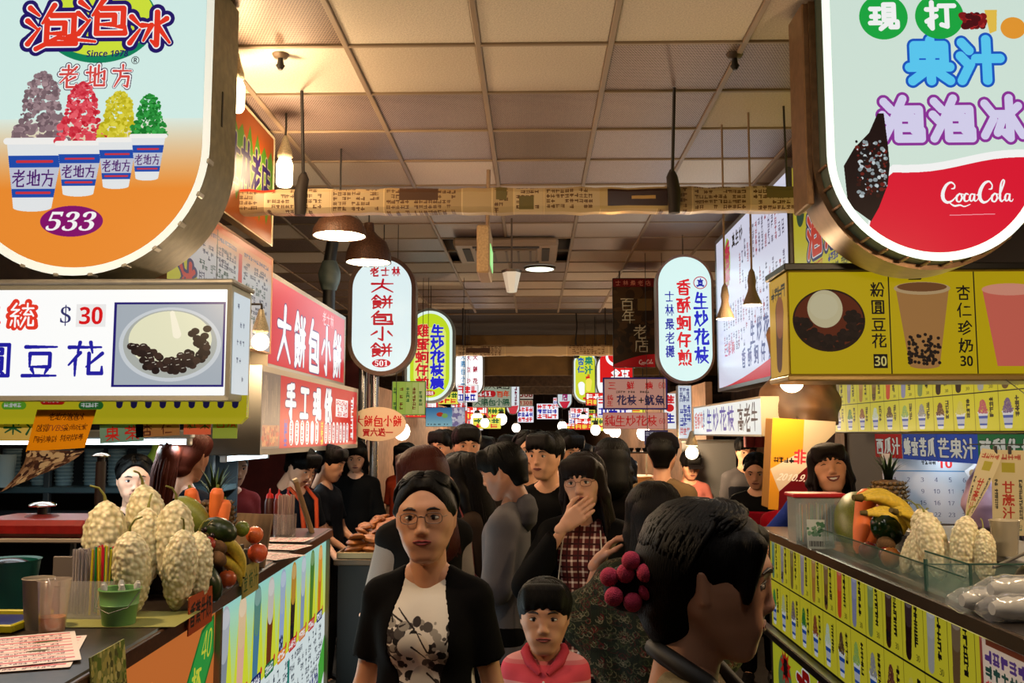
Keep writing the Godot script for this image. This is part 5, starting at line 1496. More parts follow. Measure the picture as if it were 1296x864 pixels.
	for k in 26:
		var sd := -1.0 if k % 2 else 1.0
		var z := -11.5 - 0.72 * k
		var w := rng.randf_range(0.3, 0.6)
		hang(flat_sign("distant_board", lab[k % 3] + " over a distant stall, " + ("seafood row" if sd > 0 else "pancake row"), V(sd * rng.randf_range(0.95, 1.5), rng.randf_range(1.85, 2.3), z), 0.0, w, rng.randf_range(0.16, 0.34), 0.05, 0.006, fm[k % 3], gm), [0.0], 0.15)
		get_child(get_child_count() - 1).set_meta("group", "lit boards over the distant stalls")
	# glowing stalls in the distance: bare bulbs and tubes along both sides
	var far_bulbs := [
		[V(-1.5, 1.72, -10.6), 0.11, "white glaring bulb under the green menu panel"], [V(-1.0, 1.68, -13.5), 0.12, "glaring bulb beneath the blue food poster"], [V(-1.25, 2.0, -20.5), 0.16, "white glaring bulb beneath the 441 board"], [V(-0.75, 2.02, -21.5), 0.15, "glaring lamp at the crowd's edge below the 441 board"],
		[V(-0.95, 1.9, -18.0), 0.1, "bright bulb among the distant pancake stalls"], [V(-0.5, 1.85, -26.0), 0.14, "small glaring bulb far down the aisle by the number boards"],
		[V(0.72, 1.88, -24.0), 0.14, "small glaring bulb far down the aisle by the pink stadium lightbox"], [V(1.0, 1.98, -19.0), 0.11, "bright bulb beneath the juice lightbox"], [V(1.05, 1.72, -12.2), 0.09, "glaring bulb below the lower pink board by the dipping lamps"], [V(1.35, 1.7, -11.6), 0.1, "glaring bulb at the end of the lower pink board"],
		[V(0.95, 1.75, -14.5), 0.09, "small warm bulb over the crowd beyond the pink boards"], [V(1.3, 1.78, -16.5), 0.1, "small warm bulb deep in the seafood row"]]
	for b in far_bulbs:
		var t := thing("stall_bulb", b[2], "light bulb", b[0], 0.0, "bulbs of the distant stalls")
		var r: float = b[1] * 0.85
		part(t, "bulb_glass", mb().ball(V(0, 0, 0), V(r, r * 1.1, r), 12, 8).mesh(), glow(Color(1.0, 0.93, 0.85), 5.0))
		part(t, "socket", mb().lathe(V(0, r, 0), [Vector2(r * 0.5, -0.01), Vector2(r * 0.4, 0.05), Vector2(0.005, 0.07)], 8).mesh(), mat(Color(0.3, 0.27, 0.22), 0.5))
		part(t, "cord", mb().tube([V(0, r + 0.06, 0), V(0, (3.53 if b[0].z < -13.2 else 3.45) - b[0].y, 0)], 0.006, 5).mesh(), mat(Color(0.1, 0.09, 0.08), 0.7))
		point_light(t, "bulb_light", V(0, 0, 0), Color(1.0, 0.85, 0.68), 0.9, r)

# ---------------------------------------------------------------- fruit, vegetables and small wares
func lumpy(c: Vector3, prof: Array, segs: int, rings: int, amp: float, freq: float, sd: int, squash := 1.0, c0 := Color.WHITE, c1 := Color.WHITE) -> MB:
	# prof: radius as a function of height, points (radius, height) from bottom to top; the skin is pushed out by cellular bumps
	var n := FastNoiseLite.new()
	n.seed = sd
	n.noise_type = FastNoiseLite.TYPE_CELLULAR
	n.cellular_return_type = FastNoiseLite.RETURN_DISTANCE
	n.frequency = freq
	n.fractal_type = FastNoiseLite.FRACTAL_NONE
	var m := mb()
	var pos := PackedVector3Array()
	for j in rings + 1:
		var t := float(j) / rings * (prof.size() - 1)
		var i := mini(int(t), prof.size() - 2)
		var q: Vector2 = prof[i].lerp(prof[i + 1], smoothstep(0.0, 1.0, t - i) * 0.4 + (t - i) * 0.6)
		for k in segs + 1:
			var an := TAU * (k % segs) / segs
			var d := Vector3(cos(an), 0, sin(an) * squash)
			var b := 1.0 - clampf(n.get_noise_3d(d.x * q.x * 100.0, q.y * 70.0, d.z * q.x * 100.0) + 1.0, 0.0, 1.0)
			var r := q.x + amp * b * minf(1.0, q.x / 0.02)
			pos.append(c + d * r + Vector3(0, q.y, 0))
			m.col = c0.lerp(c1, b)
			m.vert(c + d * r + Vector3(0, q.y, 0), d, Vector2(float(k) / segs, float(j) / rings))
	# smooth normals from the grid itself
	for j in rings + 1:
		for k in segs + 1:
			var a := pos[j * (segs + 1) + (k + 1) % segs]
			var b := pos[j * (segs + 1) + (k + segs - 1) % segs]
			var u := pos[mini(j + 1, rings) * (segs + 1) + k]
			var v := pos[maxi(j - 1, 0) * (segs + 1) + k]
			var nn := (u - v).cross(a - b).normalized()
			var dd := pos[j * (segs + 1) + k] - c
			if nn.dot(Vector3(dd.x, 0, dd.z)) < 0.0:
				nn = -nn
			if nn.length() > 0.5:
				m.N[j * (segs + 1) + k] = nn
	for j in rings:
		for k in segs:
			var q := j * (segs + 1) + k
			m.face(q, q + 1, q + segs + 2)
			m.face(q, q + segs + 2, q + segs + 1)
	return m

var gourds: Array[ArrayMesh] = []
var gourd_mat: StandardMaterial3D

func gourd(at: Vector3, lean: Vector3, s: float, label: String, group: String, curl := 1.0) -> void:
	if gourds.is_empty():
		for k in 3:
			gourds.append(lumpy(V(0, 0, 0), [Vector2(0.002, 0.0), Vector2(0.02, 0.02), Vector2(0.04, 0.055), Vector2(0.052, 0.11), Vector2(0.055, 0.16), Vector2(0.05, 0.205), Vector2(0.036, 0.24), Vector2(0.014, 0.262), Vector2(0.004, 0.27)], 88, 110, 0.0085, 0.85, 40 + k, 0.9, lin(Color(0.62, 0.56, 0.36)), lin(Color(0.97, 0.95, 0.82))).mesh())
		gourd_mat = StandardMaterial3D.new()
		gourd_mat.vertex_color_use_as_albedo = true
		gourd_mat.roughness = 0.45
		gourd_mat.subsurf_scatter_enabled = true
		gourd_mat.subsurf_scatter_strength = 0.12
	var t := thing("bitter_gourd", label, "bitter gourd", at, 0.0, group)
	t.rotation = lean
	t.scale = Vector3.ONE * s * unit
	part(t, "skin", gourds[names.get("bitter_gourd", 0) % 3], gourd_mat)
	part(t, "stem", mb().tube([V(0, 0.262, 0), V(0.004 * curl, 0.285, 0.002), V(0.018 * curl, 0.305, 0.006), V(0.04 * curl, 0.312, 0.01)], [0.006, 0.0035, 0.003, 0.003], 6).mesh(), mat(Color(0.5, 0.5, 0.2), 0.6))

func fruit(called: String, label: String, cat: String, at: Vector3, r: Vector3, c0: Color, c1: Color, group := "", rough := 0.35, stem := true, turn := Vector3.ZERO) -> Node3D:
	var t := thing(called, label, cat, at, 0.0, group)
	t.rotation = turn
	part(t, "skin", mb().lathe(V(0, 0, 0), [Vector2(0.0, -r.y * 0.93), Vector2(r.x * 0.2, -r.y * 0.99), Vector2(r.x * 0.55, -r.y * 0.84), Vector2(r.x * 0.86, -r.y * 0.5), Vector2(r.x, -r.y * 0.05), Vector2(r.x * 0.92, r.y * 0.42), Vector2(r.x * 0.66, r.y * 0.78), Vector2(r.x * 0.3, r.y * 0.97), Vector2(r.x * 0.1, r.y * 0.93), Vector2(0, r.y * 0.86)], 20, r.z / r.x).mesh(), grain(c0, c1, 0.08, V(9, 9, 9), rough, 0.0, 0.0, 41))
	if stem:
		part(t, "stalk", mb().tube([V(0, r.y * 0.86, 0), V(0.003, r.y * 1.02, 0.002)], [0.004, 0.003], 6).mesh(), mat(Color(0.25, 0.2, 0.1), 0.7))
	return t

func banana_bunch(at: Vector3, turn: Vector3, n: int, label: String, s := 1.0) -> void:
	var t := thing("banana_bunch", label, "bananas", at, 0.0)
	t.rotation = turn
	t.scale = Vector3.ONE * s * unit
	for k in n:
		var path := []
		var rad := []
		for i in 11:
			var u := i / 10.0
			var a := -0.25 + u * 1.5
			path.append(V(0.13 * sin(a) , 0.13 * (cos(a) - 1.0) + 0.012 * absf(k - 1.0) * -u, (k - (n - 1) * 0.5) * (0.012 + 0.026 * u)))
			rad.append([0.009, 0.01, 0.016, 0.022, 0.0245, 0.025, 0.0245, 0.022, 0.016, 0.009, 0.005][i])
		var b := part(t, "banana", mb().tube(path, rad, 7).mesh(), grain(Color(0.74, 0.6, 0.14), Color(0.93, 0.8, 0.26), 0.05, V(12, 12, 12), 0.5, 0.0, 0.0, 42))
		part(b, "tip", mb().tube([path[10], path[10] + (path[10] - path[9]) * 0.3], [0.0045, 0.003], 6).mesh(), mat(Color(0.15, 0.1, 0.05), 0.8))
	part(t, "stalk", mb().tube([V(-0.035, -0.004, 0), V(-0.065, 0.0, 0)], [0.014, 0.01], 7).mesh(), mat(Color(0.35, 0.3, 0.12), 0.7))

func pineapple(at: Vector3, s: float, label: String) -> void:
	var t := thing("pineapple", label, "pineapple", at)
	t.scale = Vector3.ONE * s * unit
	var body := mb()
	body.lathe(V(0, 0, 0), [Vector2(0.03, 0), Vector2(0.052, 0.015), Vector2(0.062, 0.06), Vector2(0.062, 0.1), Vector2(0.05, 0.14), Vector2(0.03, 0.155)], 18)
	part(t, "core", body.mesh(), mat(Color(0.28, 0.18, 0.06), 0.7))
	var eye := mb()
	for j in 9:
		for k in 13:
			var y := 0.012 + j * 0.0162
			var r: float = 0.062 * (1.0 - pow(absf(y - 0.075) / 0.13, 3))
			var a := TAU * (k + 0.5 * (j % 2)) / 13.0
			eye.X = Transform3D(Basis(Vector3.UP, -a + PI / 2), V(cos(a) * r, y, sin(a) * r))
			eye.ball(V(0, 0, 0), V(0.0125, 0.009, 0.006), 6, 4)
			eye.tube([V(0, -0.002, 0.006), V(0, 0.007, 0.014)], [0.003, 0.0007], 4, false)
	part(t, "scales", eye.mesh(), grain(Color(0.25, 0.16, 0.05), Color(0.5, 0.36, 0.12), 0.1, V(20, 20, 20), 0.6, 0.0, 0.0, 43)).set_meta("kind", "stuff")
	for k in 22:
		var a := k * 2.4
		var sp := 0.25 + 0.75 * (1.0 - k / 22.0)
		var l := 0.05 + 0.085 * (0.5 + 0.5 * k / 22.0)
		var d := V(cos(a), 0, sin(a))
		var lf := mb()
		var prev: Array = []
		for i in 5:
			var u := i / 4.0
			var c := V(0, 0.15, 0) + d * (0.012 + sp * l * 0.75 * u * u) + V(0, l * (u - 0.25 * sp * u * u), 0)
			var w := 0.009 * (1.0 - u * 0.95)
			var sd := V(-d.z, 0, d.x) * w
			if i > 0:
				lf.quad(prev[0], prev[1], c + sd, c - sd, (d * -0.3 + V(0, 1, 0)).normalized())
			prev = [c - sd, c + sd]
		part(t, "crown_leaf", lf.mesh(), grain(Color(0.16, 0.26, 0.12), Color(0.3, 0.42, 0.22), 0.1, V(12, 12, 12), 0.6, 0.0, 0.0, 44))

func carrot(at: Vector3, turn: Vector3, l: float, r: float, label: String, group: String) -> void:
	var t := thing("carrot", label, "carrot", at, 0.0, group)
	t.rotation = turn
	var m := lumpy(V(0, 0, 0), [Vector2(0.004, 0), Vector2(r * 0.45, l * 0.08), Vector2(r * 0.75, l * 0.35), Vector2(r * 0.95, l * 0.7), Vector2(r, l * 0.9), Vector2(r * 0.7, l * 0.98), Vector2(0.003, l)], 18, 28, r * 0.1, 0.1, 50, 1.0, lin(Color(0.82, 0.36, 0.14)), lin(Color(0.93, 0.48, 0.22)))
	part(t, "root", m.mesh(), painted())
	part(t, "stalk", mb().tube([V(0, l * 0.98, 0), V(0.002, l * 1.05, 0)], [r * 0.3, r * 0.2], 7).mesh(), mat(Color(0.4, 0.45, 0.15), 0.7))

func cup_mesh(r0: float, r1: float, h: float, th := 0.0012) -> ArrayMesh:
	return mb().lathe(V(0, 0, 0), [Vector2(0, 0), Vector2(r0, 0), Vector2(r1, h), Vector2(r1 + 0.003, h + 0.002), Vector2(r1 + 0.001, h + 0.004), Vector2(r1 - th, h), Vector2(r0 - th, 0.002), Vector2(0, 0.002)], 20).mesh()

func sheet(called: String, label: String, cat: String, at: Vector3, w: float, l: float, m: Material, turn: float, curl := 0.0, group := "") -> MeshInstance3D:
	var b := mb()
	var n := 6
	for i in n:
		var a := float(i) / n
		var c := float(i + 1) / n
		var ya := curl * pow(maxf(a - 0.5, 0.0) * 2.0, 2)
		var yc := curl * pow(maxf(c - 0.5, 0.0) * 2.0, 2)
		var q := b.vert(V(-w / 2, ya, l / 2 - l * a), V(0, 1, 0), Vector2(0, 1 - a))
		b.vert(V(w / 2, ya, l / 2 - l * a), V(0, 1, 0), Vector2(1, 1 - a))
		b.vert(V(w / 2, yc, l / 2 - l * c), V(0, 1, 0), Vector2(1, 1 - c))
		b.vert(V(-w / 2, yc, l / 2 - l * c), V(0, 1, 0), Vector2(0, 1 - c))
		b.face(q, q + 1, q + 2)
		b.face(q, q + 2, q + 3)
	b.box(V(0, -0.0006, 0), V(w * 0.99, 0.001, l * (1.0 if curl == 0.0 else 0.5)))
	var o := solo(called, label, cat, b.mesh(), m, at, group)
	o.rotation.y = turn
	return o

func straws(at: Vector3, n: int, colors: Array, h: float, spread: Vector2, label: String, group: String) -> void:
	var st := mb().tube([V(0, 0, 0), V(0, h, 0)], 0.0035, 6).mesh()
	for k in n:
		var o := solo("drinking_straw", label, "straw", st, mat(colors[k % colors.size()], 0.35), at + V(rng.randf_range(-1, 1) * spread.x, rng.randf_range(0, 0.012), rng.randf_range(-1, 1) * spread.y) * unit, group)
		o.rotation = V(rng.randf_range(-0.03, 0.03), 0, rng.randf_range(-0.03, 0.03))

func menu_paper() -> StandardMaterial3D:
	if not mats.has("menupaper"):
		var p := Pad.new(300, 420, Color(0.86, 0.82, 0.8))
		for r in 9:
			p.rect(14, 18 + r * 44, 272, 15, [Color(0.78, 0.35, 0.4), Color(0.85, 0.66, 0.66)][r % 2])
			scribble(p, 18, 37 + r * 44, 9, 22, 2, Color(0.4, 0.25, 0.3), Vector2(1.25, 1.15), 0.7, 0.9)
		p.ell(220, 130, 34, 12, Color(0.3, 0.35, 0.2))
		p.ell(200, 250, 30, 12, Color(0.3, 0.3, 0.15))
		mats["menupaper"] = printed(p, 0.0, 0.5)
	return mats["menupaper"]

func build_left_stall() -> void:
	unit = 0.75
	var ang := 0.0438
	var org := V(-0.8558, 0.425, -1.906)
	# --- the counter: slab top on a printed lit front
	var ct := thing("juice_counter", "brown-topped stall counter with a lit menu front carrying the pile of bitter gourds", "counter", org, ang)
	part(ct, "worktop", slab(V(-0.36, 1.075, -1.55), V(0.72, 0.05, 3.8), 0.006), grain(Color(0.15, 0.12, 0.1), Color(0.24, 0.2, 0.17), 0.1, V(2, 2, 2), 0.28, 0.0, 0.0, 51))
	part(ct, "edge_strip", slab(V(0.004, 1.07, -1.55), V(0.014, 0.05, 3.8), 0.003), grain(Color(0.2, 0.12, 0.08), Color(0.34, 0.22, 0.15), 0.1, V(4, 4, 4), 0.3, 0.0, 0.0, 52))
	part(ct, "body", slab(V(-0.39, 0.525, -1.55), V(0.64, 1.05, 3.72)), mat(Color(0.16, 0.14, 0.13), 0.7))
	part(ct, "plinth", slab(V(-0.36, -0.28, -1.55), V(0.6, 0.56, 3.7)), mat(Color(0.12, 0.11, 0.1), 0.7))
	var p := Pad.new(1400, 560, Color(0.9, 0.95, 0.95))
	for y in 260:
		p.row(0, 1400, y, Color(0.62, 0.88, 0.85).lerp(Color(0.85, 0.9, 0.4), clampf(y / 230.0, 0, 1)))
	var dk := [[Color(0.55, 0.58, 0.62), Color(0.7, 0.72, 0.75)], [Color(0.92, 0.72, 0.62), Color(0.9, 0.78, 0.6)], [Color(0.3, 0.5, 0.62), Color(0.35, 0.55, 0.5)], [Color(0.45, 0.22, 0.1), Color(0.8, 0.78, 0.74)], [Color(0.6, 0.68, 0.85), Color(0.65, 0.72, 0.82)], [Color(0.2, 0.14, 0.12), Color(0.75, 0.55, 0.2)], [Color(0.55, 0.62, 0.75), Color(0.72, 0.78, 0.82)], [Color(0.35, 0.5, 0.15), Color(0.3, 0.5, 0.2)], [Color(0.85, 0.5, 0.12), Color(0.9, 0.6, 0.2)]]
	for k in 9:
		var x := 70.0 + k * 152
		p.poly([Vector2(x - 70, 262), Vector2(x - 30, 60), Vector2(x + 44, 60), Vector2(x + 86, 262)], Color(0.86, 0.9, 0.22))
		drink(p, x - 8, 45, 74, 190, dk[k][0], dk[k][1], [Color(0.1, 0.1, 0.14), Color(0, 0, 0, 0), Color(0, 0, 0, 0), Color(0, 0, 0, 0), Color(0.15, 0.15, 0.3)][k % 5], 0.08)
		p.rrect(x - 50, 236, 110, 34, 12, [Color(0.85, 0.5, 0.25), Color(0.8, 0.16, 0.14), Color(0.12, 0.14, 0.4), Color(0.1, 0.42, 0.26), Color(0.9, 0.5, 0.15), Color(0.8, 0.16, 0.14)][k % 6])
		scribble(p, x - 42, 243, 20, 4, 1, WHITE, Vector2(1.15, 1), 1.0, 1.7)
		p.ell(x + 62, 236, 9, 9, Color(0.85, 0.2, 0.2))
	for c in 4:
		scribble(p, 30 + c * 340, 285, 20, 13, 8, Color(0.2, 0.24, 0.3), Vector2(1.18, 1.55), 0.62, 1.4)
	p.poly([Vector2(770, 290), Vector2(800, 290), Vector2(790, 555), Vector2(770, 555)], Color(0.1, 0.5, 0.45))
	p.poly([Vector2(1290, 420), Vector2(1400, 340), Vector2(1400, 470), Vector2(1290, 545)], Color(0.3, 0.68, 0.25))
	write(p, "冰沙", 1130, 430, 70, 80, 6, Color(0.2, 0.2, 0.5), Vector2(85, 0))
	var fp := part(ct, "menu_panel", mb().quad(V(-1.18, 0, 0), V(1.18, 0, 0), V(1.18, 0.97, 0), V(-1.18, 0.97, 0), V(0, 0, 1)).mesh(), printed(p, 0.72, 0.25), V(-0.03, 0.06, -2.27), "lit menu panel of nine tall drinks")
	fp.rotation.y = PI / 2
	panel_light(ct, "menu_panel_light", V(-0.01, 0.55, -2.27), V(0, -PI / 2, 0), Vector2(1.7, 0.65), COOL, 0.6)
	p = Pad.new(800, 560, Color(0.93, 0.52, 0.24))
	for k in 3:
		glyph(p, "泡", 190, 210, 190, 230, [30.0, 18.0, 13.0][k], [navy_c(), WHITE, Color(0.88, 0.2, 0.16)][k], 0.6)
		glyph(p, "冰", 440, 240, 190, 230, [30.0, 18.0, 13.0][k], [navy_c(), WHITE, Color(0.88, 0.2, 0.16)][k], 0.6)
	p.poly([Vector2(560, 160), Vector2(700, 26), Vector2(785, 8), Vector2(790, 90), Vector2(650, 225), Vector2(560, 250)], Color(0.1, 0.5, 0.2))
	p.poly([Vector2(568, 164), Vector2(702, 34), Vector2(778, 16), Vector2(782, 88), Vector2(648, 216), Vector2(568, 240)], Color(0.22, 0.7, 0.3))
	glyph(p, "每", 585, 150, 54, 62, 4.5, Color(0.93, 0.95, 0.3), 0.8)
	glyph(p, "杯", 648, 96, 54, 62, 4.5, Color(0.93, 0.95, 0.3), 0.8)
	latin(p, "40", 738, 62, 58, Color(0.93, 0.95, 0.3), "Droid Sans", false, 0.3, 0.8)
	ice_mound(p, 735, 330, 60, 60, Color(0.4, 0.28, 0.2), Color(0.75, 0.62, 0.5))
	ice_cup(p, 735, 325, 90, 95, false)
	fp = part(ct, "orange_panel", mb().quad(V(-0.7, 0, 0), V(0.7, 0, 0), V(0.7, 0.97, 0), V(-0.7, 0.97, 0), V(0, 0, 1)).mesh(), printed(p, 0.5, 0.3), V(-0.03, 0.06, -0.39), "orange printed front panel")
	fp.rotation.y = PI / 2
	for s in [0.34, -1.085, -3.46]:
		part(ct, "corner_post", slab(V(-0.02, 0.53, s), V(0.03, 1.04, 0.02), 0.003), mat(Color(0.55, 0.5, 0.42), 0.4, 0.4))
	# cards on the counter edge
	p = Pad.new(280, 130, Color(0.62, 0.26, 0.1))
	write(p, "香蕉牛奶", 14, 28, 56, 74, 5, INK, Vector2(64, 0), [], 0.7)
	var c := solo("price_card", "orange-brown card reading 香蕉牛奶 propped on the gourd counter's edge", "sign", slab(V(0, 0, 0), V(0.26, 0.125, 0.004)), printed(p, 0.0, 0.6), V(-0.8625, 1.246, -2.445), "cards on the gourd counter")
	c.rotation = V(0, PI / 2 + ang, 0)
	p = Pad.new(280, 130, Color(0.6, 0.56, 0.3))
	write(p, "金桔汁", 24, 30, 60, 72, 4.5, Color(0.15, 0.3, 0.15), Vector2(84, 0), [], 0.7)
	c = solo("price_card", "dull yellow card with green characters beneath the banana bunch", "sign", slab(V(0, 0, 0), V(0.26, 0.125, 0.004)), printed(p, 0.0, 0.6), V(-0.8835, 1.25, -2.94), "cards on the gourd counter")
	c.rotation = V(0, PI / 2 + ang, 0)
	p = Pad.new(280, 130, Color(0.5, 0.5, 0.26))
	speckle(p, 0, 0, 280, 130, 130, 5, 14, [Color(0.36, 0.42, 0.16), Color(0.62, 0.58, 0.3), Color(0.3, 0.3, 0.15), Color(0.7, 0.66, 0.4)])
	c = solo("price_card", "green photo card of fruit at the near corner of the gourd counter", "sign", slab(V(0, 0, 0), V(0.22, 0.125, 0.004)), printed(p, 0.0, 0.5), V(-0.84, 1.231, -1.875), "cards on the gourd counter")
	c.rotation = V(-0.1, PI / 2 + ang, 0)
	# --- gourds
	var gg := "white bitter gourds piled on the brown counter"
	gourd(V(-1.17, 1.25, -2.565), V(0.02, 0.3, 0.02), 1.32, "tall white bitter gourd at the back of the pile, nearest the red ice machine", gg, -1)
	gourd(V(-1.08, 1.295, -2.662), V(-0.1, 1.2, 0.08), 1.3, "white bitter gourd at the back of the pile with its stem curling over", gg, -1)
	gourd(V(-1.065, 1.265, -2.55), V(0.05, 2.0, -0.03), 1.15, "white bitter gourd in the middle row of the pile", gg, 1)
	gourd(V(-0.99, 1.28, -2.565), V(0.0, 0.7, -0.04), 1.18, "white bitter gourd in the back row beside the green papaya", gg, -1)
	gourd(V(-0.9975, 1.25, -2.355), V(0.14, 0.5, 0.1), 1.05, "white bitter gourd standing in front of the pile beside the green bucket", gg, 1)
	gourd(V(-0.9113, 1.25, -2.4), V(0.1, 1.4, 0.04), 1.03, "broad white bitter gourd at the counter's edge, beside the avocados", gg, -1)
	gourd(V(-0.8888, 1.25, -2.475), V(0.05, 2.6, -0.02), 0.95, "white bitter gourd tucked behind the broad one at the counter's edge", gg, -1)
	# --- fruit heap
	fruit("green_papaya", "green papaya leaning behind the bitter gourds", "papaya", V(-1.02, 1.453, -2.79), V(0.06, 0.095, 0.06), Color(0.36, 0.42, 0.14), Color(0.52, 0.55, 0.22), "", 0.4, true, V(0.2, 0, 0.7))
	fruit("ripe_papaya", "yellowish papaya lying under the green one", "papaya", V(-1.095, 1.423, -2.745), V(0.05, 0.09, 0.05), Color(0.55, 0.42, 0.12), Color(0.75, 0.6, 0.2), "", 0.4, true, V(0.2, 0, 1.1))
	for k in 3:
		carrot(V(-0.994 + 0.03 * k, 1.3625, -2.835 + 0.0225 * k), V(0.1, k * 1.0, [0.25, 0.0, -0.2][k]), [0.24, 0.235, 0.19][k], 0.026, "fat orange carrot standing upright in front of the pineapple", "carrots by the pineapple")
	pineapple(V(-1.02, 1.34, -2.985), 1.3, "pineapple with a spiky green crown behind the carrots")
	var gb := mb().ball(V(0, 0, 0), V(0.0125, 0.0125, 0.0125), 8, 6).mesh()
	var gr := thing("grape_bunch", "bunch of dark purple grapes between the gourds and the avocados", "grapes", V(-0.9525, 1.4, -2.7))
	for k in 34:
		part(gr, "grape", gb, mat(Color(0.1, 0.04, 0.07), 0.25), V(rng.randf_range(-0.06, 0.06), rng.randf_range(-0.05, 0.035), rng.randf_range(-0.04, 0.05)))
	part(gr, "stem", mb().tube([V(0, 0.03, 0), V(0.05, 0.07, 0.04)], 0.003, 5).mesh(), mat(Color(0.45, 0.4, 0.25), 0.7))
	fruit("avocado", "large dark green avocado on top of the heap", "avocado", V(-0.9113, 1.419, -2.715), V(0.052, 0.07, 0.05), Color(0.06, 0.12, 0.03), Color(0.16, 0.24, 0.07), "avocados in the heap", 0.3, true, V(0.3, 0, 1.2))
	fruit("avocado", "dark green avocado low in the heap at the counter's edge", "avocado", V(-0.8888, 1.295, -2.565), V(0.05, 0.075, 0.05), Color(0.06, 0.12, 0.03), Color(0.15, 0.24, 0.07), "avocados in the heap", 0.3, true, V(0.2, 0, 0.4))
	fruit("avocado", "small green avocado above the low one in the heap", "avocado", V(-0.9188, 1.344, -2.61), V(0.035, 0.045, 0.035), Color(0.08, 0.16, 0.04), Color(0.2, 0.3, 0.1), "avocados in the heap", 0.3, true, V(0.2, 0, 0.9))
	fruit("kiwi_fruit", "brown fuzzy kiwi beside the bananas, upper of two", "kiwi", V(-0.8962, 1.377, -2.662), V(0.03, 0.036, 0.03), Color(0.3, 0.2, 0.1), Color(0.42, 0.28, 0.14), "kiwis in the heap", 0.8, false, V(0, 0, 1.3))
	fruit("kiwi_fruit", "brown fuzzy kiwi beside the bananas, lower of two", "kiwi", V(-0.8813, 1.351, -2.625), V(0.028, 0.034, 0.028), Color(0.3, 0.2, 0.1), Color(0.42, 0.28, 0.14), "kiwis in the heap", 0.8, false, V(0, 0, 1.0))
	fruit("red_apple", "red apple between the grapes and the kiwis", "apple", V(-0.9188, 1.389, -2.64), V(0.032, 0.03, 0.032), Color(0.5, 0.07, 0.06), Color(0.72, 0.16, 0.1))
	banana_bunch(V(-0.9113, 1.4, -2.715), V(0.2, 0.9, -0.25), 4, "bunch of yellow bananas with green ends at the counter's edge", 1.05)
	banana_bunch(V(-0.9038, 1.34, -2.715), V(0.5, 0.7, -0.2), 3, "lower bunch of bananas beside the dull yellow card", 0.9)
	fruit("lime", "green lime behind the big avocado", "lime", V(-0.9, 1.407, -2.895), V(0.03, 0.032, 0.03), Color(0.3, 0.4, 0.1), Color(0.5, 0.58, 0.2))
	fruit("orange", "orange behind the bananas", "orange", V(-0.8813, 1.381, -2.963), V(0.037, 0.036, 0.037), Color(0.72, 0.28, 0.12), Color(0.88, 0.42, 0.2), "oranges in the heap")
	fruit("orange", "orange at the end of the banana bunch", "orange", V(-0.87, 1.325, -2.963), V(0.042, 0.04, 0.042), Color(0.75, 0.25, 0.14), Color(0.88, 0.36, 0.2), "oranges in the heap")
	fruit("orange", "orange under the bananas beside the low avocado", "orange", V(-0.8738, 1.287, -2.685), V(0.035, 0.034, 0.035), Color(0.66, 0.25, 0.1), Color(0.8, 0.35, 0.16), "oranges in the heap")
	# heap support: a low sloped fruit crate under the heap
	var cr := thing("fruit_crate", "low dark crate under the heap of fruit", "crate", V(-1.065, 1.25, -2.835))
	part(cr, "floor_board", slab(V(0, 0.01, 0), V(0.4, 0.02, 0.5), 0.003), mat(Color(0.14, 0.1, 0.08), 0.7))
	for s in [-1, 1]:
		part(cr, "side_board", slab(V(s * 0.19, 0.06, 0), V(0.015, 0.1, 0.5), 0.003), mat(Color(0.16, 0.11, 0.08), 0.7))
		part(cr, "end_board", slab(V(0, 0.06, s * 0.245), V(0.4, 0.1, 0.015), 0.003), mat(Color(0.16, 0.11, 0.08), 0.7))
	part(cr, "slope_board", slab(V(0, 0.12, 0), V(0.37, 0.02, 0.46), 0.003), mat(Color(0.18, 0.12, 0.09), 0.7))
	# --- wares at the near end
	sheet("paper_mat", "pale green paper mat under the bucket and the straws", "mat", V(-0.9975, 1.252, -2.295), 0.42, 0.26, mat(Color(0.55, 0.55, 0.3), 0.7), ang)
	var bk := thing("tin_bucket", "small green tin bucket holding white plastic spoons", "bucket", V(-0.9825, 1.252, -2.235))
	part(bk, "pail", mb().lathe(V(0, 0, 0), [Vector2(0, 0), Vector2(0.048, 0), Vector2(0.05, 0.004), Vector2(0.056, 0.06), Vector2(0.059, 0.062), Vector2(0.057, 0.064), Vector2(0.062, 0.105), Vector2(0.066, 0.108), Vector2(0.064, 0.112), Vector2(0.06, 0.11), Vector2(0.05, 0.01), Vector2(0, 0.008)], 24).mesh(), mat(Color(0.42, 0.62, 0.36), 0.4, 0.1))
	part(bk, "handle", mb().tube([V(-0.063, 0.1, 0), V(-0.05, 0.06, 0.055), V(0, 0.045, 0.075), V(0.05, 0.06, 0.055), V(0.063, 0.1, 0)], 0.0018, 5).mesh(), mat(Color(0.4, 0.42, 0.38), 0.4, 0.6))
	for k in 6:
		var a := k * 1.1
		var so := solo("plastic_spoon", "white plastic spoon standing in the green tin bucket", "spoon", mb().tube([V(0, 0, 0), V(0, 0.09, 0), V(0, 0.105, 0), V(0, 0.12, 0)], [0.004, 0.005, 0.011, 0.006], 6).mesh(), mat(Color(0.8, 0.8, 0.8), 0.4), V(-0.9825 + 0.022 * cos(a), 1.26, -2.235 + 0.022 * sin(a)), "spoons in the tin bucket")
		so.rotation = V(0.2 * sin(a), 0, -0.25 * cos(a))
	var sh := thing("straw_holder", "clear square holder of wrapped and coloured straws beside the bucket", "straw holder", V(-1.087, 1.252, -2.325))
	var clear := clear_mat(Color(0.9, 0.88, 0.86, 0.22), 0.12)
	part(sh, "front_pane", slab(V(0, 0.06, 0.05), V(0.17, 0.12, 0.003)), clear)
	part(sh, "back_pane", slab(V(0, 0.06, -0.05), V(0.17, 0.12, 0.003)), clear)
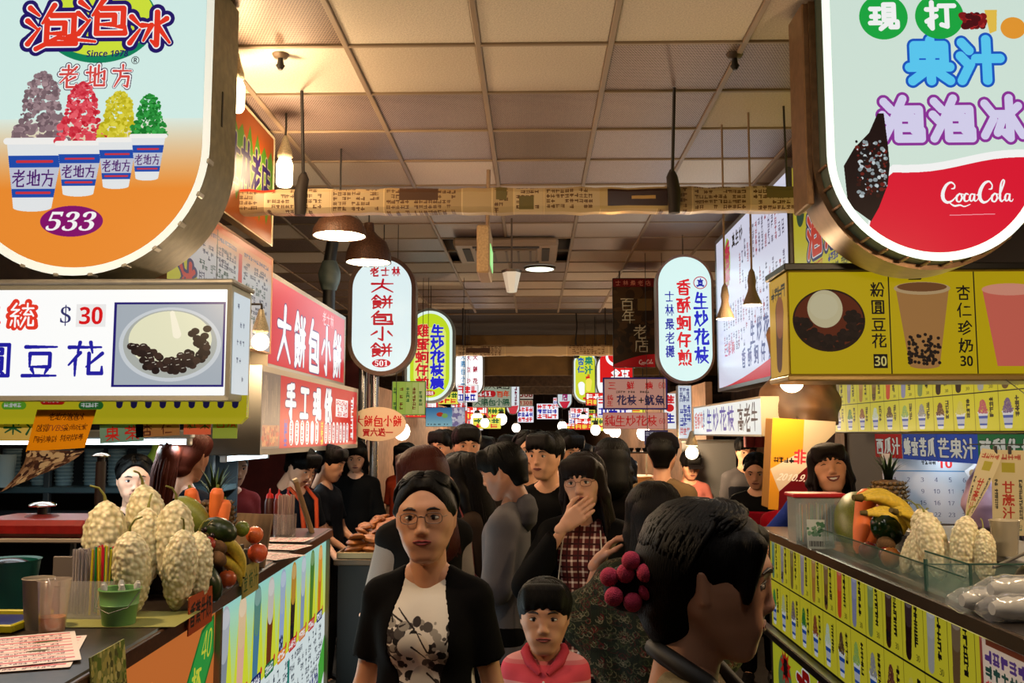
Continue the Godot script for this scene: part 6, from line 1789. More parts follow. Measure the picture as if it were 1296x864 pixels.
	for s in [-1, 1]:
		part(sh, "side_pane", slab(V(s * 0.085, 0.06, 0), V(0.003, 0.12, 0.1)), clear)
	part(sh, "base", slab(V(0, 0.003, 0), V(0.17, 0.005, 0.1)), mat(Color(0.5, 0.5, 0.48), 0.5))
	straws(V(-1.117, 1.258, -2.325), 34, [Color(0.62, 0.58, 0.58), Color(0.68, 0.64, 0.62), Color(0.55, 0.52, 0.54)], 0.2, Vector2(0.034, 0.04), "wrapped white straw in the clear square holder", "wrapped straws in the square holder")
	straws(V(-1.057, 1.258, -2.325), 26, [Color(0.85, 0.75, 0.1), Color(0.05, 0.55, 0.25), Color(0.85, 0.1, 0.25), Color(0.9, 0.6, 0.1), Color(0.85, 0.8, 0.2)], 0.21, Vector2(0.036, 0.04), "brightly coloured straw in the clear square holder", "coloured straws in the square holder")
	var tc := thing("tea_cup", "clear plastic cup with a little amber tea standing by the menu sheets", "cup", V(-1.095, 1.25, -2.145))
	part(tc, "cup_wall", cup_mesh(0.037, 0.048, 0.155), clear_mat(Color(0.85, 0.78, 0.72, 0.16), 0.08))
	part(tc, "tea", mb().lathe(V(0, 0.003, 0), [Vector2(0, 0), Vector2(0.0355, 0), Vector2(0.039, 0.045), Vector2(0, 0.045)], 20).mesh(), mat(Color(0.62, 0.36, 0.05), 0.15), Vector3.ZERO, "amber tea")
	var cs := thing("paper_cup_stack", "stack of brownish cups behind the tea cup", "cup", V(-1.155, 1.25, -2.19))
	part(cs, "cup_wall", cup_mesh(0.035, 0.046, 0.15, 0.002), mat(Color(0.5, 0.46, 0.4), 0.5))
	part(cs, "wooden_frame", slab(V(0.0, 0.13, -0.3), V(0.22, 0.1, 0.01), 0.003), mat(Color(0.4, 0.36, 0.33), 0.6))
	sheet("menu_sheet", "pink and white printed menu sheet on the counter corner, upper of two", "menu", V(-1.065, 1.256, -1.95), 0.3, 0.4, menu_paper(), 0.5)
	sheet("menu_sheet", "pink and white printed menu sheet on the counter corner, lower of two", "menu", V(-1.05, 1.253, -1.927), 0.3, 0.4, menu_paper(), 0.35)
	var tr := thing("blue_tray", "blue tray with a yellow rim behind the menu sheets", "tray", V(-1.29, 1.25, -2.213))
	part(tr, "tray_floor", slab(V(0, 0.008, 0), V(0.3, 0.012, 0.24), 0.004), mat(Color(0.06, 0.1, 0.4), 0.4))
	for s in [-1, 1]:
		part(tr, "rim", slab(V(0, 0.016, s * 0.12), V(0.31, 0.025, 0.012), 0.004), mat(Color(0.7, 0.66, 0.08), 0.4))
		part(tr, "rim", slab(V(s * 0.15, 0.016, 0), V(0.012, 0.025, 0.24), 0.004), mat(Color(0.7, 0.66, 0.08), 0.4))
	var cbx := thing("ice_bucket", "teal plastic bin beside the blue tray", "bin", V(-1.365, 1.25, -2.438))
	part(cbx, "bin_wall", mb().lathe(V(0, 0, 0), [Vector2(0, 0), Vector2(0.08, 0), Vector2(0.1, 0.16), Vector2(0.104, 0.165), Vector2(0.09, 0.16), Vector2(0.07, 0.01), Vector2(0, 0.01)], 20).mesh(), mat(Color(0.05, 0.3, 0.28), 0.4))
	part(cbx, "ice", mb().ball(V(0, 0.12, 0), V(0.085, 0.05, 0.085), 14, 8).mesh(), mat(Color(0.12, 0.14, 0.2), 0.2))
	# red ice-shaving machine
	var im := thing("ice_shaver", "red ice-shaving machine with a chrome crank knob on top", "machine", V(-1.448, 1.25, -2.79))
	part(im, "hood", slab(V(0, 0.235, 0), V(0.46, 0.07, 0.34), 0.02), grain(Color(0.42, 0.05, 0.06), Color(0.52, 0.09, 0.08), 0.05, V(3, 3, 3), 0.4, 0.0, 0.0, 55))
	part(im, "trim_band", slab(V(0, 0.193, 0), V(0.45, 0.018, 0.33), 0.004), mat(Color(0.55, 0.5, 0.45), 0.5))
	part(im, "cabinet", slab(V(0, 0.09, -0.05), V(0.36, 0.19, 0.2), 0.01), mat(Color(0.03, 0.05, 0.09), 0.4))
	part(im, "leg", slab(V(0.16, 0.095, 0.12), V(0.016, 0.19, 0.016)), mat(Color(0.6, 0.6, 0.58), 0.3, 0.7))
	part(im, "leg", slab(V(-0.16, 0.095, 0.12), V(0.016, 0.19, 0.016)), mat(Color(0.6, 0.6, 0.58), 0.3, 0.7))
	part(im, "spindle", mb().tube([V(-0.03, 0.27, 0), V(-0.03, 0.31, 0)], 0.018, 10).mesh(), mat(Color(0.03, 0.03, 0.03), 0.4))
	part(im, "seat_ring", mb().lathe(V(-0.03, 0.27, 0), [Vector2(0.065, 0), Vector2(0.055, 0.008), Vector2(0.02, 0.01)], 16).mesh(), mat(Color(0.32, 0.06, 0.06), 0.5))
	part(im, "knob", mb().lathe(V(-0.03, 0.31, 0), [Vector2(0.05, 0), Vector2(0.052, 0.005), Vector2(0.035, 0.016), Vector2(0, 0.02)], 18).mesh(), mat(Color(0.8, 0.8, 0.8), 0.15, 1.0))
	var rd := thing("press_handle", "upright black rod with a chrome cap beside the red ice shaver", "handle", V(-1.38, 1.25, -2.963))
	part(rd, "rod", mb().tube([V(0, 0.0, 0), V(0, 0.5, 0)], 0.016, 10).mesh(), mat(Color(0.04, 0.03, 0.03), 0.4))
	part(rd, "thread", mb().lathe(V(0, 0, 0), [Vector2(0.021, 0.3), Vector2(0.021, 0.48)], 10).mesh(), mat(Color(0.1, 0.05, 0.04), 0.5))
	part(rd, "cap", mb().lathe(V(0, 0.5, 0), [Vector2(0.036, 0), Vector2(0.037, 0.005), Vector2(0.025, 0.014), Vector2(0, 0.018)], 18).mesh(), mat(Color(0.8, 0.75, 0.7), 0.15, 1.0))
	# --- far end of the counter
	var bd := thing("wooden_board", "tan wooden board leaning behind the oranges", "board", V(-0.975, 1.25, -3.188))
	bd.rotation = V(-0.25, -0.35, 0)
	part(bd, "board_face", slab(V(0, 0.12, 0), V(0.2, 0.24, 0.012), 0.003), grain(Color(0.4, 0.3, 0.2), Color(0.55, 0.43, 0.3), 0.05, V(6, 1, 6), 0.6, 0.0, 0.0, 56))
	part(bd, "prop", slab(V(0, 0.08, -0.05), V(0.02, 0.16, 0.08), 0.003), mat(Color(0.3, 0.22, 0.15), 0.7))
	sheet("flyer", "striped pink flyer hanging over the counter edge, lower of three", "flyer", V(-0.99, 1.253, -3.465), 0.22, 0.34, menu_paper(), 1.1, 0.0, "flyers at the far end of the counter")
	sheet("flyer", "striped pink flyer beside the straw tub, middle of three", "flyer", V(-1.02, 1.255, -3.713), 0.22, 0.32, menu_paper(), 1.35, 0.0, "flyers at the far end of the counter")
	sheet("flyer", "striped pink flyer near the leaning plank, topmost of three", "flyer", V(-1.05, 1.258, -3.938), 0.2, 0.3, menu_paper(), 1.5, 0.0, "flyers at the far end of the counter")
	var wc := thing("water_cup", "clear plastic cup half full of water on the counter", "cup", V(-1.14, 1.25, -3.863))
	part(wc, "cup_wall", cup_mesh(0.035, 0.047, 0.15), clear_mat(Color(0.85, 0.85, 0.88, 0.2), 0.08))
	part(wc, "water", mb().lathe(V(0, 0.003, 0), [Vector2(0, 0), Vector2(0.034, 0), Vector2(0.039, 0.06), Vector2(0, 0.06)], 18).mesh(), clear_mat(Color(0.7, 0.72, 0.75, 0.35), 0.05))
	var st2 := thing("straw_tub", "clear tub packed with pale wrapped straws beside red-capped bottles", "straw holder", V(-1.095, 1.25, -4.125))
	part(st2, "tub_wall", mb().lathe(V(0, 0, 0), [Vector2(0, 0), Vector2(0.065, 0), Vector2(0.068, 0.13), Vector2(0.066, 0.13), Vector2(0.062, 0.004), Vector2(0, 0.004)], 20).mesh(), clear_mat(Color(0.75, 0.7, 0.68, 0.25), 0.1))
	straws(V(-1.095, 1.255, -4.125), 40, [Color(0.72, 0.62, 0.58), Color(0.8, 0.7, 0.64), Color(0.62, 0.5, 0.48)], 0.225, Vector2(0.046, 0.042), "pale wrapped straw packed in the clear tub", "straws in the clear tub")
	for k in 3:
		var sb := thing("sauce_bottle", "red-capped sauce squeeze bottle behind the straw tub", "bottle", V(-1.189 + 0.045 * k, 1.25, -4.215 + 0.015 * k), 0.0, "sauce bottles behind the straw tub")
		part(sb, "bottle_body", mb().lathe(V(0, 0, 0), [Vector2(0, 0), Vector2(0.03, 0), Vector2(0.031, 0.19), Vector2(0.022, 0.215), Vector2(0, 0.216)], 14).mesh(), mat([Color(0.28, 0.1, 0.06), Color(0.42, 0.1, 0.06), Color(0.6, 0.5, 0.42)][k], 0.35))
		part(sb, "cap", mb().lathe(V(0, 0.213, 0), [Vector2(0.024, 0), Vector2(0.02, 0.022), Vector2(0.007, 0.03), Vector2(0.004, 0.055), Vector2(0, 0.056)], 12).mesh(), mat(Color(0.78, 0.08, 0.07), 0.4))
	var pl := thing("leaning_plank", "narrow pale plank leaning over the far end of the counter", "plank", V(-1.02, 1.25, -4.312))
	pl.rotation = V(0.0, 0.3, 0.32)
	part(pl, "plank_face", slab(V(0, 0.16, 0), V(0.03, 0.33, 0.12), 0.004), grain(Color(0.5, 0.38, 0.24), Color(0.68, 0.54, 0.36), 0.05, V(8, 1, 8), 0.6, 0.0, 0.0, 57))
	part(pl, "end_cap", slab(V(0, 0.33, 0), V(0.032, 0.02, 0.122), 0.003), mat(Color(0.75, 0.68, 0.55), 0.6))
	unit = 1.0
	build_left_back()
	build_pancake_stall()

func build_left_back() -> void:
	# shelves behind the vendors
	var sv := thing("storage_shelf", "dark metal storage shelf with a teal-grey board behind the vendors", "shelf", V(-2.75, 0, -5.45))
	part(sv, "back_panel", slab(V(0, 1.0, -0.22), V(1.9, 1.9, 0.02)), mat(Color(0.12, 0.15, 0.17), 0.6))
	for y in [0.55, 0.98, 1.38]:
		part(sv, "shelf_board", slab(V(0, y, 0), V(1.9, 0.035, 0.42), 0.005), mat(Color(0.22, 0.29, 0.31), 0.4, 0.3))
	for s in [-0.93, 0.0, 0.93]:
		part(sv, "upright", slab(V(s, 0.95, 0.19), V(0.035, 1.9, 0.035), 0.004), mat(Color(0.2, 0.22, 0.23), 0.4, 0.4))
	var cup := mb().lathe(V(0, 0, 0), [Vector2(0, 0), Vector2(0.045, 0), Vector2(0.05, 0.2), Vector2(0.054, 0.205), Vector2(0.05, 0.21), Vector2(0, 0.2)], 14).mesh()
	var ringm := mb()
	for k in 9:
		ringm.lathe(V(0, 0.02 + k * 0.021, 0), [Vector2(0.049, 0), Vector2(0.053, 0.004), Vector2(0.049, 0.008)], 14)
	var rmesh := ringm.mesh()
	for k in 10:
		var t := thing("cup_stack", "tall stack of translucent plastic cups on the teal-grey shelf board", "cup stack", V(-3.5 + 0.155 * k, 1.4, -5.42 + 0.03 * (k % 2)), 0.0, "cup stacks on the storage shelf")
		part(t, "cups", cup, mat(Color(0.36, 0.44, 0.46), 0.3))
		part(t, "cup_rims", rmesh, mat(Color(0.5, 0.57, 0.58), 0.3))
	var pt := thing("water_jug", "translucent plastic jug with a handle on the storage shelf", "jug", V(-2.98, 1.4, -5.2))
	part(pt, "jug_body", mb().lathe(V(0, 0, 0), [Vector2(0, 0), Vector2(0.06, 0), Vector2(0.07, 0.18), Vector2(0.066, 0.18), Vector2(0, 0.02)], 16).mesh(), mat(Color(0.45, 0.52, 0.54), 0.3))
	part(pt, "handle", mb().tube([V(-0.065, 0.15, 0), V(-0.11, 0.14, 0), V(-0.11, 0.06, 0), V(-0.06, 0.04, 0)], 0.008, 6).mesh(), mat(Color(0.55, 0.6, 0.62), 0.3))
	for d in [[V(-2.72, 1.0, -5.3), 0.13, 0.18, "red lidded tub on the lower shelf", Color(0.45, 0.05, 0.08)], [V(-3.15, 1.0, -5.3), 0.12, 0.16, "dark lidded tub on the lower shelf", Color(0.12, 0.13, 0.15)], [V(-2.3, 1.0, -5.3), 0.11, 0.2, "steel lidded tub on the lower shelf", Color(0.45, 0.45, 0.45)]]:
		var t := thing("lidded_tub", d[3], "tub", d[0])
		part(t, "tub_wall", mb().lathe(V(0, 0, 0), [Vector2(0, 0), Vector2(d[1] * 0.85, 0), Vector2(d[1], d[2]), Vector2(0, d[2])], 18).mesh(), mat(d[4].darkened(0.4), 0.4))
		part(t, "lid", mb().lathe(V(0, d[2], 0), [Vector2(d[1] * 1.04, -0.01), Vector2(d[1] * 1.05, 0.015), Vector2(d[1] * 0.9, 0.03), Vector2(0, 0.035)], 18).mesh(), mat(d[4], 0.35))
	var bg := thing("plastic_bag", "yellow-green plastic bag hanging behind the ponytailed vendor", "bag", V(-2.02, 1.52, -5.0))
	part(bg, "bag_film", lumpy(V(0, 0, 0), [Vector2(0.003, -0.13), Vector2(0.07, -0.11), Vector2(0.085, -0.05), Vector2(0.065, 0.03), Vector2(0.03, 0.1), Vector2(0.012, 0.16), Vector2(0.02, 0.2)], 22, 26, 0.02, 0.12, 61, 0.6, lin(Color(0.32, 0.42, 0.06)), lin(Color(0.62, 0.72, 0.2))).mesh(), painted())
	part(bg, "hook", mb().tube([V(0, 0.19, 0), V(0, 0.3, 0), V(0.2, 0.3, -0.26)], 0.003, 5).mesh(), mat(Color(0.4, 0.4, 0.38), 0.4, 0.6))

func build_pancake_stall() -> void:
	unit = 0.75
	# table and tray of fried pancakes
	var tb := thing("pancake_table", "dark table carrying the tray of fried pancakes beside the aisle", "table", V(-0.8, 0.425, -5.25))
	part(tb, "tabletop", slab(V(0, 0.87, 0), V(0.46, 0.04, 1.8), 0.005), mat(Color(0.3, 0.22, 0.12), 0.5))
	part(tb, "skirt", slab(V(0.2, 0.2, 0), V(0.02, 1.3, 1.76)), mat(Color(0.05, 0.05, 0.05), 0.7))
	part(tb, "skirt", slab(V(0, 0.2, 0.87), V(0.4, 1.3, 0.02)), mat(Color(0.05, 0.05, 0.05), 0.7))
	for s in [[-0.19, 0.84], [-0.19, -0.84], [0.18, -0.84], [0.18, 0.84]]:
		part(tb, "leg", slab(V(s[0], 0.14, s[1]), V(0.04, 1.42, 0.04), 0.004), mat(Color(0.1, 0.1, 0.1), 0.5))
	var ty := thing("metal_tray", "shallow steel tray heaped with golden fried pancakes", "tray", V(-0.8, 1.093, -5.15))
	part(ty, "tray_floor", slab(V(0, 0.006, 0), V(0.42, 0.008, 1.5), 0.003), mat(Color(0.5, 0.42, 0.3), 0.35, 0.6))
	for s in [-1, 1]:
		part(ty, "rim", slab(V(s * 0.21, 0.022, 0), V(0.01, 0.04, 1.5), 0.003), mat(Color(0.5, 0.42, 0.3), 0.35, 0.6))
		part(ty, "rim", slab(V(0, 0.022, s * 0.75), V(0.42, 0.04, 0.01), 0.003), mat(Color(0.5, 0.42, 0.3), 0.35, 0.6))
	var pm: Array[ArrayMesh] = []
	for k in 3:
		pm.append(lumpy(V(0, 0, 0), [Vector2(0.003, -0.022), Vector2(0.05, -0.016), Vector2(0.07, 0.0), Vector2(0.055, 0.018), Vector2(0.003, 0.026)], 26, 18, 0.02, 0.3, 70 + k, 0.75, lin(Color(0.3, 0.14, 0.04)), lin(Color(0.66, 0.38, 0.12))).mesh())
	for k in 92:
		var lay := int(k / 24)
		var i := k % 24
		var o := solo("fried_pancake", "golden-brown fried pancake in the heaped steel tray", "pancake", pm[k % 3], painted(), V(-0.8 + (i % 3 - 1) * 0.092 + rng.randf_range(-0.012, 0.012), 1.119 + lay * 0.0285 + 0.009 * sin(i), -5.15 + (int(i / 3) - 3.5) * 0.128 + rng.randf_range(-0.022, 0.022)), "fried pancakes in the steel tray")
		o.rotation = V(rng.randf_range(-0.5, 0.5), rng.randf_range(0, 6), rng.randf_range(-0.4, 0.4))
		o.scale = Vector3.ONE * (0.79 - 0.075 * lay)
	var wb := thing("water_bottle", "small clear water bottle on the pancake table", "bottle", V(-0.8, 1.093, -5.83))
	part(wb, "bottle_body", mb().lathe(V(0, 0, 0), [Vector2(0, 0), Vector2(0.032, 0), Vector2(0.032, 0.13), Vector2(0.014, 0.17), Vector2(0.013, 0.185), Vector2(0, 0.185)], 14).mesh(), clear_mat(Color(0.8, 0.85, 0.9, 0.3), 0.05))
	part(wb, "cap", mb().lathe(V(0, 0.185, 0), [Vector2(0.015, 0), Vector2(0.015, 0.018), Vector2(0, 0.02)], 12).mesh(), mat(Color(0.85, 0.86, 0.9), 0.4))
	part(wb, "label_band", mb().lathe(V(0, 0.05, 0), [Vector2(0.0325, 0), Vector2(0.0325, 0.05)], 14).mesh(), mat(Color(0.7, 0.72, 0.75), 0.5))
	unit = 1.0
	var bn := thing("work_bench", "steel work bench of the pancake stall behind the workers", "bench", V(-2.35, 0, -7.0))
	part(bn, "benchtop", slab(V(0, 0.9, 0), V(0.5, 0.04, 2.6), 0.005), mat(Color(0.5, 0.46, 0.42), 0.35, 0.5))
	part(bn, "cabinet", slab(V(0, 0.44, 0), V(0.46, 0.88, 2.5), 0.005), mat(Color(0.3, 0.27, 0.25), 0.5, 0.3))
	for s in [-1.0, 1.0]:
		structure("wall_4" if s < 0 else "wall_5", slab(V(s * 2.05, 1.15, -26.0), V(0.08, 2.3, 30.0)), grain(Color(0.55, 0.4, 0.3), Color(0.72, 0.56, 0.44), 0.05, V(1, 1, 1), 0.7), "warm-coloured stall backs along the distant " + ("pancake row" if s < 0 else "seafood row"), "wall")
	var vp := thing("vent_pipe", "dark vent pipe wrapped in plastic beside the 501 lightbox", "pipe", V(-1.66, 2.0, -7.45))
	part(vp, "pipe_run", mb().tube([V(0, 0.62, 0), V(0, 1.1, 0), V(0.05, 1.45, 0)], 0.05, 10).mesh(), mat(Color(0.1, 0.1, 0.1), 0.5))
	part(vp, "plastic_wrap", lumpy(V(0, 0.95, 0), [Vector2(0.05, -0.1), Vector2(0.075, -0.04), Vector2(0.08, 0.05), Vector2(0.055, 0.14)], 16, 12, 0.015, 0.15, 67, 1.0, lin(Color(0.2, 0.25, 0.24)), lin(Color(0.45, 0.5, 0.48))).mesh(), painted())
	var sp := thing("steel_post", "pair of steel tubes standing under the 501 lightbox", "post", V(-1.38, 0, -7.75))
	for x in [-0.05, 0.05]:
		part(sp, "tube", mb().tube([V(x, 0, 0), V(x, 2.25, 0)], 0.035, 10).mesh(), mat(Color(0.6, 0.6, 0.6), 0.25, 0.9))
	structure("wall_1", slab(V(-2.9, 1.2, -9.0), V(2.6, 2.4, 0.08)), grain(Color(0.3, 0.1, 0.1), Color(0.42, 0.14, 0.13), 0.05, V(1, 1, 1), 0.7), "maroon partition behind the pancake stall workers", "wall")

# ---------------------------------------------------------------- the juice stall with the yellow menus
func sub_quad(w: float, h: float, u0: float, u1: float, v0: float, v1: float) -> ArrayMesh:
	var b := mb()
	b.box(V(0, 0, -0.002), V(w, h, 0.003))
	var i := b.vert(V(-w / 2, -h / 2, 0), V(0, 0, 1), Vector2(u0, v1))
	b.vert(V(w / 2, -h / 2, 0), V(0, 0, 1), Vector2(u1, v1))
	b.vert(V(w / 2, h / 2, 0), V(0, 0, 1), Vector2(u1, v0))
	b.vert(V(-w / 2, h / 2, 0), V(0, 0, 1), Vector2(u0, v0))
	b.face(i, i + 1, i + 2)
	b.face(i, i + 2, i + 3)
	return b.mesh()

func ice_menu(cells: int) -> Pad:
	# two rows of pictures in a black grid on yellow: tall drinks above, cups of shaved ice below
	var cw := 108
	var p := Pad.new(cells * cw, 300, Color(0.88, 0.84, 0.2))
	var dc := [Color(0.35, 0.55, 0.45), Color(0.6, 0.58, 0.6), Color(0.5, 0.42, 0.2), Color(0.62, 0.58, 0.62), Color(0.72, 0.5, 0.22), Color(0.5, 0.36, 0.18), Color(0.85, 0.28, 0.16), Color(0.55, 0.56, 0.7), Color(0.5, 0.58, 0.32), Color(0.2, 0.1, 0.07), Color(0.14, 0.06, 0.07), Color(0.68, 0.68, 0.66), Color(0.42, 0.32, 0.2), Color(0.6, 0.2, 0.16)]
	var ic := [Color(0.1, 0.5, 0.2), Color(0.72, 0.75, 0.55), Color(0.42, 0.36, 0.4), Color(0.05, 0.42, 0.12), Color(0.5, 0.18, 0.08), Color(0.78, 0.85, 0.76), Color(0.28, 0.16, 0.08), Color(0.55, 0.7, 0.3), Color(0.55, 0.55, 0.55), Color(0.35, 0.14, 0.1), Color(0.85, 0.8, 0.3), Color(0.75, 0.3, 0.35), Color(0.4, 0.3, 0.5), Color(0.6, 0.7, 0.5)]
	for k in cells:
		var x := k * cw
		drink(p, x + 32, 30, 38, 100, dc[k % 14], dc[k % 14].lightened(0.12), Color(0.1, 0.08, 0.1) if k % 4 == 1 else Color(0, 0, 0, 0), 0.06)
		scribble(p, x + 66, 22, 15, 1, 5, INK, Vector2(1, 1.2), 1.0, 1.7)
		latin(p, "30", x + 78, 130, 13, INK, "Droid Sans", false)
		ice_cup(p, x + 38, 226, 46, 58, false)
		ice_mound(p, x + 38, 230, 40, 52, ic[k % 14], ic[k % 14].lightened(0.2))
		scribble(p, x + 70, 172, 15, 1, 4, INK, Vector2(1, 1.25), 1.0, 1.7)
		p.rect(x, 0, 2, 300, Color(0.4, 0.36, 0.1))
	p.rect(0, 148, p.w, 4, INK)
	p.rect(0, 0, p.w, 4, INK)
	p.rect(0, 296, p.w, 4, INK)
	return p

func build_right_stall() -> void:
	unit = 0.75
	var steel := mat(Color(0.55, 0.54, 0.52), 0.3, 0.8)
	var ct := thing("smoothie_counter", "stall counter with a yellow picture menu along its front and glass fruit tray on top", "counter", V(1.095, 0.425, -3.375))
	part(ct, "worktop", slab(V(0.32, 1.075, 0), V(0.66, 0.05, 3.3), 0.006), mat(Color(0.13, 0.11, 0.1), 0.3))
	part(ct, "edge_strip", slab(V(-0.012, 1.072, 0), V(0.016, 0.056, 3.3), 0.005), mat(Color(0.42, 0.36, 0.3), 0.25, 0.8))
	part(ct, "body", slab(V(0.34, 0.525, 0), V(0.6, 1.05, 3.24)), mat(Color(0.14, 0.12, 0.11), 0.7))
	part(ct, "plinth", slab(V(0.34, -0.28, 0), V(0.56, 0.56, 3.2)), mat(Color(0.12, 0.11, 0.1), 0.7))
	var fm := printed(ice_menu(14), 0.34, 0.3)
	var f := part(ct, "menu_panel", mb().quad(V(-1.48, -0.29, 0), V(1.48, -0.29, 0), V(1.48, 0.29, 0), V(-1.48, 0.29, 0), V(0, 0, 1)).mesh(), fm, V(0.03, 0.79, -0.05), "yellow panel of drink and shaved-ice pictures")
	f.rotation.y = -PI / 2
	panel_light(ct, "menu_panel_light", V(0.01, 0.79, -0.05), V(0, PI / 2, 0), Vector2(2.2, 0.4), Color(1.0, 0.95, 0.6), 0.3)
	part(ct, "ledge", slab(V(0.0, 0.475, 0), V(0.06, 0.05, 3.26), 0.006), mat(Color(0.04, 0.03, 0.03), 0.4))
	var p := Pad.new(1200, 180, Color(0.84, 0.86, 0.2))
	for k in 2:
		p.ell(110 if k == 0 else 700, 100, 60, 70, Color(0.35, 0.5, 0.35))
	var star := []
	for k in 20:
		var a := TAU * k / 20.0
		var r := 52.0 if k % 2 else 28.0
		star.append(Vector2(118 + r * cos(a), 62 + r * sin(a)))
	p.poly(star, Color(0.8, 0.12, 0.08))
	glyph(p, "最", 100, 40, 36, 44, 4, INK, 0.9)
	write(p, "現打冰沙", 220, 28, 100, 120, 10, Color(0.62, 0.06, 0.06), Vector2(150, 0), [[5, WHITE]], 0.8)
	write(p, "果汁", 830, 28, 100, 120, 10, Color(0.62, 0.06, 0.06), Vector2(150, 0), [[5, WHITE]], 0.8)
	f = part(ct, "lower_panel", mb().quad(V(-1.48, -0.2, 0), V(1.48, -0.2, 0), V(1.48, 0.2, 0), V(-1.48, 0.2, 0), V(0, 0, 1)).mesh(), printed(p, 0.32, 0.3), V(0.03, 0.25, -0.05), "yellow lower panel reading 現打冰沙")
	f.rotation.y = -PI / 2
	p = Pad.new(240, 380, Color(0.84, 0.84, 0.86))
	for r in 7:
		scribble(p, 16, 60 + r * 44, 30, 5, 1, [Color(0.3, 0.2, 0.6), Color(0.1, 0.3, 0.3), Color(0.8, 0.2, 0.25), Color(0.1, 0.4, 0.3), Color(0.5, 0.2, 0.5)][r % 5], Vector2(1.4, 1), 1.0, 3.6)
	p.rect(20, 8, 200, 36, Color(0.42, 0.2, 0.12))
	f = part(ct, "price_sheet", sub_quad(0.3, 0.42, 0, 1, 0, 1), printed(p, 0.0, 0.5), V(-0.005, 0.86, 1.5), "white sheet of coloured print")
	f.rotation.y = -PI / 2
	# glass tray and case round the fruit
	var gc := thing("glass_fruit_case", "low glass case around the fruit on the smoothie counter", "case", V(1.328, 1.25, -3.225))
	var gl := clear_mat(Color(0.7, 0.85, 0.8, 0.1), 0.03)
	var edge := mat(Color(0.2, 0.32, 0.28), 0.2)
	part(gc, "front_pane", slab(V(-0.27, 0.05, 0.0), V(0.005, 0.1, 1.9)), gl)
	part(gc, "front_edge", slab(V(-0.27, 0.1, 0.0), V(0.007, 0.005, 1.9)), edge)
	part(gc, "end_pane", slab(V(0, 0.05, 0.62), V(0.54, 0.1, 0.005)), gl)
	part(gc, "end_edge", slab(V(0, 0.1, 0.62), V(0.54, 0.005, 0.007)), edge)
	part(gc, "corner_post", slab(V(-0.27, 0.06, 0.62), V(0.012, 0.12, 0.012)), edge)
	part(gc, "tall_pane", slab(V(-0.27, 0.075, 0.8), V(0.005, 0.15, 0.36)), gl)
	part(gc, "tall_edge", slab(V(-0.27, 0.15, 0.8), V(0.007, 0.006, 0.36)), edge)
	part(gc, "tall_edge", slab(V(0, 0.15, 0.98), V(0.54, 0.006, 0.007)), edge)
	part(gc, "tall_edge", slab(V(-0.265, 0.075, 0.98), V(0.008, 0.15, 0.008)), edge)
	# fruit
	fruit("papaya", "huge green and yellow papaya lying behind the fat carrots", "papaya", V(1.27, 1.345, -3.72), V(0.13, 0.22, 0.13), Color(0.24, 0.3, 0.06), Color(0.46, 0.5, 0.14), "", 0.4, true, V(-0.9, 0.4, -0.5))
	carrot(V(1.17, 1.265, -3.465), V(-0.55, 0.0, -0.35), 0.36, 0.05, "fat orange carrot leaning on the papaya, beside the dark avocado", "fat carrots")
	carrot(V(1.185, 1.258, -3.45), V(-0.6, 0.3, -0.75), 0.38, 0.042, "long orange carrot leaning on the papaya, closer to the avocado", "fat carrots")
	fruit("glossy_avocado", "glossy dark green avocado with a pale label above the kiwi", "avocado", V(1.245, 1.363, -3.375), V(0.07, 0.085, 0.07), Color(0.02, 0.1, 0.02), Color(0.06, 0.2, 0.05), "", 0.15, true, V(0.3, 0, 0.6))
	fruit("kiwi_fruit", "brown kiwi below the glossy avocado", "kiwi", V(1.219, 1.317, -3.315), V(0.036, 0.042, 0.036), Color(0.32, 0.22, 0.1), Color(0.45, 0.32, 0.16), "", 0.8, false, V(0, 0, 1.4))
	fruit("red_apple", "dark red apple at the foot of the carrots", "apple", V(1.178, 1.287, -3.375), V(0.045, 0.042, 0.045), Color(0.36, 0.03, 0.03), Color(0.55, 0.08, 0.06), "apples by the carrots")
	fruit("red_apple", "second dark red apple beside the blushed one", "apple", V(1.211, 1.284, -3.285), V(0.04, 0.038, 0.04), Color(0.36, 0.03, 0.03), Color(0.52, 0.08, 0.06), "apples by the carrots")
	fruit("blushed_apple", "orange-yellow blushed apple beside the gourds", "apple", V(1.192, 1.286, -3.202), V(0.045, 0.046, 0.045), Color(0.62, 0.3, 0.1), Color(0.82, 0.48, 0.18))
	banana_bunch(V(1.227, 1.475, -3.465), V(0.1, 0.25, 0.1), 4, "large hand of yellow bananas on top of the papaya", 1.5)
	banana_bunch(V(1.25, 1.434, -3.24), V(0.3, 0.5, -0.15), 4, "pale hand of bananas above the gourds", 1.2)
	banana_bunch(V(1.205, 1.423, -3.375), V(0.5, -0.1, 0.1), 3, "short hand of bananas behind the glossy avocado", 1.0)
	var gg := "white bitter gourds in the glass case"
	gourd(V(1.189, 1.25, -3.098), V(-0.05, 0.2, -0.62), 0.92, "white bitter gourd leaning furthest over, beside the blushed apple", gg)
	gourd(V(1.215, 1.25, -3.015), V(0.05, 1.1, -0.42), 1.02, "white bitter gourd with pointed top, second in the glass case", gg)
	gourd(V(1.245, 1.25, -2.94), V(0.08, 2.1, -0.3), 1.05, "white bitter gourd in the middle of the glass case cluster", gg)
	gourd(V(1.294, 1.25, -2.91), V(0.05, 0.6, -0.12), 1.0, "tall white bitter gourd beside the beige cup", gg)
	gourd(V(1.35, 1.25, -2.88), V(0.0, 1.6, 0.0), 0.82, "round white bitter gourd at the corner of the glass case", gg)
	gourd(V(1.305, 1.25, -3.06), V(-0.1, 2.6, -0.3), 1.08, "white bitter gourd at the back of the glass case cluster", gg)
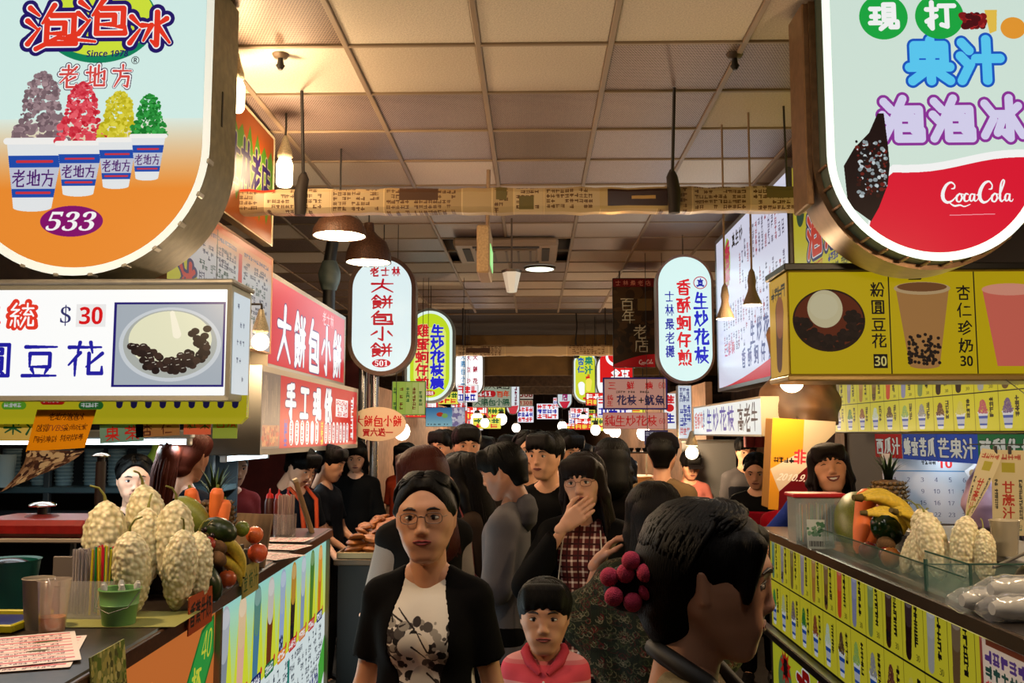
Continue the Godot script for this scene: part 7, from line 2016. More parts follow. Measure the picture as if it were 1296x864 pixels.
	# lidded straw box
	var lb := thing("straw_box", "clear box of straws with a red-framed lid on the smoothie counter", "straw holder", V(1.163, 1.25, -3.938))
	var cl := clear_mat(Color(0.8, 0.85, 0.85, 0.25), 0.1)
	part(lb, "front_pane", slab(V(0, 0.125, 0.08), V(0.26, 0.25, 0.003)), cl)
	part(lb, "back_pane", slab(V(0, 0.125, -0.08), V(0.26, 0.25, 0.003)), mat(Color(0.55, 0.58, 0.58), 0.5))
	for s in [-1, 1]:
		part(lb, "side_pane", slab(V(s * 0.13, 0.125, 0), V(0.003, 0.25, 0.16)), cl)
	part(lb, "lid", slab(V(0, 0.262, 0), V(0.29, 0.022, 0.19), 0.006), mat(Color(0.72, 0.08, 0.14), 0.35))
	straws(V(1.163, 1.254, -3.938), 24, [Color(0.85, 0.55, 0.12), Color(0.2, 0.55, 0.35), Color(0.8, 0.82, 0.82), Color(0.85, 0.85, 0.6), Color(0.8, 0.82, 0.85)], 0.2, Vector2(0.1, 0.05), "straw in the red-lidded clear box", "straws in the red-lidded box")
	p = Pad.new(100, 160, Color(0.7, 0.74, 0.72))
	speckle(p, 5, 20, 90, 70, 30, 5, 12, [Color(0.25, 0.42, 0.3), Color(0.4, 0.55, 0.45)])
	for k in 14:
		p.rect(12 + k * 5.5, 118, 2 + k % 3, 30, INK)
	var cd := solo("barcode_card", "small green and white card with a bar code leaning on the straw box", "card", slab(V(0, 0.07, 0), V(0.09, 0.15, 0.003)), printed(p, 0.0, 0.5), V(1.103, 1.254, -3.735))
	cd.rotation = V(-0.15, -0.25, 0)
	# things towards the near end
	var cu := thing("bean_cup", "beige plastic cup of brown beans behind the gourds", "cup", V(1.455, 1.325, -2.963))
	part(cu, "cup_wall", cup_mesh(0.045, 0.058, 0.14, 0.002), clear_mat(Color(0.72, 0.68, 0.58, 0.5), 0.2))
	part(cu, "beans", mb().lathe(V(0, 0.004, 0), [Vector2(0, 0), Vector2(0.042, 0), Vector2(0.047, 0.045), Vector2(0, 0.05)], 16).mesh(), grain(Color(0.25, 0.12, 0.06), Color(0.5, 0.3, 0.16), 0.2, V(20, 20, 20), 0.6, 0.0, 0.3, 71))
	var sb := thing("shelf_ledge", "white ledge behind the fruit case", "shelf", V(1.575, 1.25, -3.075))
	part(sb, "ledge_top", slab(V(0, 0.085, 0), V(0.36, 0.03, 2.2), 0.004), mat(Color(0.6, 0.6, 0.6), 0.5))
	part(sb, "ledge_body", slab(V(0.02, 0.035, 0), V(0.3, 0.07, 2.16)), mat(Color(0.35, 0.34, 0.34), 0.6))
	var bl := thing("blender_base", "black blender base in the near glass case", "blender", V(1.365, 1.25, -2.625))
	part(bl, "base", mb().lathe(V(0, 0, 0), [Vector2(0, 0), Vector2(0.09, 0), Vector2(0.085, 0.05), Vector2(0.06, 0.1), Vector2(0.04, 0.12), Vector2(0, 0.122)], 18).mesh(), mat(Color(0.03, 0.03, 0.04), 0.3))
	part(bl, "dial", mb().lathe(V(-0.06, 0.07, 0.05), [Vector2(0.022, 0), Vector2(0.02, 0.015), Vector2(0, 0.016)], 12).mesh(), mat(Color(0.3, 0.3, 0.32), 0.3, 0.6))
	var kn := thing("peeler_knife", "knife with a red knob lying across the near glass case", "knife", V(1.275, 1.351, -2.55))
	part(kn, "blade", mb().tube([V(-0.1, 0, 0.05), V(0.1, 0.05, -0.06)], 0.006, 6).mesh(), steel)
	part(kn, "knob", mb().ball(V(0.11, 0.053, -0.065), V(0.024, 0.022, 0.024), 12, 8).mesh(), mat(Color(0.6, 0.06, 0.08), 0.35))
	var wrap := clear_mat(Color(0.85, 0.86, 0.88, 0.18), 0.1)
	for k in 3:
		var wp := thing("wrapped_cup_sleeve", ["plastic-wrapped sleeve of cups lying on the counter, topmost", "plastic-wrapped sleeve of cups lying beneath the topmost one", "plastic-wrapped sleeve of cups lying at the counter's edge"][k], "cup stack", V(1.245 - 0.022 * k, [1.318, 1.281, 1.281][k], [-2.38, -2.33, -2.44][k]), 0.0, "wrapped cups on the near counter end")
		wp.rotation = V(0, 0.12, 0)
		var path := []
		var rad := []
		for i in 24:
			path.append(V(-0.17 + 0.02 * i, 0, 0))
			rad.append(0.034 + (0.004 if i % 2 else 0.0) if i > 1 else 0.02 + 0.007 * i)
		part(wp, "cups", mb().tube(path, rad, 14).mesh(), mat(Color(0.66, 0.66, 0.64), 0.7))
		part(wp, "film", lumpy(V(0, 0, 0), [Vector2(0.01, -0.22), Vector2(0.035, -0.17), Vector2(0.04, -0.1), Vector2(0.04, 0.25), Vector2(0.03, 0.32), Vector2(0.012, 0.36)], 20, 34, 0.014, 0.25, 66).mesh(), wrap).rotation.z = -PI / 2
	# back of the stall
	unit = 1.0
	structure("wall_2", slab(V(2.62, 1.4, -5.2), V(0.08, 2.8, 5.2)), mat(Color(0.1, 0.06, 0.07), 0.7), "dark red-brown back wall of the smoothie stall", "wall")
	var mp := Pad.new(108 * 14, 300, YEL)
	mp = ice_menu(14)
	var bm := flat_sign("picture_menu_board", "yellow board of two rows of drink and shaved-ice pictures above the vendor", V(2.2, 1.9, -5.7), -PI / 2, 3.4, 0.4, 0.06, 0.006, printed(mp, 0.5, 0.35), mat(Color(0.3, 0.28, 0.1), 0.5), 0.25, Color(1.0, 0.95, 0.6))
	part(bm, "bracket", slab(V(0, 0.05, -0.2), V(3.2, 0.04, 0.32)), mat(Color(0.2, 0.18, 0.16), 0.6))
	# juice name cards
	p = Pad.new(1100, 130, Color(0.1, 0.3, 0.7))
	var cols := [Color(0.75, 0.12, 0.14), Color(0.16, 0.32, 0.72), Color(0.1, 0.32, 0.78), Color(0.05, 0.5, 0.28), Color(0.03, 0.45, 0.25)]
	var wide := [[0, 200], [200, 220], [420, 220], [640, 260], [900, 200]]
	var txt := ["西瓜汁", "蜂蜜苦瓜", "芒果汁", "酪梨牛奶", "金桔汁"]
	for k in 5:
		p.rect(wide[k][0], 0, wide[k][1], 130, cols[k])
		var n: int = txt[k].length()
		var st: float = (wide[k][1] - 16.0) / n
		write(p, txt[k], wide[k][0] + 12, 22, st - 12, 84, 5.5, Color(0.92, 0.94, 0.9), Vector2(st, 0), [[3, cols[k].darkened(0.4)]], 0.8)
	var nm_ := printed(p, 0.3, 0.9)
	var zz := [-5.62, -5.17, -4.72, -4.22, -3.76]
	for k in 5:
		var q := solo("juice_name_card", ["red card reading 西瓜汁 in white", "blue card reading 蜂蜜苦瓜 in pale characters", "bright blue card reading 芒果汁", "green card reading 酪梨牛奶", "green card reading 金桔汁 at the row's near end"][k] + " under the picture menu", "sign", sub_quad(wide[k][1] / 480.0, 0.14, wide[k][0] / 1100.0, (wide[k][0] + wide[k][1]) / 1100.0, 0.0, 1.0), nm_, V(2.1, 1.625, zz[k]), "juice name cards under the picture menu")
		q.rotation.y = -PI / 2
	# calendar, magazine, bags
	p = Pad.new(300, 240, Color(0.68, 0.68, 0.72))
	p.rect(0, 58, 300, 4, Color(0.3, 0.45, 0.6))
	latin(p, "10", 205, 32, 34, Color(0.75, 0.12, 0.12))
	scribble(p, 130, 16, 9, 4, 2, INK, Vector2(1.3, 1.3), 0.9, 0.9)
	var day := 1
	for r in 4:
		for c in 6:
			latin(p, str(day), 40 + c * 45, 90 + r * 40, 15, Color(0.25, 0.25, 0.35), "Droid Sans", false)
			day += 1
	var ca := solo("wall_calendar", "wall calendar sheet with a red 10 behind the pineapple", "calendar", slab(V(0, 0, 0), V(0.5, 0.4, 0.006)), printed(p, 0.0, 0.6), V(2.3, 1.38, -5.55))
	ca.rotation.y = -0.25
	pineapple(V(2.05, 1.2, -5.5), 1.5, "pineapple standing in front of the wall calendar")
	var ps := thing("back_stand", "dark stand holding the pineapple behind the papaya", "stand", V(2.05, 0, -5.5))
	part(ps, "stand_top", slab(V(0, 1.185, 0), V(0.34, 0.03, 0.34), 0.004), mat(Color(0.15, 0.12, 0.1), 0.6))
	part(ps, "stand_post", slab(V(0, 0.59, 0), V(0.28, 1.17, 0.28), 0.004), mat(Color(0.1, 0.08, 0.08), 0.7))
	for d in [[V(2.4, 1.38, -5.0), 0.14, Color(0.32, 0.22, 0.3), Color(0.6, 0.5, 0.6), "clear plastic bag of pink and white packets hanging beside the calendar"], [V(2.42, 1.36, -4.45), 0.17, Color(0.2, 0.16, 0.22), Color(0.42, 0.38, 0.46), "dark crinkled plastic bag hanging behind the cup of beans"]]:
		var t := thing("hanging_bag", d[4], "bag", d[0])
		part(t, "bag_film", lumpy(V(0, 0, 0), [Vector2(0.003, -0.2), Vector2(d[1] * 0.8, -0.17), Vector2(d[1], -0.06), Vector2(d[1] * 0.8, 0.06), Vector2(d[1] * 0.35, 0.16), Vector2(0.02, 0.22)], 26, 30, 0.03, 0.12, 62, 0.7, lin(d[2]), lin(d[3])).mesh(), painted())
		part(t, "hook", mb().tube([V(0, 0.2, 0), V(0, 0.3, 0), V(0.19, 0.32, 0)], 0.004, 5).mesh(), mat(Color(0.4, 0.4, 0.4), 0.4, 0.6))
	p = Pad.new(120, 200, Color(0.66, 0.64, 0.66))
	speckle(p, 20, 20, 80, 90, 50, 6, 16, [Color(0.5, 0.4, 0.3), Color(0.75, 0.6, 0.3), Color(0.4, 0.2, 0.2)])
	scribble(p, 20, 130, 12, 6, 3, Color(0.3, 0.25, 0.35), Vector2(1.2, 1.4), 0.8, 1.2)
	var mg := solo("magazine_page", "grey magazine page hanging askew beside the calendar", "magazine", slab(V(0, 0, 0), V(0.14, 0.36, 0.006)), printed(p, 0.0, 0.5), V(2.5, 1.38, -5.2))
	mg.rotation = V(0, -1.0, 0.6)
	# hanging receipts
	p = Pad.new(140, 400, Color(0.74, 0.7, 0.56))
	scribble(p, 16, 22, 22, 4, 1, Color(0.6, 0.3, 0.25), Vector2(1.25, 1), 1.0, 2.2)
	p.rect(42, 60, 56, 46, Color(0.6, 0.58, 0.2))
	write(p, "甘蔗汁", 46, 150, 46, 50, 3.6, Color(0.62, 0.2, 0.16), Vector2(0, 60), [], 0.8)
	scribble(p, 12, 140, 13, 1, 12, Color(0.25, 0.25, 0.22), Vector2(1, 1.2), 0.85, 1.4)
	scribble(p, 114, 140, 13, 1, 12, Color(0.25, 0.25, 0.22), Vector2(1, 1.2), 0.85, 1.4)
	scribble(p, 16, 352, 10, 9, 2, Color(0.3, 0.4, 0.35), Vector2(1.2, 1.5), 0.9, 1.0)
	var pm := printed(p, 0.0, 0.6)
	var hs := solo("hanging_sheet", "pale yellow hanging sheet reading 甘蔗汁 in red", "notice", slab(V(0, 0, 0), V(0.11, 0.3, 0.002)), pm, V(1.69, 1.49, -3.4))
	hs.rotation = V(0.0, -0.15, -0.03)
	var cb := mb()
	var prev := []
	for i in 15:
		var u := i / 14.0
		var c := V(1.64 - 0.115 * sin(u * 1.7), 1.635 - 0.27 * u, -3.4 + 0.06 * sin(u * 3.0))
		var hw := 0.045 * (1.0 - 0.9 * u * u)
		var row := [c + V(-hw, 0.012, 0.02), c + V(hw, 0, -0.01)]
		if i > 0:
			var n0 := V(-0.35, 0.25, 0.9)
			var q := cb.vert(prev[0], n0, Vector2(0, (u - 0.0714)))
			cb.vert(prev[1], n0, Vector2(1, u - 0.0714))
			cb.vert(row[1], n0, Vector2(1, u))
			cb.vert(row[0], n0, Vector2(0, u))
			cb.face(q, q + 1, q + 2)
			cb.face(q, q + 2, q + 3)
		prev = row
	solo("curled_sheet", "hanging printed strip curling to a point beside the 甘蔗汁 sheet", "notice", cb.mesh(), pm)
	var hl := thing("hanging_line", "thin wire with clips holding the paper sheets above the smoothie counter", "wire", V(1.75, 1.64, -3.4))
	part(hl, "wire", mb().tube([V(-0.2, 0.02, 0), V(0.3, 0.02, 0)], 0.002, 5).mesh(), mat(Color(0.3, 0.3, 0.3), 0.4, 0.6))
	part(hl, "hanger", mb().tube([V(0.2, 0.02, 0), V(0.2, 0.1, -0.1), V(0.2, 0.29, -0.52)], 0.002, 5).mesh(), mat(Color(0.3, 0.3, 0.3), 0.4, 0.6))
	for x in [-0.1, -0.05]:
		part(hl, "clip", slab(V(x, 0.0, 0), V(0.012, 0.03, 0.012), 0.002), mat(Color(0.2, 0.2, 0.22), 0.4))
	build_seafood_stall()

func build_seafood_stall() -> void:
	var steel := mat(Color(0.55, 0.54, 0.52), 0.3, 0.8)
	# crumpled brown duct above the stall
	var du := thing("wrapped_duct", "crumpled brown foil-wrapped duct hanging behind the bare bulb", "duct", V(1.62, 1.9, -5.75))
	part(du, "foil", lumpy(V(0, 0, 0), [Vector2(0.05, -0.18), Vector2(0.19, -0.15), Vector2(0.21, -0.05), Vector2(0.19, 0.06), Vector2(0.15, 0.14), Vector2(0.14, 0.45)], 30, 26, 0.06, 0.1, 63, 0.9, lin(Color(0.16, 0.1, 0.06)), lin(Color(0.45, 0.32, 0.2))).mesh(), painted())
	part(du, "collar", mb().lathe(V(0, 0.42, 0), [Vector2(0.16, 0), Vector2(0.165, 0.03), Vector2(0.14, 0.03)], 20).mesh(), mat(Color(0.35, 0.28, 0.2), 0.5, 0.4))
	# folded poster carton
	var p := Pad.new(380, 500, Color(0.85, 0.58, 0.16))
	p.poly([Vector2(190, 0), Vector2(380, 0), Vector2(380, 60), Vector2(190, 250)], Color(0.72, 0.66, 0.56))
	p.poly([Vector2(0, 280), Vector2(190, 170), Vector2(250, 230), Vector2(60, 400)], Color(0.85, 0.78, 0.7))
	p.poly([Vector2(380, 60), Vector2(380, 320), Vector2(250, 190)], Color(0.12, 0.09, 0.1))
	scribble(p, 290, 130, 22, 3, 4, Color(0.75, 0.7, 0.66), Vector2(1.2, 1.4), 0.8, 2.2)
	p.poly([Vector2(60, 400), Vector2(245, 235), Vector2(245, 500), Vector2(60, 500)], Color(0.4, 0.05, 0.08))
	p.poly([Vector2(245, 235), Vector2(380, 360), Vector2(380, 500), Vector2(245, 500)], Color(0.7, 0.66, 0.62))
	glyph(p, "非", 140, 170, 66, 70, 6, Color(0.75, 0.2, 0.25), 0.9)
	scribble(p, 20, 215, 26, 4, 1, INK, Vector2(1.2, 1), 1.0, 2.2)
	latin(p, "2010.9.5", 150, 320, 40, Color(0.94, 0.92, 0.9), "Droid Sans", true, 0.55)
	var pc := thing("poster_carton", "orange, white and dark red folded poster carton hanging by the smiling vendor", "carton", V(1.46, 1.53, -5.3))
	pc.rotation = V(0.05, 0.12, -0.06)
	part(pc, "front_sheet", sub_quad(0.36, 0.5, 0, 1, 0, 1), printed(p, 0.0, 0.5), V(0, 0, 0.1))
	part(pc, "carton_body", slab(V(0, 0, 0.04), V(0.355, 0.49, 0.11), 0.004), mat(Color(0.6, 0.42, 0.16), 0.6))
	part(pc, "hanging_string", mb().tube([V(0, 0.24, 0.04), V(0.14, 0.27, -0.36)], 0.003, 5).mesh(), mat(Color(0.3, 0.25, 0.2), 0.6))
	# steel cooking counter, pots, hood screen
	var ck := thing("cooking_counter", "stainless cooking counter of the seafood stall", "counter", V(1.18, 0, -7.4))
	part(ck, "worktop", slab(V(0, 0.98, 0), V(0.34, 0.04, 1.6), 0.005), steel)
	part(ck, "body", slab(V(0, 0.48, 0), V(0.32, 0.96, 1.56), 0.005), mat(Color(0.18, 0.17, 0.16), 0.5, 0.4))
	for d in [[V(1.2, 1.0, -6.95), 0.14, 0.16, "wide steel stockpot with a lid by the red-aproned cook"], [V(1.14, 1.0, -7.35), 0.12, 0.13, "smaller steel pot at the edge of the cooking counter"], [V(1.2, 1.0, -7.75), 0.12, 0.13, "low steel pot behind the stockpot"]]:
		var t := thing("steel_pot", d[3], "pot", d[0], 0.0, "pots on the cooking counter")
		part(t, "pot_wall", mb().lathe(V(0, 0, 0), [Vector2(0, 0), Vector2(d[1], 0), Vector2(d[1], d[2]), Vector2(d[1] * 1.04, d[2] + 0.004), Vector2(d[1] * 0.97, d[2]), Vector2(d[1] * 0.95, d[2] * 0.6), Vector2(0, d[2] * 0.6)], 24).mesh(), mat(Color(0.6, 0.57, 0.52), 0.25, 0.9))
		part(t, "handle", mb().tube([V(d[1], d[2] * 0.7, -0.03), V(d[1] + 0.03, d[2] * 0.72, 0), V(d[1], d[2] * 0.7, 0.03)], 0.006, 6).mesh(), steel)
		part(t, "contents", mb().lathe(V(0, d[2] * 0.75, 0), [Vector2(d[1] * 0.95, 0), Vector2(d[1] * 0.5, 0.015), Vector2(0, 0.03)], 18).mesh(), mat(Color(0.55, 0.5, 0.44), 0.5))
	var sc := thing("splash_screen", "grey steel splash screen standing between the cooks", "screen", V(1.62, 0, -8.75))
	part(sc, "screen_sheet", slab(V(0, 0.82, 0), V(0.5, 1.64, 0.012), 0.003), mat(Color(0.5, 0.5, 0.5), 0.4, 0.4))
	part(sc, "flange", slab(V(0, 1.62, 0.02), V(0.52, 0.02, 0.05), 0.003), steel)
	var rc := thing("red_curtain", "dark red cloth strips hanging behind the grey-shirted cook", "curtain", V(1.85, 1.75, -7.6))
	for k in 4:
		part(rc, "cloth_strip", mb().tube([V(-0.12 + 0.08 * k, 0.16, 0), V(-0.12 + 0.08 * k, 0, 0.01), V(-0.115 + 0.08 * k, -0.16, 0)], [0.03, 0.042, 0.045], 7).mesh(), mat(Color(0.42, 0.03, 0.08), 0.8))
	part(rc, "rail", mb().tube([V(-0.2, 0.16, 0), V(0.2, 0.16, 0)], 0.01, 6).mesh(), steel)
	part(rc, "rod", mb().tube([V(0, 0.16, 0), V(0, 1.7, 0)], 0.006, 5).mesh(), steel)
	# heat-lamp display with bowls
	var hd := thing("heated_display", "yellow-lit display shelf of dark bowls beyond the pink squid boards", "display", V(0.98, 0, -10.3))
	part(hd, "cabinet", slab(V(0, 0.62, 0), V(0.66, 1.24, 0.6), 0.006), mat(Color(0.75, 0.48, 0.14), 0.5))
	part(hd, "shelf_top", slab(V(0, 1.49, -0.05), V(0.56, 0.02, 0.36), 0.004), mat(Color(0.2, 0.14, 0.1), 0.5))
	for s in [-0.27, 0.27]:
		part(hd, "upright", slab(V(s, 1.36, -0.2), V(0.02, 0.26, 0.02)), steel)
	part(hd, "lamp_bar", mb().lathe(V(-0.1, 1.4, 0.08), [Vector2(0, -0.03), Vector2(0.13, -0.028), Vector2(0.15, 0.0), Vector2(0.1, 0.03), Vector2(0, 0.04)], 18, 0.6).mesh(), glow(Color(1.0, 0.86, 0.55), 4.0), Vector3.ZERO, "glowing oval heat lamp")
	point_light(hd, "heat_light", V(-0.1, 1.34, 0.1), Color(1.0, 0.75, 0.4), 0.7, 0.06)
	for k in 7:
		var t := thing("dark_bowl", "small dark bowl lined up on the heated display shelf", "bowl", V(0.74 + 0.078 * k, 1.5, -10.25), 0.0, "bowls on the heated display")
		part(t, "bowl_wall", mb().lathe(V(0, 0, 0), [Vector2(0, 0), Vector2(0.02, 0), Vector2(0.036, 0.04), Vector2(0.033, 0.04), Vector2(0, 0.012)], 12).mesh(), mat(Color(0.06, 0.05, 0.04), 0.4))
		part(t, "sauce", mb().lathe(V(0, 0.034, 0), [Vector2(0.033, 0), Vector2(0, 0.012)], 12).mesh(), mat(Color(0.25, 0.2, 0.08), 0.4))
	var tn := thing("stall_awning", "pale cloth-covered food cart beyond the man in the beige shirt", "cart", V(0.9, 0, -9.15))
	part(tn, "cart_body", slab(V(0, 0.55, 0), V(0.44, 1.1, 1.2), 0.01), mat(Color(0.25, 0.27, 0.3), 0.5, 0.3))
	part(tn, "cart_top", slab(V(0, 1.14, 0), V(0.47, 0.06, 1.24), 0.012), mat(Color(0.62, 0.6, 0.56), 0.5))
	structure("wall_3", slab(V(2.6, 1.4, -10.0), V(0.08, 2.8, 4.4)), grain(Color(0.3, 0.2, 0.16), Color(0.44, 0.32, 0.26), 0.05, V(1, 1, 1), 0.7), "reddish-brown back wall of the seafood stall", "wall")

# ---------------------------------------------------------------- figures: tapered bones blended in a distance field, meshed as surface nets
class Field:
	var lo: Vector3
	var c: float
	var nx: int
	var ny: int
	var nz: int
	var d := PackedFloat32Array()
	func _init(l: Vector3, h: Vector3, cell: float) -> void:
		lo = l
		c = cell
		nx = int((h.x - l.x) / c) + 2
		ny = int((h.y - l.y) / c) + 2
		nz = int((h.z - l.z) / c) + 2
		d.resize(nx * ny * nz)
		d.fill(9.0)
	# sign 1 adds the bone, -1 carves it away
	func bone(a: Vector3, b: Vector3, ra: float, rb: float, k := 0.03, sgn := 1.0) -> void:
		var m := maxf(ra, rb) + k + 2.2 * c
		var x0 := maxi(int((minf(a.x, b.x) - m - lo.x) / c), 0)
		var x1 := mini(int((maxf(a.x, b.x) + m - lo.x) / c) + 1, nx - 1)
		var y0 := maxi(int((minf(a.y, b.y) - m - lo.y) / c), 0)
		var y1 := mini(int((maxf(a.y, b.y) + m - lo.y) / c) + 1, ny - 1)
		var z0 := maxi(int((minf(a.z, b.z) - m - lo.z) / c), 0)
		var z1 := mini(int((maxf(a.z, b.z) + m - lo.z) / c) + 1, nz - 1)
		var ab := b - a
		var l2 := maxf(ab.length_squared(), 1e-9)
		var dr := rb - ra
		for z in range(z0, z1 + 1):
			for y in range(y0, y1 + 1):
				var i := (z * ny + y) * nx + x0
				var p := Vector3(lo.x + x0 * c, lo.y + y * c, lo.z + z * c) - a
				for x in range(x0, x1 + 1):
					var t := clampf(p.dot(ab) / l2, 0.0, 1.0)
					var e := (p - ab * t).length() - ra - dr * t
					var o := d[i]
					if sgn > 0.0:
						if e - o < k:
							var hh := maxf(k - absf(e - o), 0.0)
							d[i] = minf(e, o) - hh * hh * 0.25 / k
					elif o < 8.0:
						e = -e
						var hh := maxf(k - absf(e - o), 0.0)
						d[i] = maxf(e, o) + hh * hh * 0.25 / k
					p.x += c
					i += 1
	# cuts away what lies beyond the plane through p with normal n, within reach of p
	func cut(p: Vector3, n: Vector3, reach := 9.0, rad := 9.0) -> void:
		var x0 := maxi(int((p.x - reach - lo.x) / c), 0)
		var x1 := mini(int((p.x + reach - lo.x) / c) + 1, nx - 1)
		var y0 := maxi(int((p.y - reach - lo.y) / c), 0)
		var y1 := mini(int((p.y + reach - lo.y) / c) + 1, ny - 1)
		var z0 := maxi(int((p.z - reach - lo.z) / c), 0)
		var z1 := mini(int((p.z + reach - lo.z) / c) + 1, nz - 1)
		for z in range(z0, z1 + 1):
			for y in range(y0, y1 + 1):
				var i := (z * ny + y) * nx + x0
				var q := Vector3(lo.x + x0 * c, lo.y + y * c, lo.z + z * c) - p
				var e := q.dot(n)
				for x in range(x0, x1 + 1):
					if e > d[i] and (rad > 8.0 or (q - n * e).length() < rad):
						d[i] = e
					q.x += c
					e += c * n.x
					i += 1
	func mesh(m: MB, uvs := 1.0) -> MB:
		var id := PackedInt32Array()
		id.resize(d.size())
		id.fill(-1)
		var sy := nx
		var sz := nx * ny
		var lim := 1.9 * c
		var act := PackedInt32Array()
		for z in nz - 1:
			for y in ny - 1:
				var i := (z * ny + y) * nx
				for x in nx - 1:
					var v := d[i]
					if v < lim and v > -lim:
						var q := [v, d[i + 1], d[i + sy], d[i + sy + 1], d[i + sz], d[i + sz + 1], d[i + sz + sy], d[i + sz + sy + 1]]
						var neg := 0
						for g in q:
							if g < 0.0:
								neg += 1
						if neg > 0 and neg < 8:
							var s := Vector3.ZERO
							var n := 0
							for e in EDGES:
								var a: float = q[e[0]]
								var b: float = q[e[1]]
								if (a < 0.0) != (b < 0.0):
									var t := a / (a - b)
									s += CORNERS[e[0]].lerp(CORNERS[e[1]], t)
									n += 1
							s /= n
							var g := Vector3(q[1] + q[3] + q[5] + q[7] - q[0] - q[2] - q[4] - q[6], q[2] + q[3] + q[6] + q[7] - q[0] - q[1] - q[4] - q[5], q[4] + q[5] + q[6] + q[7] - q[0] - q[1] - q[2] - q[3])
							var p := lo + (Vector3(x, y, z) + s) * c
							id[i] = m.vert(p, g.normalized() if g.length() > 1e-7 else Vector3.UP, Vector2(p.x, -p.y) * uvs)
							act.append(i)
					i += 1
		for i in act:
			var v0 := d[i] < 0.0
			for ax in 3:
				var st: int = [1, sy, sz][ax]
				var s1: int = [sy, sz, 1][ax]
				var s2: int = [sz, 1, sy][ax]
				if (d[i + st] < 0.0) != v0 and i - s1 - s2 >= 0:
					var a := id[i]
					var b := id[i - s1]
					var cc := id[i - s1 - s2]
					var e := id[i - s2]
					if a >= 0 and b >= 0 and cc >= 0 and e >= 0:
						m.face(a, b, cc)
						m.face(a, cc, e)
		return m
	const CORNERS: Array[Vector3] = [Vector3(0, 0, 0), Vector3(1, 0, 0), Vector3(0, 1, 0), Vector3(1, 1, 0), Vector3(0, 0, 1), Vector3(1, 0, 1), Vector3(0, 1, 1), Vector3(1, 1, 1)]
	const EDGES := [[0, 1], [2, 3], [4, 5], [6, 7], [0, 2], [1, 3], [4, 6], [5, 7], [0, 4], [1, 5], [2, 6], [3, 7]]

var shapes := {}

# a head about 0.235 m high round its own middle, facing +z; skin stays white here and takes the figure's own colour later
func head_shape(cell: float) -> MB:
	var key := "head%f" % cell
	if shapes.has(key):
		return shapes[key]
	var f := Field.new(V(-0.11, -0.2, -0.13), V(0.11, 0.14, 0.14), cell)
	f.bone(V(0, 0.028, -0.03), V(0, 0.03, 0.008), 0.082, 0.077, 0.02)
	f.bone(V(-0.018, 0.0, 0.025), V(-0.014, -0.05, 0.028), 0.055, 0.044, 0.03)
	f.bone(V(0.018, 0.0, 0.025), V(0.014, -0.05, 0.028), 0.055, 0.044, 0.03)
	for s in [-1.0, 1.0]:
		f.bone(V(s * 0.048, -0.035, -0.002), V(s * 0.02, -0.088, 0.045), 0.026, 0.022, 0.03)
		f.bone(V(s * 0.044, -0.016, 0.046), V(s * 0.03, -0.04, 0.054), 0.022, 0.02, 0.025)
		f.bone(V(s * 0.014, 0.034, 0.077), V(s * 0.046, 0.032, 0.06), 0.009, 0.012, 0.02)
		f.bone(V(s * 0.033, 0.01, 0.098), V(s * 0.036, 0.01, 0.096), 0.0155, 0.015, 0.012, -1.0)
		f.bone(V(s * 0.077, 0.018, -0.012), V(s * 0.077, -0.022, -0.002), 0.011, 0.008, 0.008)
		f.bone(V(s * 0.011, -0.029, 0.087), V(s * 0.009, -0.028, 0.09), 0.0065, 0.0065, 0.008)
	f.bone(V(-0.014, -0.096, 0.06), V(0.014, -0.096, 0.06), 0.016, 0.016, 0.025)
	f.bone(V(0, 0.014, 0.079), V(0, -0.024, 0.093), 0.0075, 0.0092, 0.012)
	f.bone(V(-0.024, -0.058, 0.064), V(0.024, -0.058, 0.064), 0.019, 0.019, 0.025)
	f.bone(V(0, -0.07, -0.02), V(0, -0.19, -0.03), 0.05, 0.054, 0.02)
	var m := f.mesh(mb())
	shapes[key] = m
	return m

# how far forward the skin lies at (x, y) on the head
func skin_z(x: float, y: float) -> float:
	var key := "z%.4f,%.4f" % [absf(x), y]
	if not shapes.has(key):
		var best := 0.06
		for q in head_shape(0.0045).P:
			if absf(q.x - absf(x)) < 0.0035 and absf(q.y - y) < 0.0035 and q.z > best:
				best = q.z
		shapes[key] = best
	return shapes[key]

func stroke(m: MB, pts: Array, rad: Array, lift: float, sides := 5) -> void:
	var path := []
	for q in pts:
		path.append(V(q[0], q[1], skin_z(q[0], q[1]) + lift))
	m.tube(path, rad, sides)

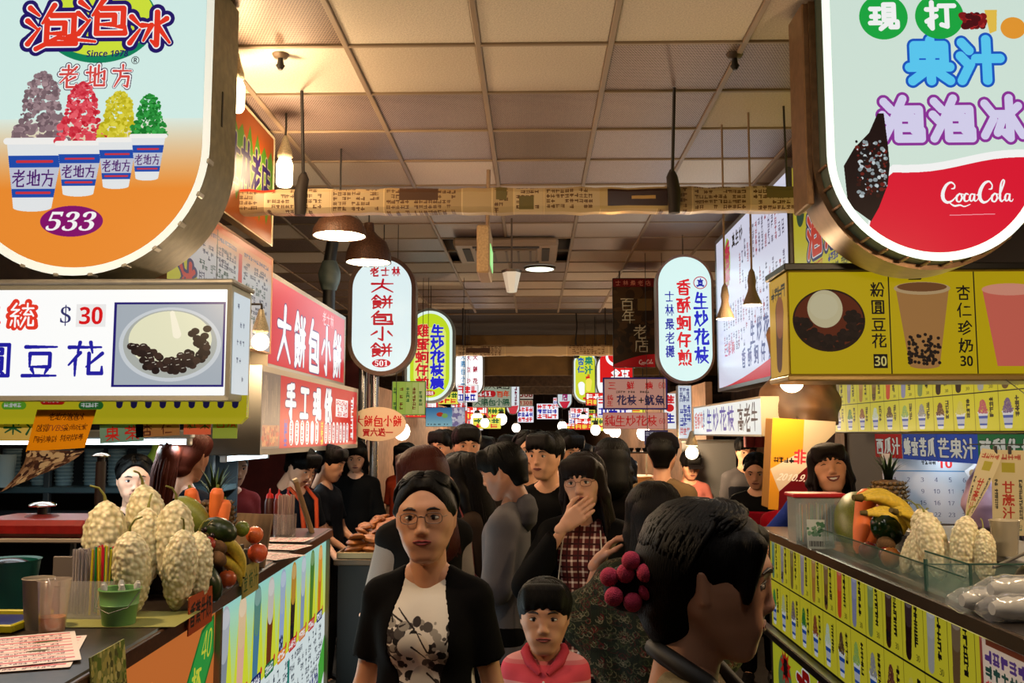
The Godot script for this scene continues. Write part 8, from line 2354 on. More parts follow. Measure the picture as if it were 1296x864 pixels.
func face_marks(m: MB, x: Transform3D, hair: Color, smile: bool, lips := Color(0.55, 0.25, 0.22), closed := false) -> void:
	var keep := m.X
	m.X = x
	for s in [-1.0, 1.0]:
		var ez := skin_z(0.033, 0.0095)
		if not closed:
			m.col = lin(Color(0.8, 0.76, 0.73))
			m.ball(V(s * 0.033, 0.0095, ez - 0.0045), V(0.0145, 0.0068, 0.0085), 12, 8)
			m.col = lin(Color(0.05, 0.03, 0.025))
			m.ball(V(s * 0.0325, 0.0098, ez + 0.0017), V(0.0062, 0.0064, 0.0032), 10, 6)
		m.col = lin(Color(0.06, 0.035, 0.03))
		m.tube([V(s * 0.0185, 0.0105, ez + 0.0005), V(s * 0.032, 0.0165, ez + 0.0035), V(s * 0.048, 0.0105, ez - 0.0035)], [0.0012, 0.0024, 0.0012], 5)
		m.col = lin(hair.lerp(Color(0.15, 0.1, 0.08), 0.3))
		stroke(m, [[s * 0.016, 0.031], [s * 0.025, 0.035], [s * 0.036, 0.036], [s * 0.051, 0.03]], [0.0026, 0.0034, 0.0034, 0.0012], 0.0006)
	m.col = lin(lips)
	if smile:
		stroke(m, [[-0.03, -0.046], [-0.015, -0.049], [0, -0.05], [0.015, -0.049], [0.03, -0.046]], [0.002, 0.0035, 0.004, 0.0035, 0.002], 0.001, 6)
		stroke(m, [[-0.03, -0.047], [-0.017, -0.062], [0, -0.067], [0.017, -0.062], [0.03, -0.047]], [0.002, 0.0045, 0.005, 0.0045, 0.002], 0.001, 6)
		m.col = lin(Color(0.92, 0.9, 0.86))
		m.ball(V(0, -0.0565, skin_z(0, -0.056) - 0.004), V(0.022, 0.0075, 0.007), 12, 8)
	else:
		stroke(m, [[-0.026, -0.0545], [-0.009, -0.0515], [0, -0.053], [0.009, -0.0515], [0.026, -0.0545]], [0.001, 0.0032, 0.003, 0.0032, 0.001], 0.0004, 6)
		stroke(m, [[-0.024, -0.0565], [-0.008, -0.0605], [0.008, -0.0605], [0.024, -0.0565]], [0.0012, 0.0042, 0.0042, 0.0012], 0.0002, 6)
		m.col = lin(lips.darkened(0.5))
		stroke(m, [[-0.025, -0.0552], [-0.01, -0.0558], [0.01, -0.0558], [0.025, -0.0552]], [0.0008, 0.0011, 0.0011, 0.0008], 0.0032, 4)
	m.X = keep

# pose 0 relaxed curl, 1 nearly flat, 2 closed round a handle; wrist at the origin, fingers along -y, palm towards +z, thumb towards +x
func hand_shape(pose: int, cell: float) -> MB:
	var key := "hand%d%f" % [pose, cell]
	if shapes.has(key):
		return shapes[key]
	var f := Field.new(V(-0.07, -0.21, -0.05), V(0.09, 0.05, 0.1), cell)
	f.bone(V(0, 0.03, 0), V(0, -0.01, 0), 0.026, 0.026, 0.015)
	var curl: float = [0.45, 0.12, 1.2][pose]
	for k in 4:
		var bx := 0.03 - 0.02 * k
		var base := V(bx, -0.088 + 0.004 * absf(k - 1.2), 0)
		f.bone(V(bx * 0.55, -0.01, 0), base, 0.017, 0.0125, 0.012)
		var l: float = [0.068, 0.076, 0.07, 0.055][k]
		var p := base
		var a := curl * 0.5
		for j in 3:
			var q: Vector3 = p + V((1.5 - k) * 0.03 * l, -cos(a), sin(a)) * l * [0.45, 0.32, 0.26][j]
			f.bone(p, q, 0.0095 - 0.0008 * j, 0.0088 - 0.0009 * j, 0.005)
			p = q
			a += curl
	var t0 := V(0.022, -0.03, 0.006)
	var t1 := V(0.05, -0.062, 0.016 + 0.012 * curl)
	f.bone(t0, t1, 0.015, 0.0115, 0.014)
	f.bone(t1, t1 + V(0.014 - 0.02 * curl, -0.03, 0.008 + 0.012 * curl), 0.0105, 0.0098, 0.006)
	f.bone(t1 + V(0.014 - 0.02 * curl, -0.03, 0.008 + 0.012 * curl), t1 + V(0.014 - 0.04 * curl, -0.054, 0.012 + 0.02 * curl), 0.0098, 0.0075, 0.005)
	var m := f.mesh(mb())
	shapes[key] = m
	return m

# hair round the canonical head
func hair_shape(style: String, cell: float) -> ArrayMesh:
	var key := "hair%s%f" % [style, cell]
	if shapes.has(key):
		return shapes[key]
	var f := Field.new(V(-0.16, -0.46, -0.24), V(0.16, 0.16, 0.15), cell)
	f.bone(V(0, 0.033, -0.032), V(0, 0.035, 0.008), 0.089, 0.085, 0.02)
	if style != "tied" and style != "bun":
		f.bone(V(-0.035, 0.07, 0.045), V(0.035, 0.07, 0.045), 0.045, 0.045, 0.03)
	# open the face
	f.bone(V(0, -0.02, 0.12), V(0, -0.1, 0.12), 0.085 if style != "bangs" else 0.078, 0.1, 0.01, -1.0)
	if style == "tied" or style == "bun":
		f.bone(V(0, 0.03, 0.115), V(0, -0.05, 0.12), 0.072, 0.09, 0.015, -1.0)
	if style == "short":
		for k in 5:
			f.bone(V(-0.05 + 0.025 * k, 0.1, 0.06), V(-0.056 + 0.028 * k, 0.05, 0.084), 0.024, 0.01, 0.012)
		f.bone(V(0, 0.02, -0.06), V(0, -0.06, -0.055), 0.07, 0.05, 0.02)
		for s in [-1.0, 1.0]:
			f.bone(V(s * 0.076, 0.04, 0.01), V(s * 0.078, -0.0, 0.02), 0.02, 0.008, 0.01)
		f.cut(V(0, -0.085, 0), V(0, -1, 0))
	elif style == "long" or style == "bangs" or style == "bob":
		var ln: float = {"long": -0.36, "bangs": -0.26, "bob": -0.12}[style]
		f.bone(V(0, 0.0, -0.05), V(0, ln, -0.075), 0.085, 0.09, 0.03)
		for s in [-1.0, 1.0]:
			f.bone(V(s * 0.07, 0.05, 0.02), V(s * 0.084, -0.06, 0.022), 0.03, 0.024, 0.02)
			f.bone(V(s * 0.084, -0.06, 0.01), V(s * 0.09, ln + 0.06, -0.02), 0.026, 0.03, 0.03)
		if style != "long":
			for k in 7:
				f.bone(V(-0.06 + 0.02 * k, 0.09, 0.06), V(-0.064 + 0.0213 * k, 0.032, 0.088 - 0.012 * absf(k - 3) / 3.0), 0.02, 0.008, 0.01)
	elif style == "ponytail":
		f.bone(V(0, 0.05, -0.11), V(0, 0.0, -0.16), 0.04, 0.045, 0.02)
		f.bone(V(0, 0.0, -0.16), V(0.01, -0.34, -0.13), 0.05, 0.03, 0.02)
		f.bone(V(0, 0.0, -0.05), V(0, -0.05, -0.05), 0.07, 0.055, 0.02)
	elif style == "bun":
		f.bone(V(0, 0.0, -0.05), V(0, -0.06, -0.05), 0.078, 0.06, 0.02)
		f.bone(V(0, -0.03, -0.12), V(0, -0.035, -0.135), 0.043, 0.038, 0.015)
		for s in [-1.0, 1.0]:
			f.bone(V(s * 0.065, 0.07, 0.06), V(s * 0.085, -0.01, 0.06), 0.024, 0.008, 0.02)
	elif style == "tied":
		f.bone(V(0, 0.0, -0.05), V(0, -0.07, -0.05), 0.075, 0.06, 0.02)
		for s in [-1.0, 1.0]:
			f.bone(V(s * 0.022, 0.1, 0.05), V(s * 0.079, 0.02, 0.02), 0.016, 0.011, 0.015)
	var m := f.mesh(mb())
	if cell < 0.01:
		# separate locks laid over the mass, from the crown down to the hairline or the ends
		var r2 := RandomNumberGenerator.new()
		r2.seed = hash(style)
		for j in 300:
			var a := r2.randf_range(-PI, PI)
			var front := cos(a)
			var stop: float = 1.35 if front > 0.45 else 1.9
			if style == "tied" or style == "bun":
				stop = 1.0 if front > 0.4 else 2.0
			elif style == "short":
				stop = 1.28 if front > 0.4 else 2.0
			var path := []
			var rad := []
			var tw := r2.randf_range(-0.25, 0.25)
			var b0 := r2.randf_range(0.05, 0.5)
			for i in 7:
				var th := lerpf(b0, stop + r2.randf_range(-0.06, 0.06), i / 6.0)
				var az := a + tw * i / 6.0
				if style == "ponytail" or style == "bun" or style == "tied":
					az = lerp_angle(a, PI, 0.35 * i / 6.0)
				var bulge := 1.0 + 0.06 * sin(PI * i / 6.0) + r2.randf_range(0, 0.012)
				path.append(V(0.0865 * sin(th) * sin(az), 0.036 + 0.089 * cos(th), -0.012 + 0.1 * sin(th) * cos(az)) * bulge)
				rad.append([0.0045, 0.006, 0.0065, 0.0065, 0.006, 0.0045, 0.0018][i])
			if (style == "long" or style == "bangs" or style == "bob") and front < 0.45:
				var e: Vector3 = path[6]
				var ln2: float = {"long": -0.4, "bangs": -0.3, "bob": -0.15}[style]
				rad[5] = 0.0065
				rad[6] = 0.0065
				var out := V(e.x, 0, e.z + 0.03).normalized() * 0.03
				path.append(e.lerp(V(e.x, ln2, e.z), 0.5) + out * 0.7)
				path.append(V(e.x, ln2 + r2.randf_range(-0.03, 0.04), e.z - 0.01) + out * r2.randf_range(0.3, 1.0))
				rad.append(0.007)
				rad.append(0.0015)
			m.tube(path, rad, 5, false)
		if style == "ponytail":
			for j in 60:
				var o := V(r2.randf_range(-0.035, 0.035), r2.randf_range(-0.02, 0.02), r2.randf_range(-0.035, 0.03))
				m.tube([V(0, 0.06, -0.1) + o * 0.5, V(0, 0.03, -0.155) + o, V(0, -0.1, -0.165) + o * 1.25, V(0.005, -0.24, -0.15) + o * 1.1, V(0.01, -0.37 + r2.randf_range(-0.04, 0.04), -0.13) + o * 0.8], [0.006, 0.008, 0.008, 0.007, 0.0015], 5, false)
	var me := m.mesh()
	shapes[key] = me
	return me

func hair_mat(c: Color) -> StandardMaterial3D:
	var m := grain(c.darkened(0.35), c, 0.2, V(26, 1.6, 26), 0.5, 0.0, 0.14, 81)
	m.metallic_specular = 0.25
	return m

func cloth(c: Color, rough := 0.85) -> StandardMaterial3D:
	var m := grain(c.darkened(0.14), c, 0.2, V(14, 14, 14), rough, 0.0, 0.05, 82)
	m.metallic_specular = 0.2
	return m

# the figure: s holds pos, turn, h (height), look (head yaw, pitch, roll), al / ar (elbow and wrist from the shoulder, in body axes), colours and clothes
func person(s: Dictionary) -> Node3D:
	var H: float = s.get("h", 1.62)
	var cell: float = s.get("cell", 0.013)
	var near: bool = cell < 0.016
	var k := H / 1.65
	var t := thing("person", s.label, "person", s.pos, deg_to_rad(s.get("turn", 0.0)), s.get("group", ""))
	var skin: Color = s.get("skin", Color(0.76, 0.56, 0.44))
	var w: float = s.get("wide", 0.88)
	var lean: float = s.get("lean", 0.0)
	var hip := V(0, 0.52 * H, 0)
	var bl := Basis(Vector3.RIGHT, lean)
	var up := func(x: float, y: float, z: float) -> Vector3: return hip + bl * (V(x * H, y * H, z * H) - hip)
	var sh := [up.call(-0.1 * w, 0.792, -0.008), up.call(0.1 * w, 0.792, -0.008)]
	var arms := [s.get("ar", [V(-0.045, -0.28, -0.02), V(-0.04, -0.5, 0.06)]), s.get("al", [V(0.045, -0.28, -0.02), V(0.04, -0.5, 0.06)])]
	var el := []
	var wr := []
	for i in 2:
		el.append(sh[i] + arms[i][0] * k)
		wr.append(sh[i] + arms[i][1] * k)
	var step: float = s.get("step", 0.03)
	var kn := [V(-0.058 * H * w, 0.28 * H, 0.02 + step), V(0.058 * H * w, 0.28 * H, 0.02 - step)]
	var an := [V(-0.06 * H * w, 0.045 * H, -0.01 + step), V(0.06 * H * w, 0.045 * H, -0.02 - step * 1.5)]
	var neck: Vector3 = up.call(0, 0.84, -0.012)
	var hc: Vector3 = up.call(0, 0.932, 0.012) + s.get("crane", Vector3.ZERO)
	var look: Vector3 = s.get("look", Vector3.ZERO)
	var hs: float = s.get("head", 1.0) * lerpf(1.0, k, 0.4)
	var hx := Transform3D(Basis.from_euler(V(look.y, look.x, look.z)).scaled(Vector3.ONE * hs), hc)
	# one continuous skin
	var lo3 := V(-0.24, 0, -0.2)
	var hi3 := V(0.24, 0.5, 0.22)
	for q in sh + el + wr + kn + an + [neck, hc]:
		lo3 = lo3.min(q - V(0.15, 0, 0.15))
		hi3 = hi3.max(q + V(0.15, 0.16, 0.15))
	lo3.y = 0.0
	hi3.y = maxf(neck.y + 0.12, maxf(wr[0].y, wr[1].y) + 0.16)
	var f := Field.new(lo3, hi3, cell)
	for i in 2:
		var sg: float = [-1.0, 1.0][i]
		f.bone(up.call(sg * 0.05 * w, 0.76, 0), up.call(sg * 0.042 * w, 0.62, 0.0), 0.07 * k, 0.062 * k, 0.05)
		f.bone(up.call(sg * 0.042 * w, 0.62, 0), up.call(sg * 0.05 * w, 0.53, 0.0), 0.062 * k, 0.078 * k, 0.05)
		f.bone(up.call(sg * 0.025, 0.825, -0.012), sh[i], 0.042 * k, 0.04 * k, 0.03)
		f.bone(sh[i], el[i], 0.04 * k, 0.031 * k, 0.02)
		f.bone(el[i], wr[i], 0.031 * k, 0.021 * k, 0.02)
		f.bone(V(sg * 0.05 * H * w, 0.51 * H, 0), kn[i], 0.078 * k, 0.05 * k, 0.03)
		f.bone(kn[i], an[i], 0.05 * k, 0.032 * k, 0.02)
		f.bone(an[i], an[i] + V(0, -0.028 * H, 0.1 * k), 0.034 * k, 0.028 * k, 0.02)
		if not near:
			f.bone(wr[i], wr[i] + (wr[i] - el[i]).normalized() * 0.12 * k, 0.024 * k, 0.024 * k, 0.01)
	f.bone(up.call(0, 0.76, 0), up.call(0, 0.55, 0), 0.068 * k, 0.07 * k, 0.05)
	f.bone(neck + V(0, -0.03, 0), hc + hx.basis * V(0, -0.09, -0.025), 0.047 * k, 0.043 * k, 0.03)
	var body := mb()
	body.col = lin(skin)
	f.mesh(body)
	var head := head_shape(0.0045 if near else 0.011)
	var first := body.P.size()
	body.add(head, hx)
	for i in range(first, body.P.size()):
		body.C[i] = lin(skin)
	var hcol: Color = s.get("hair", Color(0.035, 0.025, 0.02))
	if cell < 0.025:
		face_marks(body, hx, hcol, s.get("smile", false), s.get("lips", Color(0.5, 0.25, 0.22)), s.get("smile", false))
	if near:
		var hp: Array = s.get("hands", [0, 0])
		var palm: Array = s.get("palm", [V(1, 0, 0.3), V(-1, 0, 0.3)])
		for i in 2:
			var y: Vector3 = (el[i] - wr[i]).normalized()
			if s.has("fing"):
				y = -(s.fing[i] as Vector3).normalized()
			var z: Vector3 = palm[i]
			z = (z - y * z.dot(y)).normalized()
			var x: Vector3 = y.cross(z)
			# the shape is a left hand; the hand on the -x side is its mirror image
			var bs := Basis(x if i == 1 else -x, y, z)
			var hm := hand_shape(hp[i], 0.0042)
			first = body.P.size()
			body.add(hm, Transform3D(bs * (k * 0.98), wr[i]))
			for j in range(first, body.P.size()):
				body.C[j] = lin(skin)
	var sm := painted()
	if near:
		if not mats.has("skin"):
			var q := StandardMaterial3D.new()
			q.vertex_color_use_as_albedo = true
			q.roughness = 0.5
			q.subsurf_scatter_enabled = true
			q.subsurf_scatter_strength = 0.08
			mats["skin"] = q
		sm = mats["skin"]
	part(t, "body", body.mesh(), sm)
	# hair
	var hst: String = s.get("style", "short")
	if hst != "none":
		var ho := part(t, "hair", hair_shape(hst, 0.007 if cell < 0.02 else 0.014), hair_mat(hcol))
		ho.transform = hx
	# clothes follow the same bones, a little larger, and end in clean cuts
	for c in s.get("wear", []):
		var kind: String = c[0]
		var g := Field.new(lo3, hi3, cell)
		var th: float = c[2]
		if kind in ["shirt", "jacket", "apron", "shawl", "dress"]:
			for i in 2:
				var sg: float = [-1.0, 1.0][i]
				g.bone(up.call(sg * 0.05 * w, 0.76, 0), up.call(sg * 0.043 * w, 0.62, 0.0), 0.07 * k + th, 0.066 * k + th, 0.05)
				g.bone(up.call(sg * 0.043 * w, 0.62, 0), up.call(sg * 0.052 * w, c[5] if c.size() > 5 else 0.5, 0.0), 0.066 * k + th, (0.08 if kind != "dress" else 0.1) * k + th, 0.05)
				g.bone(up.call(sg * 0.025, 0.82, -0.012), sh[i], 0.04 * k + th, 0.04 * k + th, 0.03)
				if i == 0:
					g.bone(up.call(0, 0.76, 0), up.call(0, 0.6, 0), 0.072 * k + th, 0.068 * k + th, 0.05)
					g.bone(up.call(0, 0.6, 0), up.call(0, c[5] if c.size() > 5 else 0.5, 0), 0.068 * k + th, 0.085 * k + th, 0.05)
				if kind in ["shirt", "dress", "jacket"] and s.get("bust", 0.0) > 0.0:
					g.bone(up.call(sg * 0.042 * w, 0.735, 0.035), up.call(sg * 0.042 * w, 0.73, 0.04), 0.05 * k + th * 0.5, 0.05 * k + th * 0.5, 0.05)
				var sl: float = c[3]
				if sl > 0.0:
					var e1: Vector3 = sh[i].lerp(el[i], minf(sl, 1.0))
					g.bone(sh[i], e1, 0.041 * k + th, 0.04 * k + th * 1.1, 0.025)
					if sl > 1.0:
						var e2: Vector3 = el[i].lerp(wr[i], sl - 1.0)
						g.bone(el[i], e2, 0.042 * k + th, 0.03 * k + th, 0.02)
						g.cut(e2, (wr[i] - el[i]).normalized(), 0.12 * k, 0.05 * k + th)
					else:
						g.cut(e1, (el[i] - sh[i]).normalized(), 0.13 * k, 0.056 * k + th)
			g.cut(up.call(0, c[5] if c.size() > 5 else 0.5, 0), bl * V(0, -1, 0))
			g.bone(up.call(0, 0.85, 0.0), up.call(0, 0.9, 0.02), 0.058 * k, 0.07 * k, 0.01, -1.0)
			if kind == "shirt" and c.size() > 4 and c[4] > 0.0:
				for sx in [-0.026, 0.026]:
					g.bone(up.call(sx, 0.87, 0.02), up.call(sx * 0.7, 0.85 - c[4], 0.085), 0.055 * k, 0.048 * k, 0.02, -1.0)
			if kind == "jacket":
				var wd: float = c[4]
				g.bone(up.call(0, 0.875, 0.02), up.call(0, 0.79, 0.075), 0.075 * k, 0.085 * k * wd, 0.012, -1.0)
				g.bone(up.call(0, 0.79, 0.075), up.call(0, 0.7, 0.085), 0.088 * k * wd, 0.085 * k * wd, 0.01, -1.0)
				g.bone(up.call(0, 0.7, 0.085), up.call(0.004, 0.46, 0.085), 0.085 * k * wd, 0.05 * k * wd, 0.01, -1.0)
			if kind == "apron":
				g.cut(up.call(0, 0.6, -0.01), bl * V(0, 0, -1))
				g.cut(up.call(0, 0.755, 0), bl * V(0, 1, 0))
		elif kind == "drape":
			# a shawl hung over both shoulders, down to a point behind
			for i in 2:
				g.bone(up.call(0, 0.82, -0.03), sh[i] + V([-0.01, 0.01][i], 0.0, 0), 0.07 * k, 0.062 * k, 0.05)
				g.bone(sh[i], el[i], 0.062 * k, 0.075 * k, 0.05)
				g.bone(up.call(0, 0.76, -0.05), el[i], 0.08 * k, 0.07 * k, 0.08)
				g.bone(el[i], up.call([-0.05, 0.05][i], 0.5, -0.06), 0.07 * k, 0.06 * k, 0.06)
				g.bone(el[i], up.call(0, 0.62, -0.05), 0.07 * k, 0.08 * k, 0.06)
			g.bone(up.call(0, 0.76, -0.04), up.call(0.0, 0.5, -0.07), 0.1 * k, 0.075 * k, 0.06)
			g.bone(up.call(0, 0.86, 0.02), up.call(0, 0.92, 0.02), 0.06 * k, 0.06 * k, 0.01, -1.0)
		elif kind == "trousers":
			var l: float = c[3]
			for i in 2:
				var sg: float = [-1.0, 1.0][i]
				g.bone(up.call(sg * 0.045 * w, 0.57, 0), V(sg * 0.05 * H * w, 0.5 * H, 0), 0.068 * k + th, 0.08 * k + th, 0.04)
				var e: Vector3 = V(sg * 0.05 * H * w, 0.5 * H, 0).lerp(kn[i], minf(l, 1.0))
				g.bone(V(sg * 0.05 * H * w, 0.5 * H, 0), e, 0.08 * k + th, (0.056 if l > 0.9 else 0.075) * k + th, 0.03)
				if l > 1.0:
					g.bone(kn[i], kn[i].lerp(an[i], l - 1.0), 0.056 * k + th, 0.05 * k + th, 0.03)
				else:
					g.cut(e, V(0, -1, 0), 0.12)
			g.cut(up.call(0, 0.6, 0), V(0, 1, 0))
		elif kind == "skirt":
			g.bone(up.call(0, 0.58, 0), V(0, c[3] * H, 0.01), 0.1 * k + th, 0.17 * k + th, 0.04)
			g.cut(V(0, c[3] * H, 0), V(0, -1, 0))
			g.cut(up.call(0, 0.6, 0), V(0, 1, 0))
		var gm := g.mesh(mb(), 1.0)
		if gm.P.size() > 0:
			part(t, c[6] if c.size() > 6 else kind, gm.mesh(), c[1])
	# shoes
	if s.get("shoes", true):
		for i in 2:
			var so := mb()
			so.tube([an[i] + V(0, -0.04 * H + 0.03, -0.05 * k), an[i] + V(0, -0.04 * H + 0.03, 0.02), an[i] + V(0, -0.04 * H + 0.022, 0.09 * k), an[i] + V(0, -0.04 * H + 0.018, 0.15 * k)], [0.03, 0.042, 0.04, 0.02], 10)
			part(t, "shoe", so.mesh(), mat(Color(0.06, 0.05, 0.05), 0.5))
	t.set_meta("hx", hx)
	t.set_meta("wr", wr)
	return t

func head_part(t: Node3D, called: String, m: MB, mt: Material, label := "") -> void:
	var hx: Transform3D = t.get_meta("hx")
	part(t, called, m.mesh(), mt, Vector3.ZERO, label).transform = hx

func glasses(t: Node3D, c: Color) -> void:
	var m := mb()
	for s in [-1.0, 1.0]:
		var path := []
		for i in 17:
			var a := TAU * i / 16.0
			path.append(V(s * 0.034 + 0.0235 * signf(cos(a)) * pow(absf(cos(a)), 0.7), 0.009 + 0.0145 * signf(sin(a)) * pow(absf(sin(a)), 0.7), 0.091 - 0.1 * absf(0.0235 * cos(a) + 0.0) * (1.0 if s * cos(a) > 0 else 0.0)))
		m.tube(path, 0.0013, 5, false)
		m.tube([V(s * 0.0575, 0.012, 0.0885), V(s * 0.08, 0.014, 0.02), V(s * 0.083, 0.012, -0.02)], 0.0013, 5)
	m.tube([V(-0.0105, 0.012, 0.091), V(0, 0.015, 0.094), V(0.0105, 0.012, 0.091)], 0.0012, 5)
	head_part(t, "glasses", m, mat(c, 0.3, 0.6), "thin-framed glasses")

func fabric_print(p: Pad, sc: Vector2, off: Vector2, rep := false) -> StandardMaterial3D:
	var m := printed(p, 0.0, 0.8)
	m.texture_repeat = rep
	m.uv1_scale = V(sc.x, sc.y, 1)
	m.uv1_offset = V(off.x, off.y, 0)
	return m

func build_people() -> void:
	var black := cloth(Color(0.035, 0.033, 0.036))
	var jeans := cloth(Color(0.13, 0.14, 0.17))
	var dark := Color(0.03, 0.024, 0.022)
	# --- woman in the black cardigan, walking towards the camera
	var p := Pad.new(256, 300, Color(0.8, 0.78, 0.74))
	speckle(p, 60, 60, 150, 220, 150, 3, 12, [Color(0.12, 0.11, 0.11), Color(0.3, 0.28, 0.27), Color(0.55, 0.53, 0.5), Color(0.2, 0.18, 0.18)])
	p.ell(120, 110, 34, 26, Color(0.78, 0.75, 0.7))
	p.ell(135, 200, 28, 48, Color(0.7, 0.68, 0.64))
	for k in 26:
		var a := k * 0.5
		p.cap(Vector2(128 + 60 * cos(a), 150 + 90 * sin(a * 1.3)), Vector2(128 + 90 * cos(a + 0.4), 150 + 120 * sin(a * 1.3 + 0.3)), 2.0, 1.0, Color(0.15, 0.13, 0.13))
	var w1 := person({"label": "woman in an open black cardigan over a white printed top, wearing glasses", "pos": V(-0.297, 0, -2.62), "turn": -6.0, "h": 1.575, "wide": 0.8, "cell": 0.011, "bust": 1.0, "style": "tied", "skin": Color(0.72, 0.52, 0.4), "look": V(0.08, 0.03, 0.03), "lips": Color(0.55, 0.22, 0.22),
		"ar": [V(-0.06, -0.265, -0.02), V(-0.11, -0.49, 0.05)], "al": [V(0.06, -0.265, -0.03), V(0.1, -0.49, 0.02)], "step": 0.05,
		"wear": [["shirt", fabric_print(p, Vector2(3.1, 2.7), Vector2(0.5, 3.45)), 0.01, 0.0, 0.045, 0.5, "printed_top"], ["jacket", black, 0.014, 0.66, 0.95, 0.46, "cardigan"], ["trousers", jeans, 0.01, 1.9]]})
	glasses(w1, Color(0.5, 0.42, 0.38))
	# --- boy in the pink polo shirt
	p = Pad.new(8, 64, Color(0.78, 0.28, 0.34))
	p.rect(0, 0, 8, 22, Color(0.8, 0.55, 0.55))
	p.rect(0, 22, 8, 8, Color(0.75, 0.4, 0.42))
	var b1 := person({"label": "small boy in a pink striped polo shirt", "pos": V(0.033, 0, -3.02), "turn": -4.0, "h": 1.209, "wide": 0.76, "cell": 0.0095, "style": "short", "head": 1.02, "look": V(0.0, 0.06, 0.0), "skin": Color(0.74, 0.54, 0.42), "lips": Color(0.6, 0.3, 0.28),
		"wear": [["shirt", fabric_print(p, Vector2(1, 11), Vector2(0, 0.3), true), 0.014, 0.75, 0.02, 0.46, "polo_shirt"], ["trousers", cloth(Color(0.2, 0.2, 0.25)), 0.012, 0.9]]})
	var co := mb()
	for s in [-1.0, 1.0]:
		co.tube([V(s * 0.055, 1.02, -0.05), V(s * 0.062, 1.015, 0.0), V(s * 0.045, 0.995, 0.05), V(s * 0.012, 0.965, 0.075)], [0.014, 0.016, 0.017, 0.008], 7)
	part(b1, "collar", co.mesh(), cloth(Color(0.72, 0.24, 0.3)))
	for k in 3:
		part(b1, "button", mb().ball(V(0, 0.945 - 0.03 * k, 0.093 - 0.001 * k), V(0.004, 0.004, 0.002), 6, 4).mesh(), mat(Color(0.85, 0.8, 0.78), 0.4))
	# --- girl in profile with pink hair bobbles and a camera strap
	var g1 := person({"label": "girl in profile with pink bobbles in her hair bun and a black camera strap", "pos": V(0.262, 0, -1.52), "turn": 78.0, "h": 1.575, "cell": 0.011, "style": "bun", "look": V(-0.05, 0.12, 0.0), "skin": Color(0.74, 0.54, 0.43),
		"wear": [["shirt", cloth(Color(0.52, 0.47, 0.36)), 0.016, 0.8, 0.02, 0.46], ["trousers", jeans, 0.01, 1.9]]})
	var bobs := mb()
	for k in 7:
		var a := k * 0.95
		bobs.ball(V(-0.05 - 0.008 * sin(k * 2.0), -0.015 + 0.033 * cos(a) * (0.4 if k == 6 else 1.0), -0.125 + 0.033 * sin(a) * (0.4 if k == 6 else 1.0)), V(0.0155, 0.0155, 0.0155), 10, 8)
	head_part(g1, "hair_bobbles", bobs, grain(Color(0.7, 0.1, 0.24), Color(0.86, 0.22, 0.38), 0.2, V(20, 20, 20), 0.9, 0.0, 0.3, 83), "pink fluffy hair bobbles")
	var stp := mb()
	for s in [-1.0, 1.0]:
		stp.tube([V(0, 1.36, -0.075), V(s * 0.06, 1.36, -0.05), V(s * 0.085, 1.33, 0.01), V(s * 0.075, 1.24, 0.1), V(s * 0.03, 1.08, 0.14)], [0.014, 0.015, 0.015, 0.014, 0.012], 8)
	part(g1, "camera_strap", stp.mesh(), mat(Color(0.02, 0.02, 0.022), 0.6))
	var ft := SystemFont.new()
	ft.font_names = ["Droid Sans"]
	ft.font_weight = 700
	var tx := TextMesh.new()
	tx.font = ft
	tx.text = "non"
	tx.font_size = 32
	tx.pixel_size = 0.0008
	tx.depth = 0.001
	var so := part(g1, "strap_lettering", tx, mat(Color(0.75, 0.75, 0.72), 0.6), V(0.098, 1.352, -0.035), "white lettering on the strap")
	so.rotation = V(-0.35, PI / 2 + 0.4, -0.9)
	# --- woman covering her mouth, plaid dress under a black blazer
	p = Pad.new(32, 32, Color(0.3, 0.1, 0.1))
	p.rect(0, 0, 6, 32, Color(0.62, 0.52, 0.48))
	p.rect(0, 0, 32, 6, Color(0.62, 0.52, 0.48))
	p.rect(0, 0, 6, 6, Color(0.8, 0.74, 0.7))
	p.rect(18, 0, 5, 32, Color(0.18, 0.06, 0.07))
	p.rect(0, 18, 32, 5, Color(0.18, 0.06, 0.07))
	var w2 := person({"label": "woman covering her mouth with one hand, plaid dress under a black blazer", "pos": V(0.214, 0, -4.02), "turn": -10.0, "h": 1.602, "cell": 0.012, "bust": 1.0, "style": "bangs", "hair": Color(0.1, 0.04, 0.03), "look": V(-0.15, 0.1, 0.08), "skin": Color(0.74, 0.55, 0.45),
		"ar": [V(-0.085, -0.2, 0.15), V(0.08, 0.055, 0.16)], "hands": [1, 0], "palm": [V(0.25, 0.1, -1), V(-1, 0, 0.3)], "fing": [V(0.72, 0.62, 0.06), V(0, -1, 0.1)], "step": 0.04,
		"wear": [["dress", fabric_print(p, Vector2(22, 22), Vector2(0, 0), true), 0.016, 0.0, 0.0, 0.44, "plaid_dress"], ["jacket", black, 0.022, 1.8, 1.25, 0.48, "blazer"], ["trousers", cloth(Color(0.11, 0.12, 0.15)), 0.008, 1.95, 0.0, 0.0, "jeans"]]})
	glasses(w2, Color(0.45, 0.3, 0.26))
	var pip := mb()
	for s in [-1.0, 1.0]:
		pip.tube([V(s * 0.075, 1.3, 0.085), V(s * 0.085, 1.2, 0.125), V(s * 0.098, 1.08, 0.125), V(s * 0.11, 0.92, 0.12), V(s * 0.12, 0.8, 0.12)], 0.0028, 5)
	part(w2, "blazer_piping", pip.mesh(), mat(Color(0.7, 0.66, 0.62), 0.6))
	# --- woman in the patterned shawl, back turned
	p = Pad.new(128, 128, Color(0.1, 0.12, 0.07))
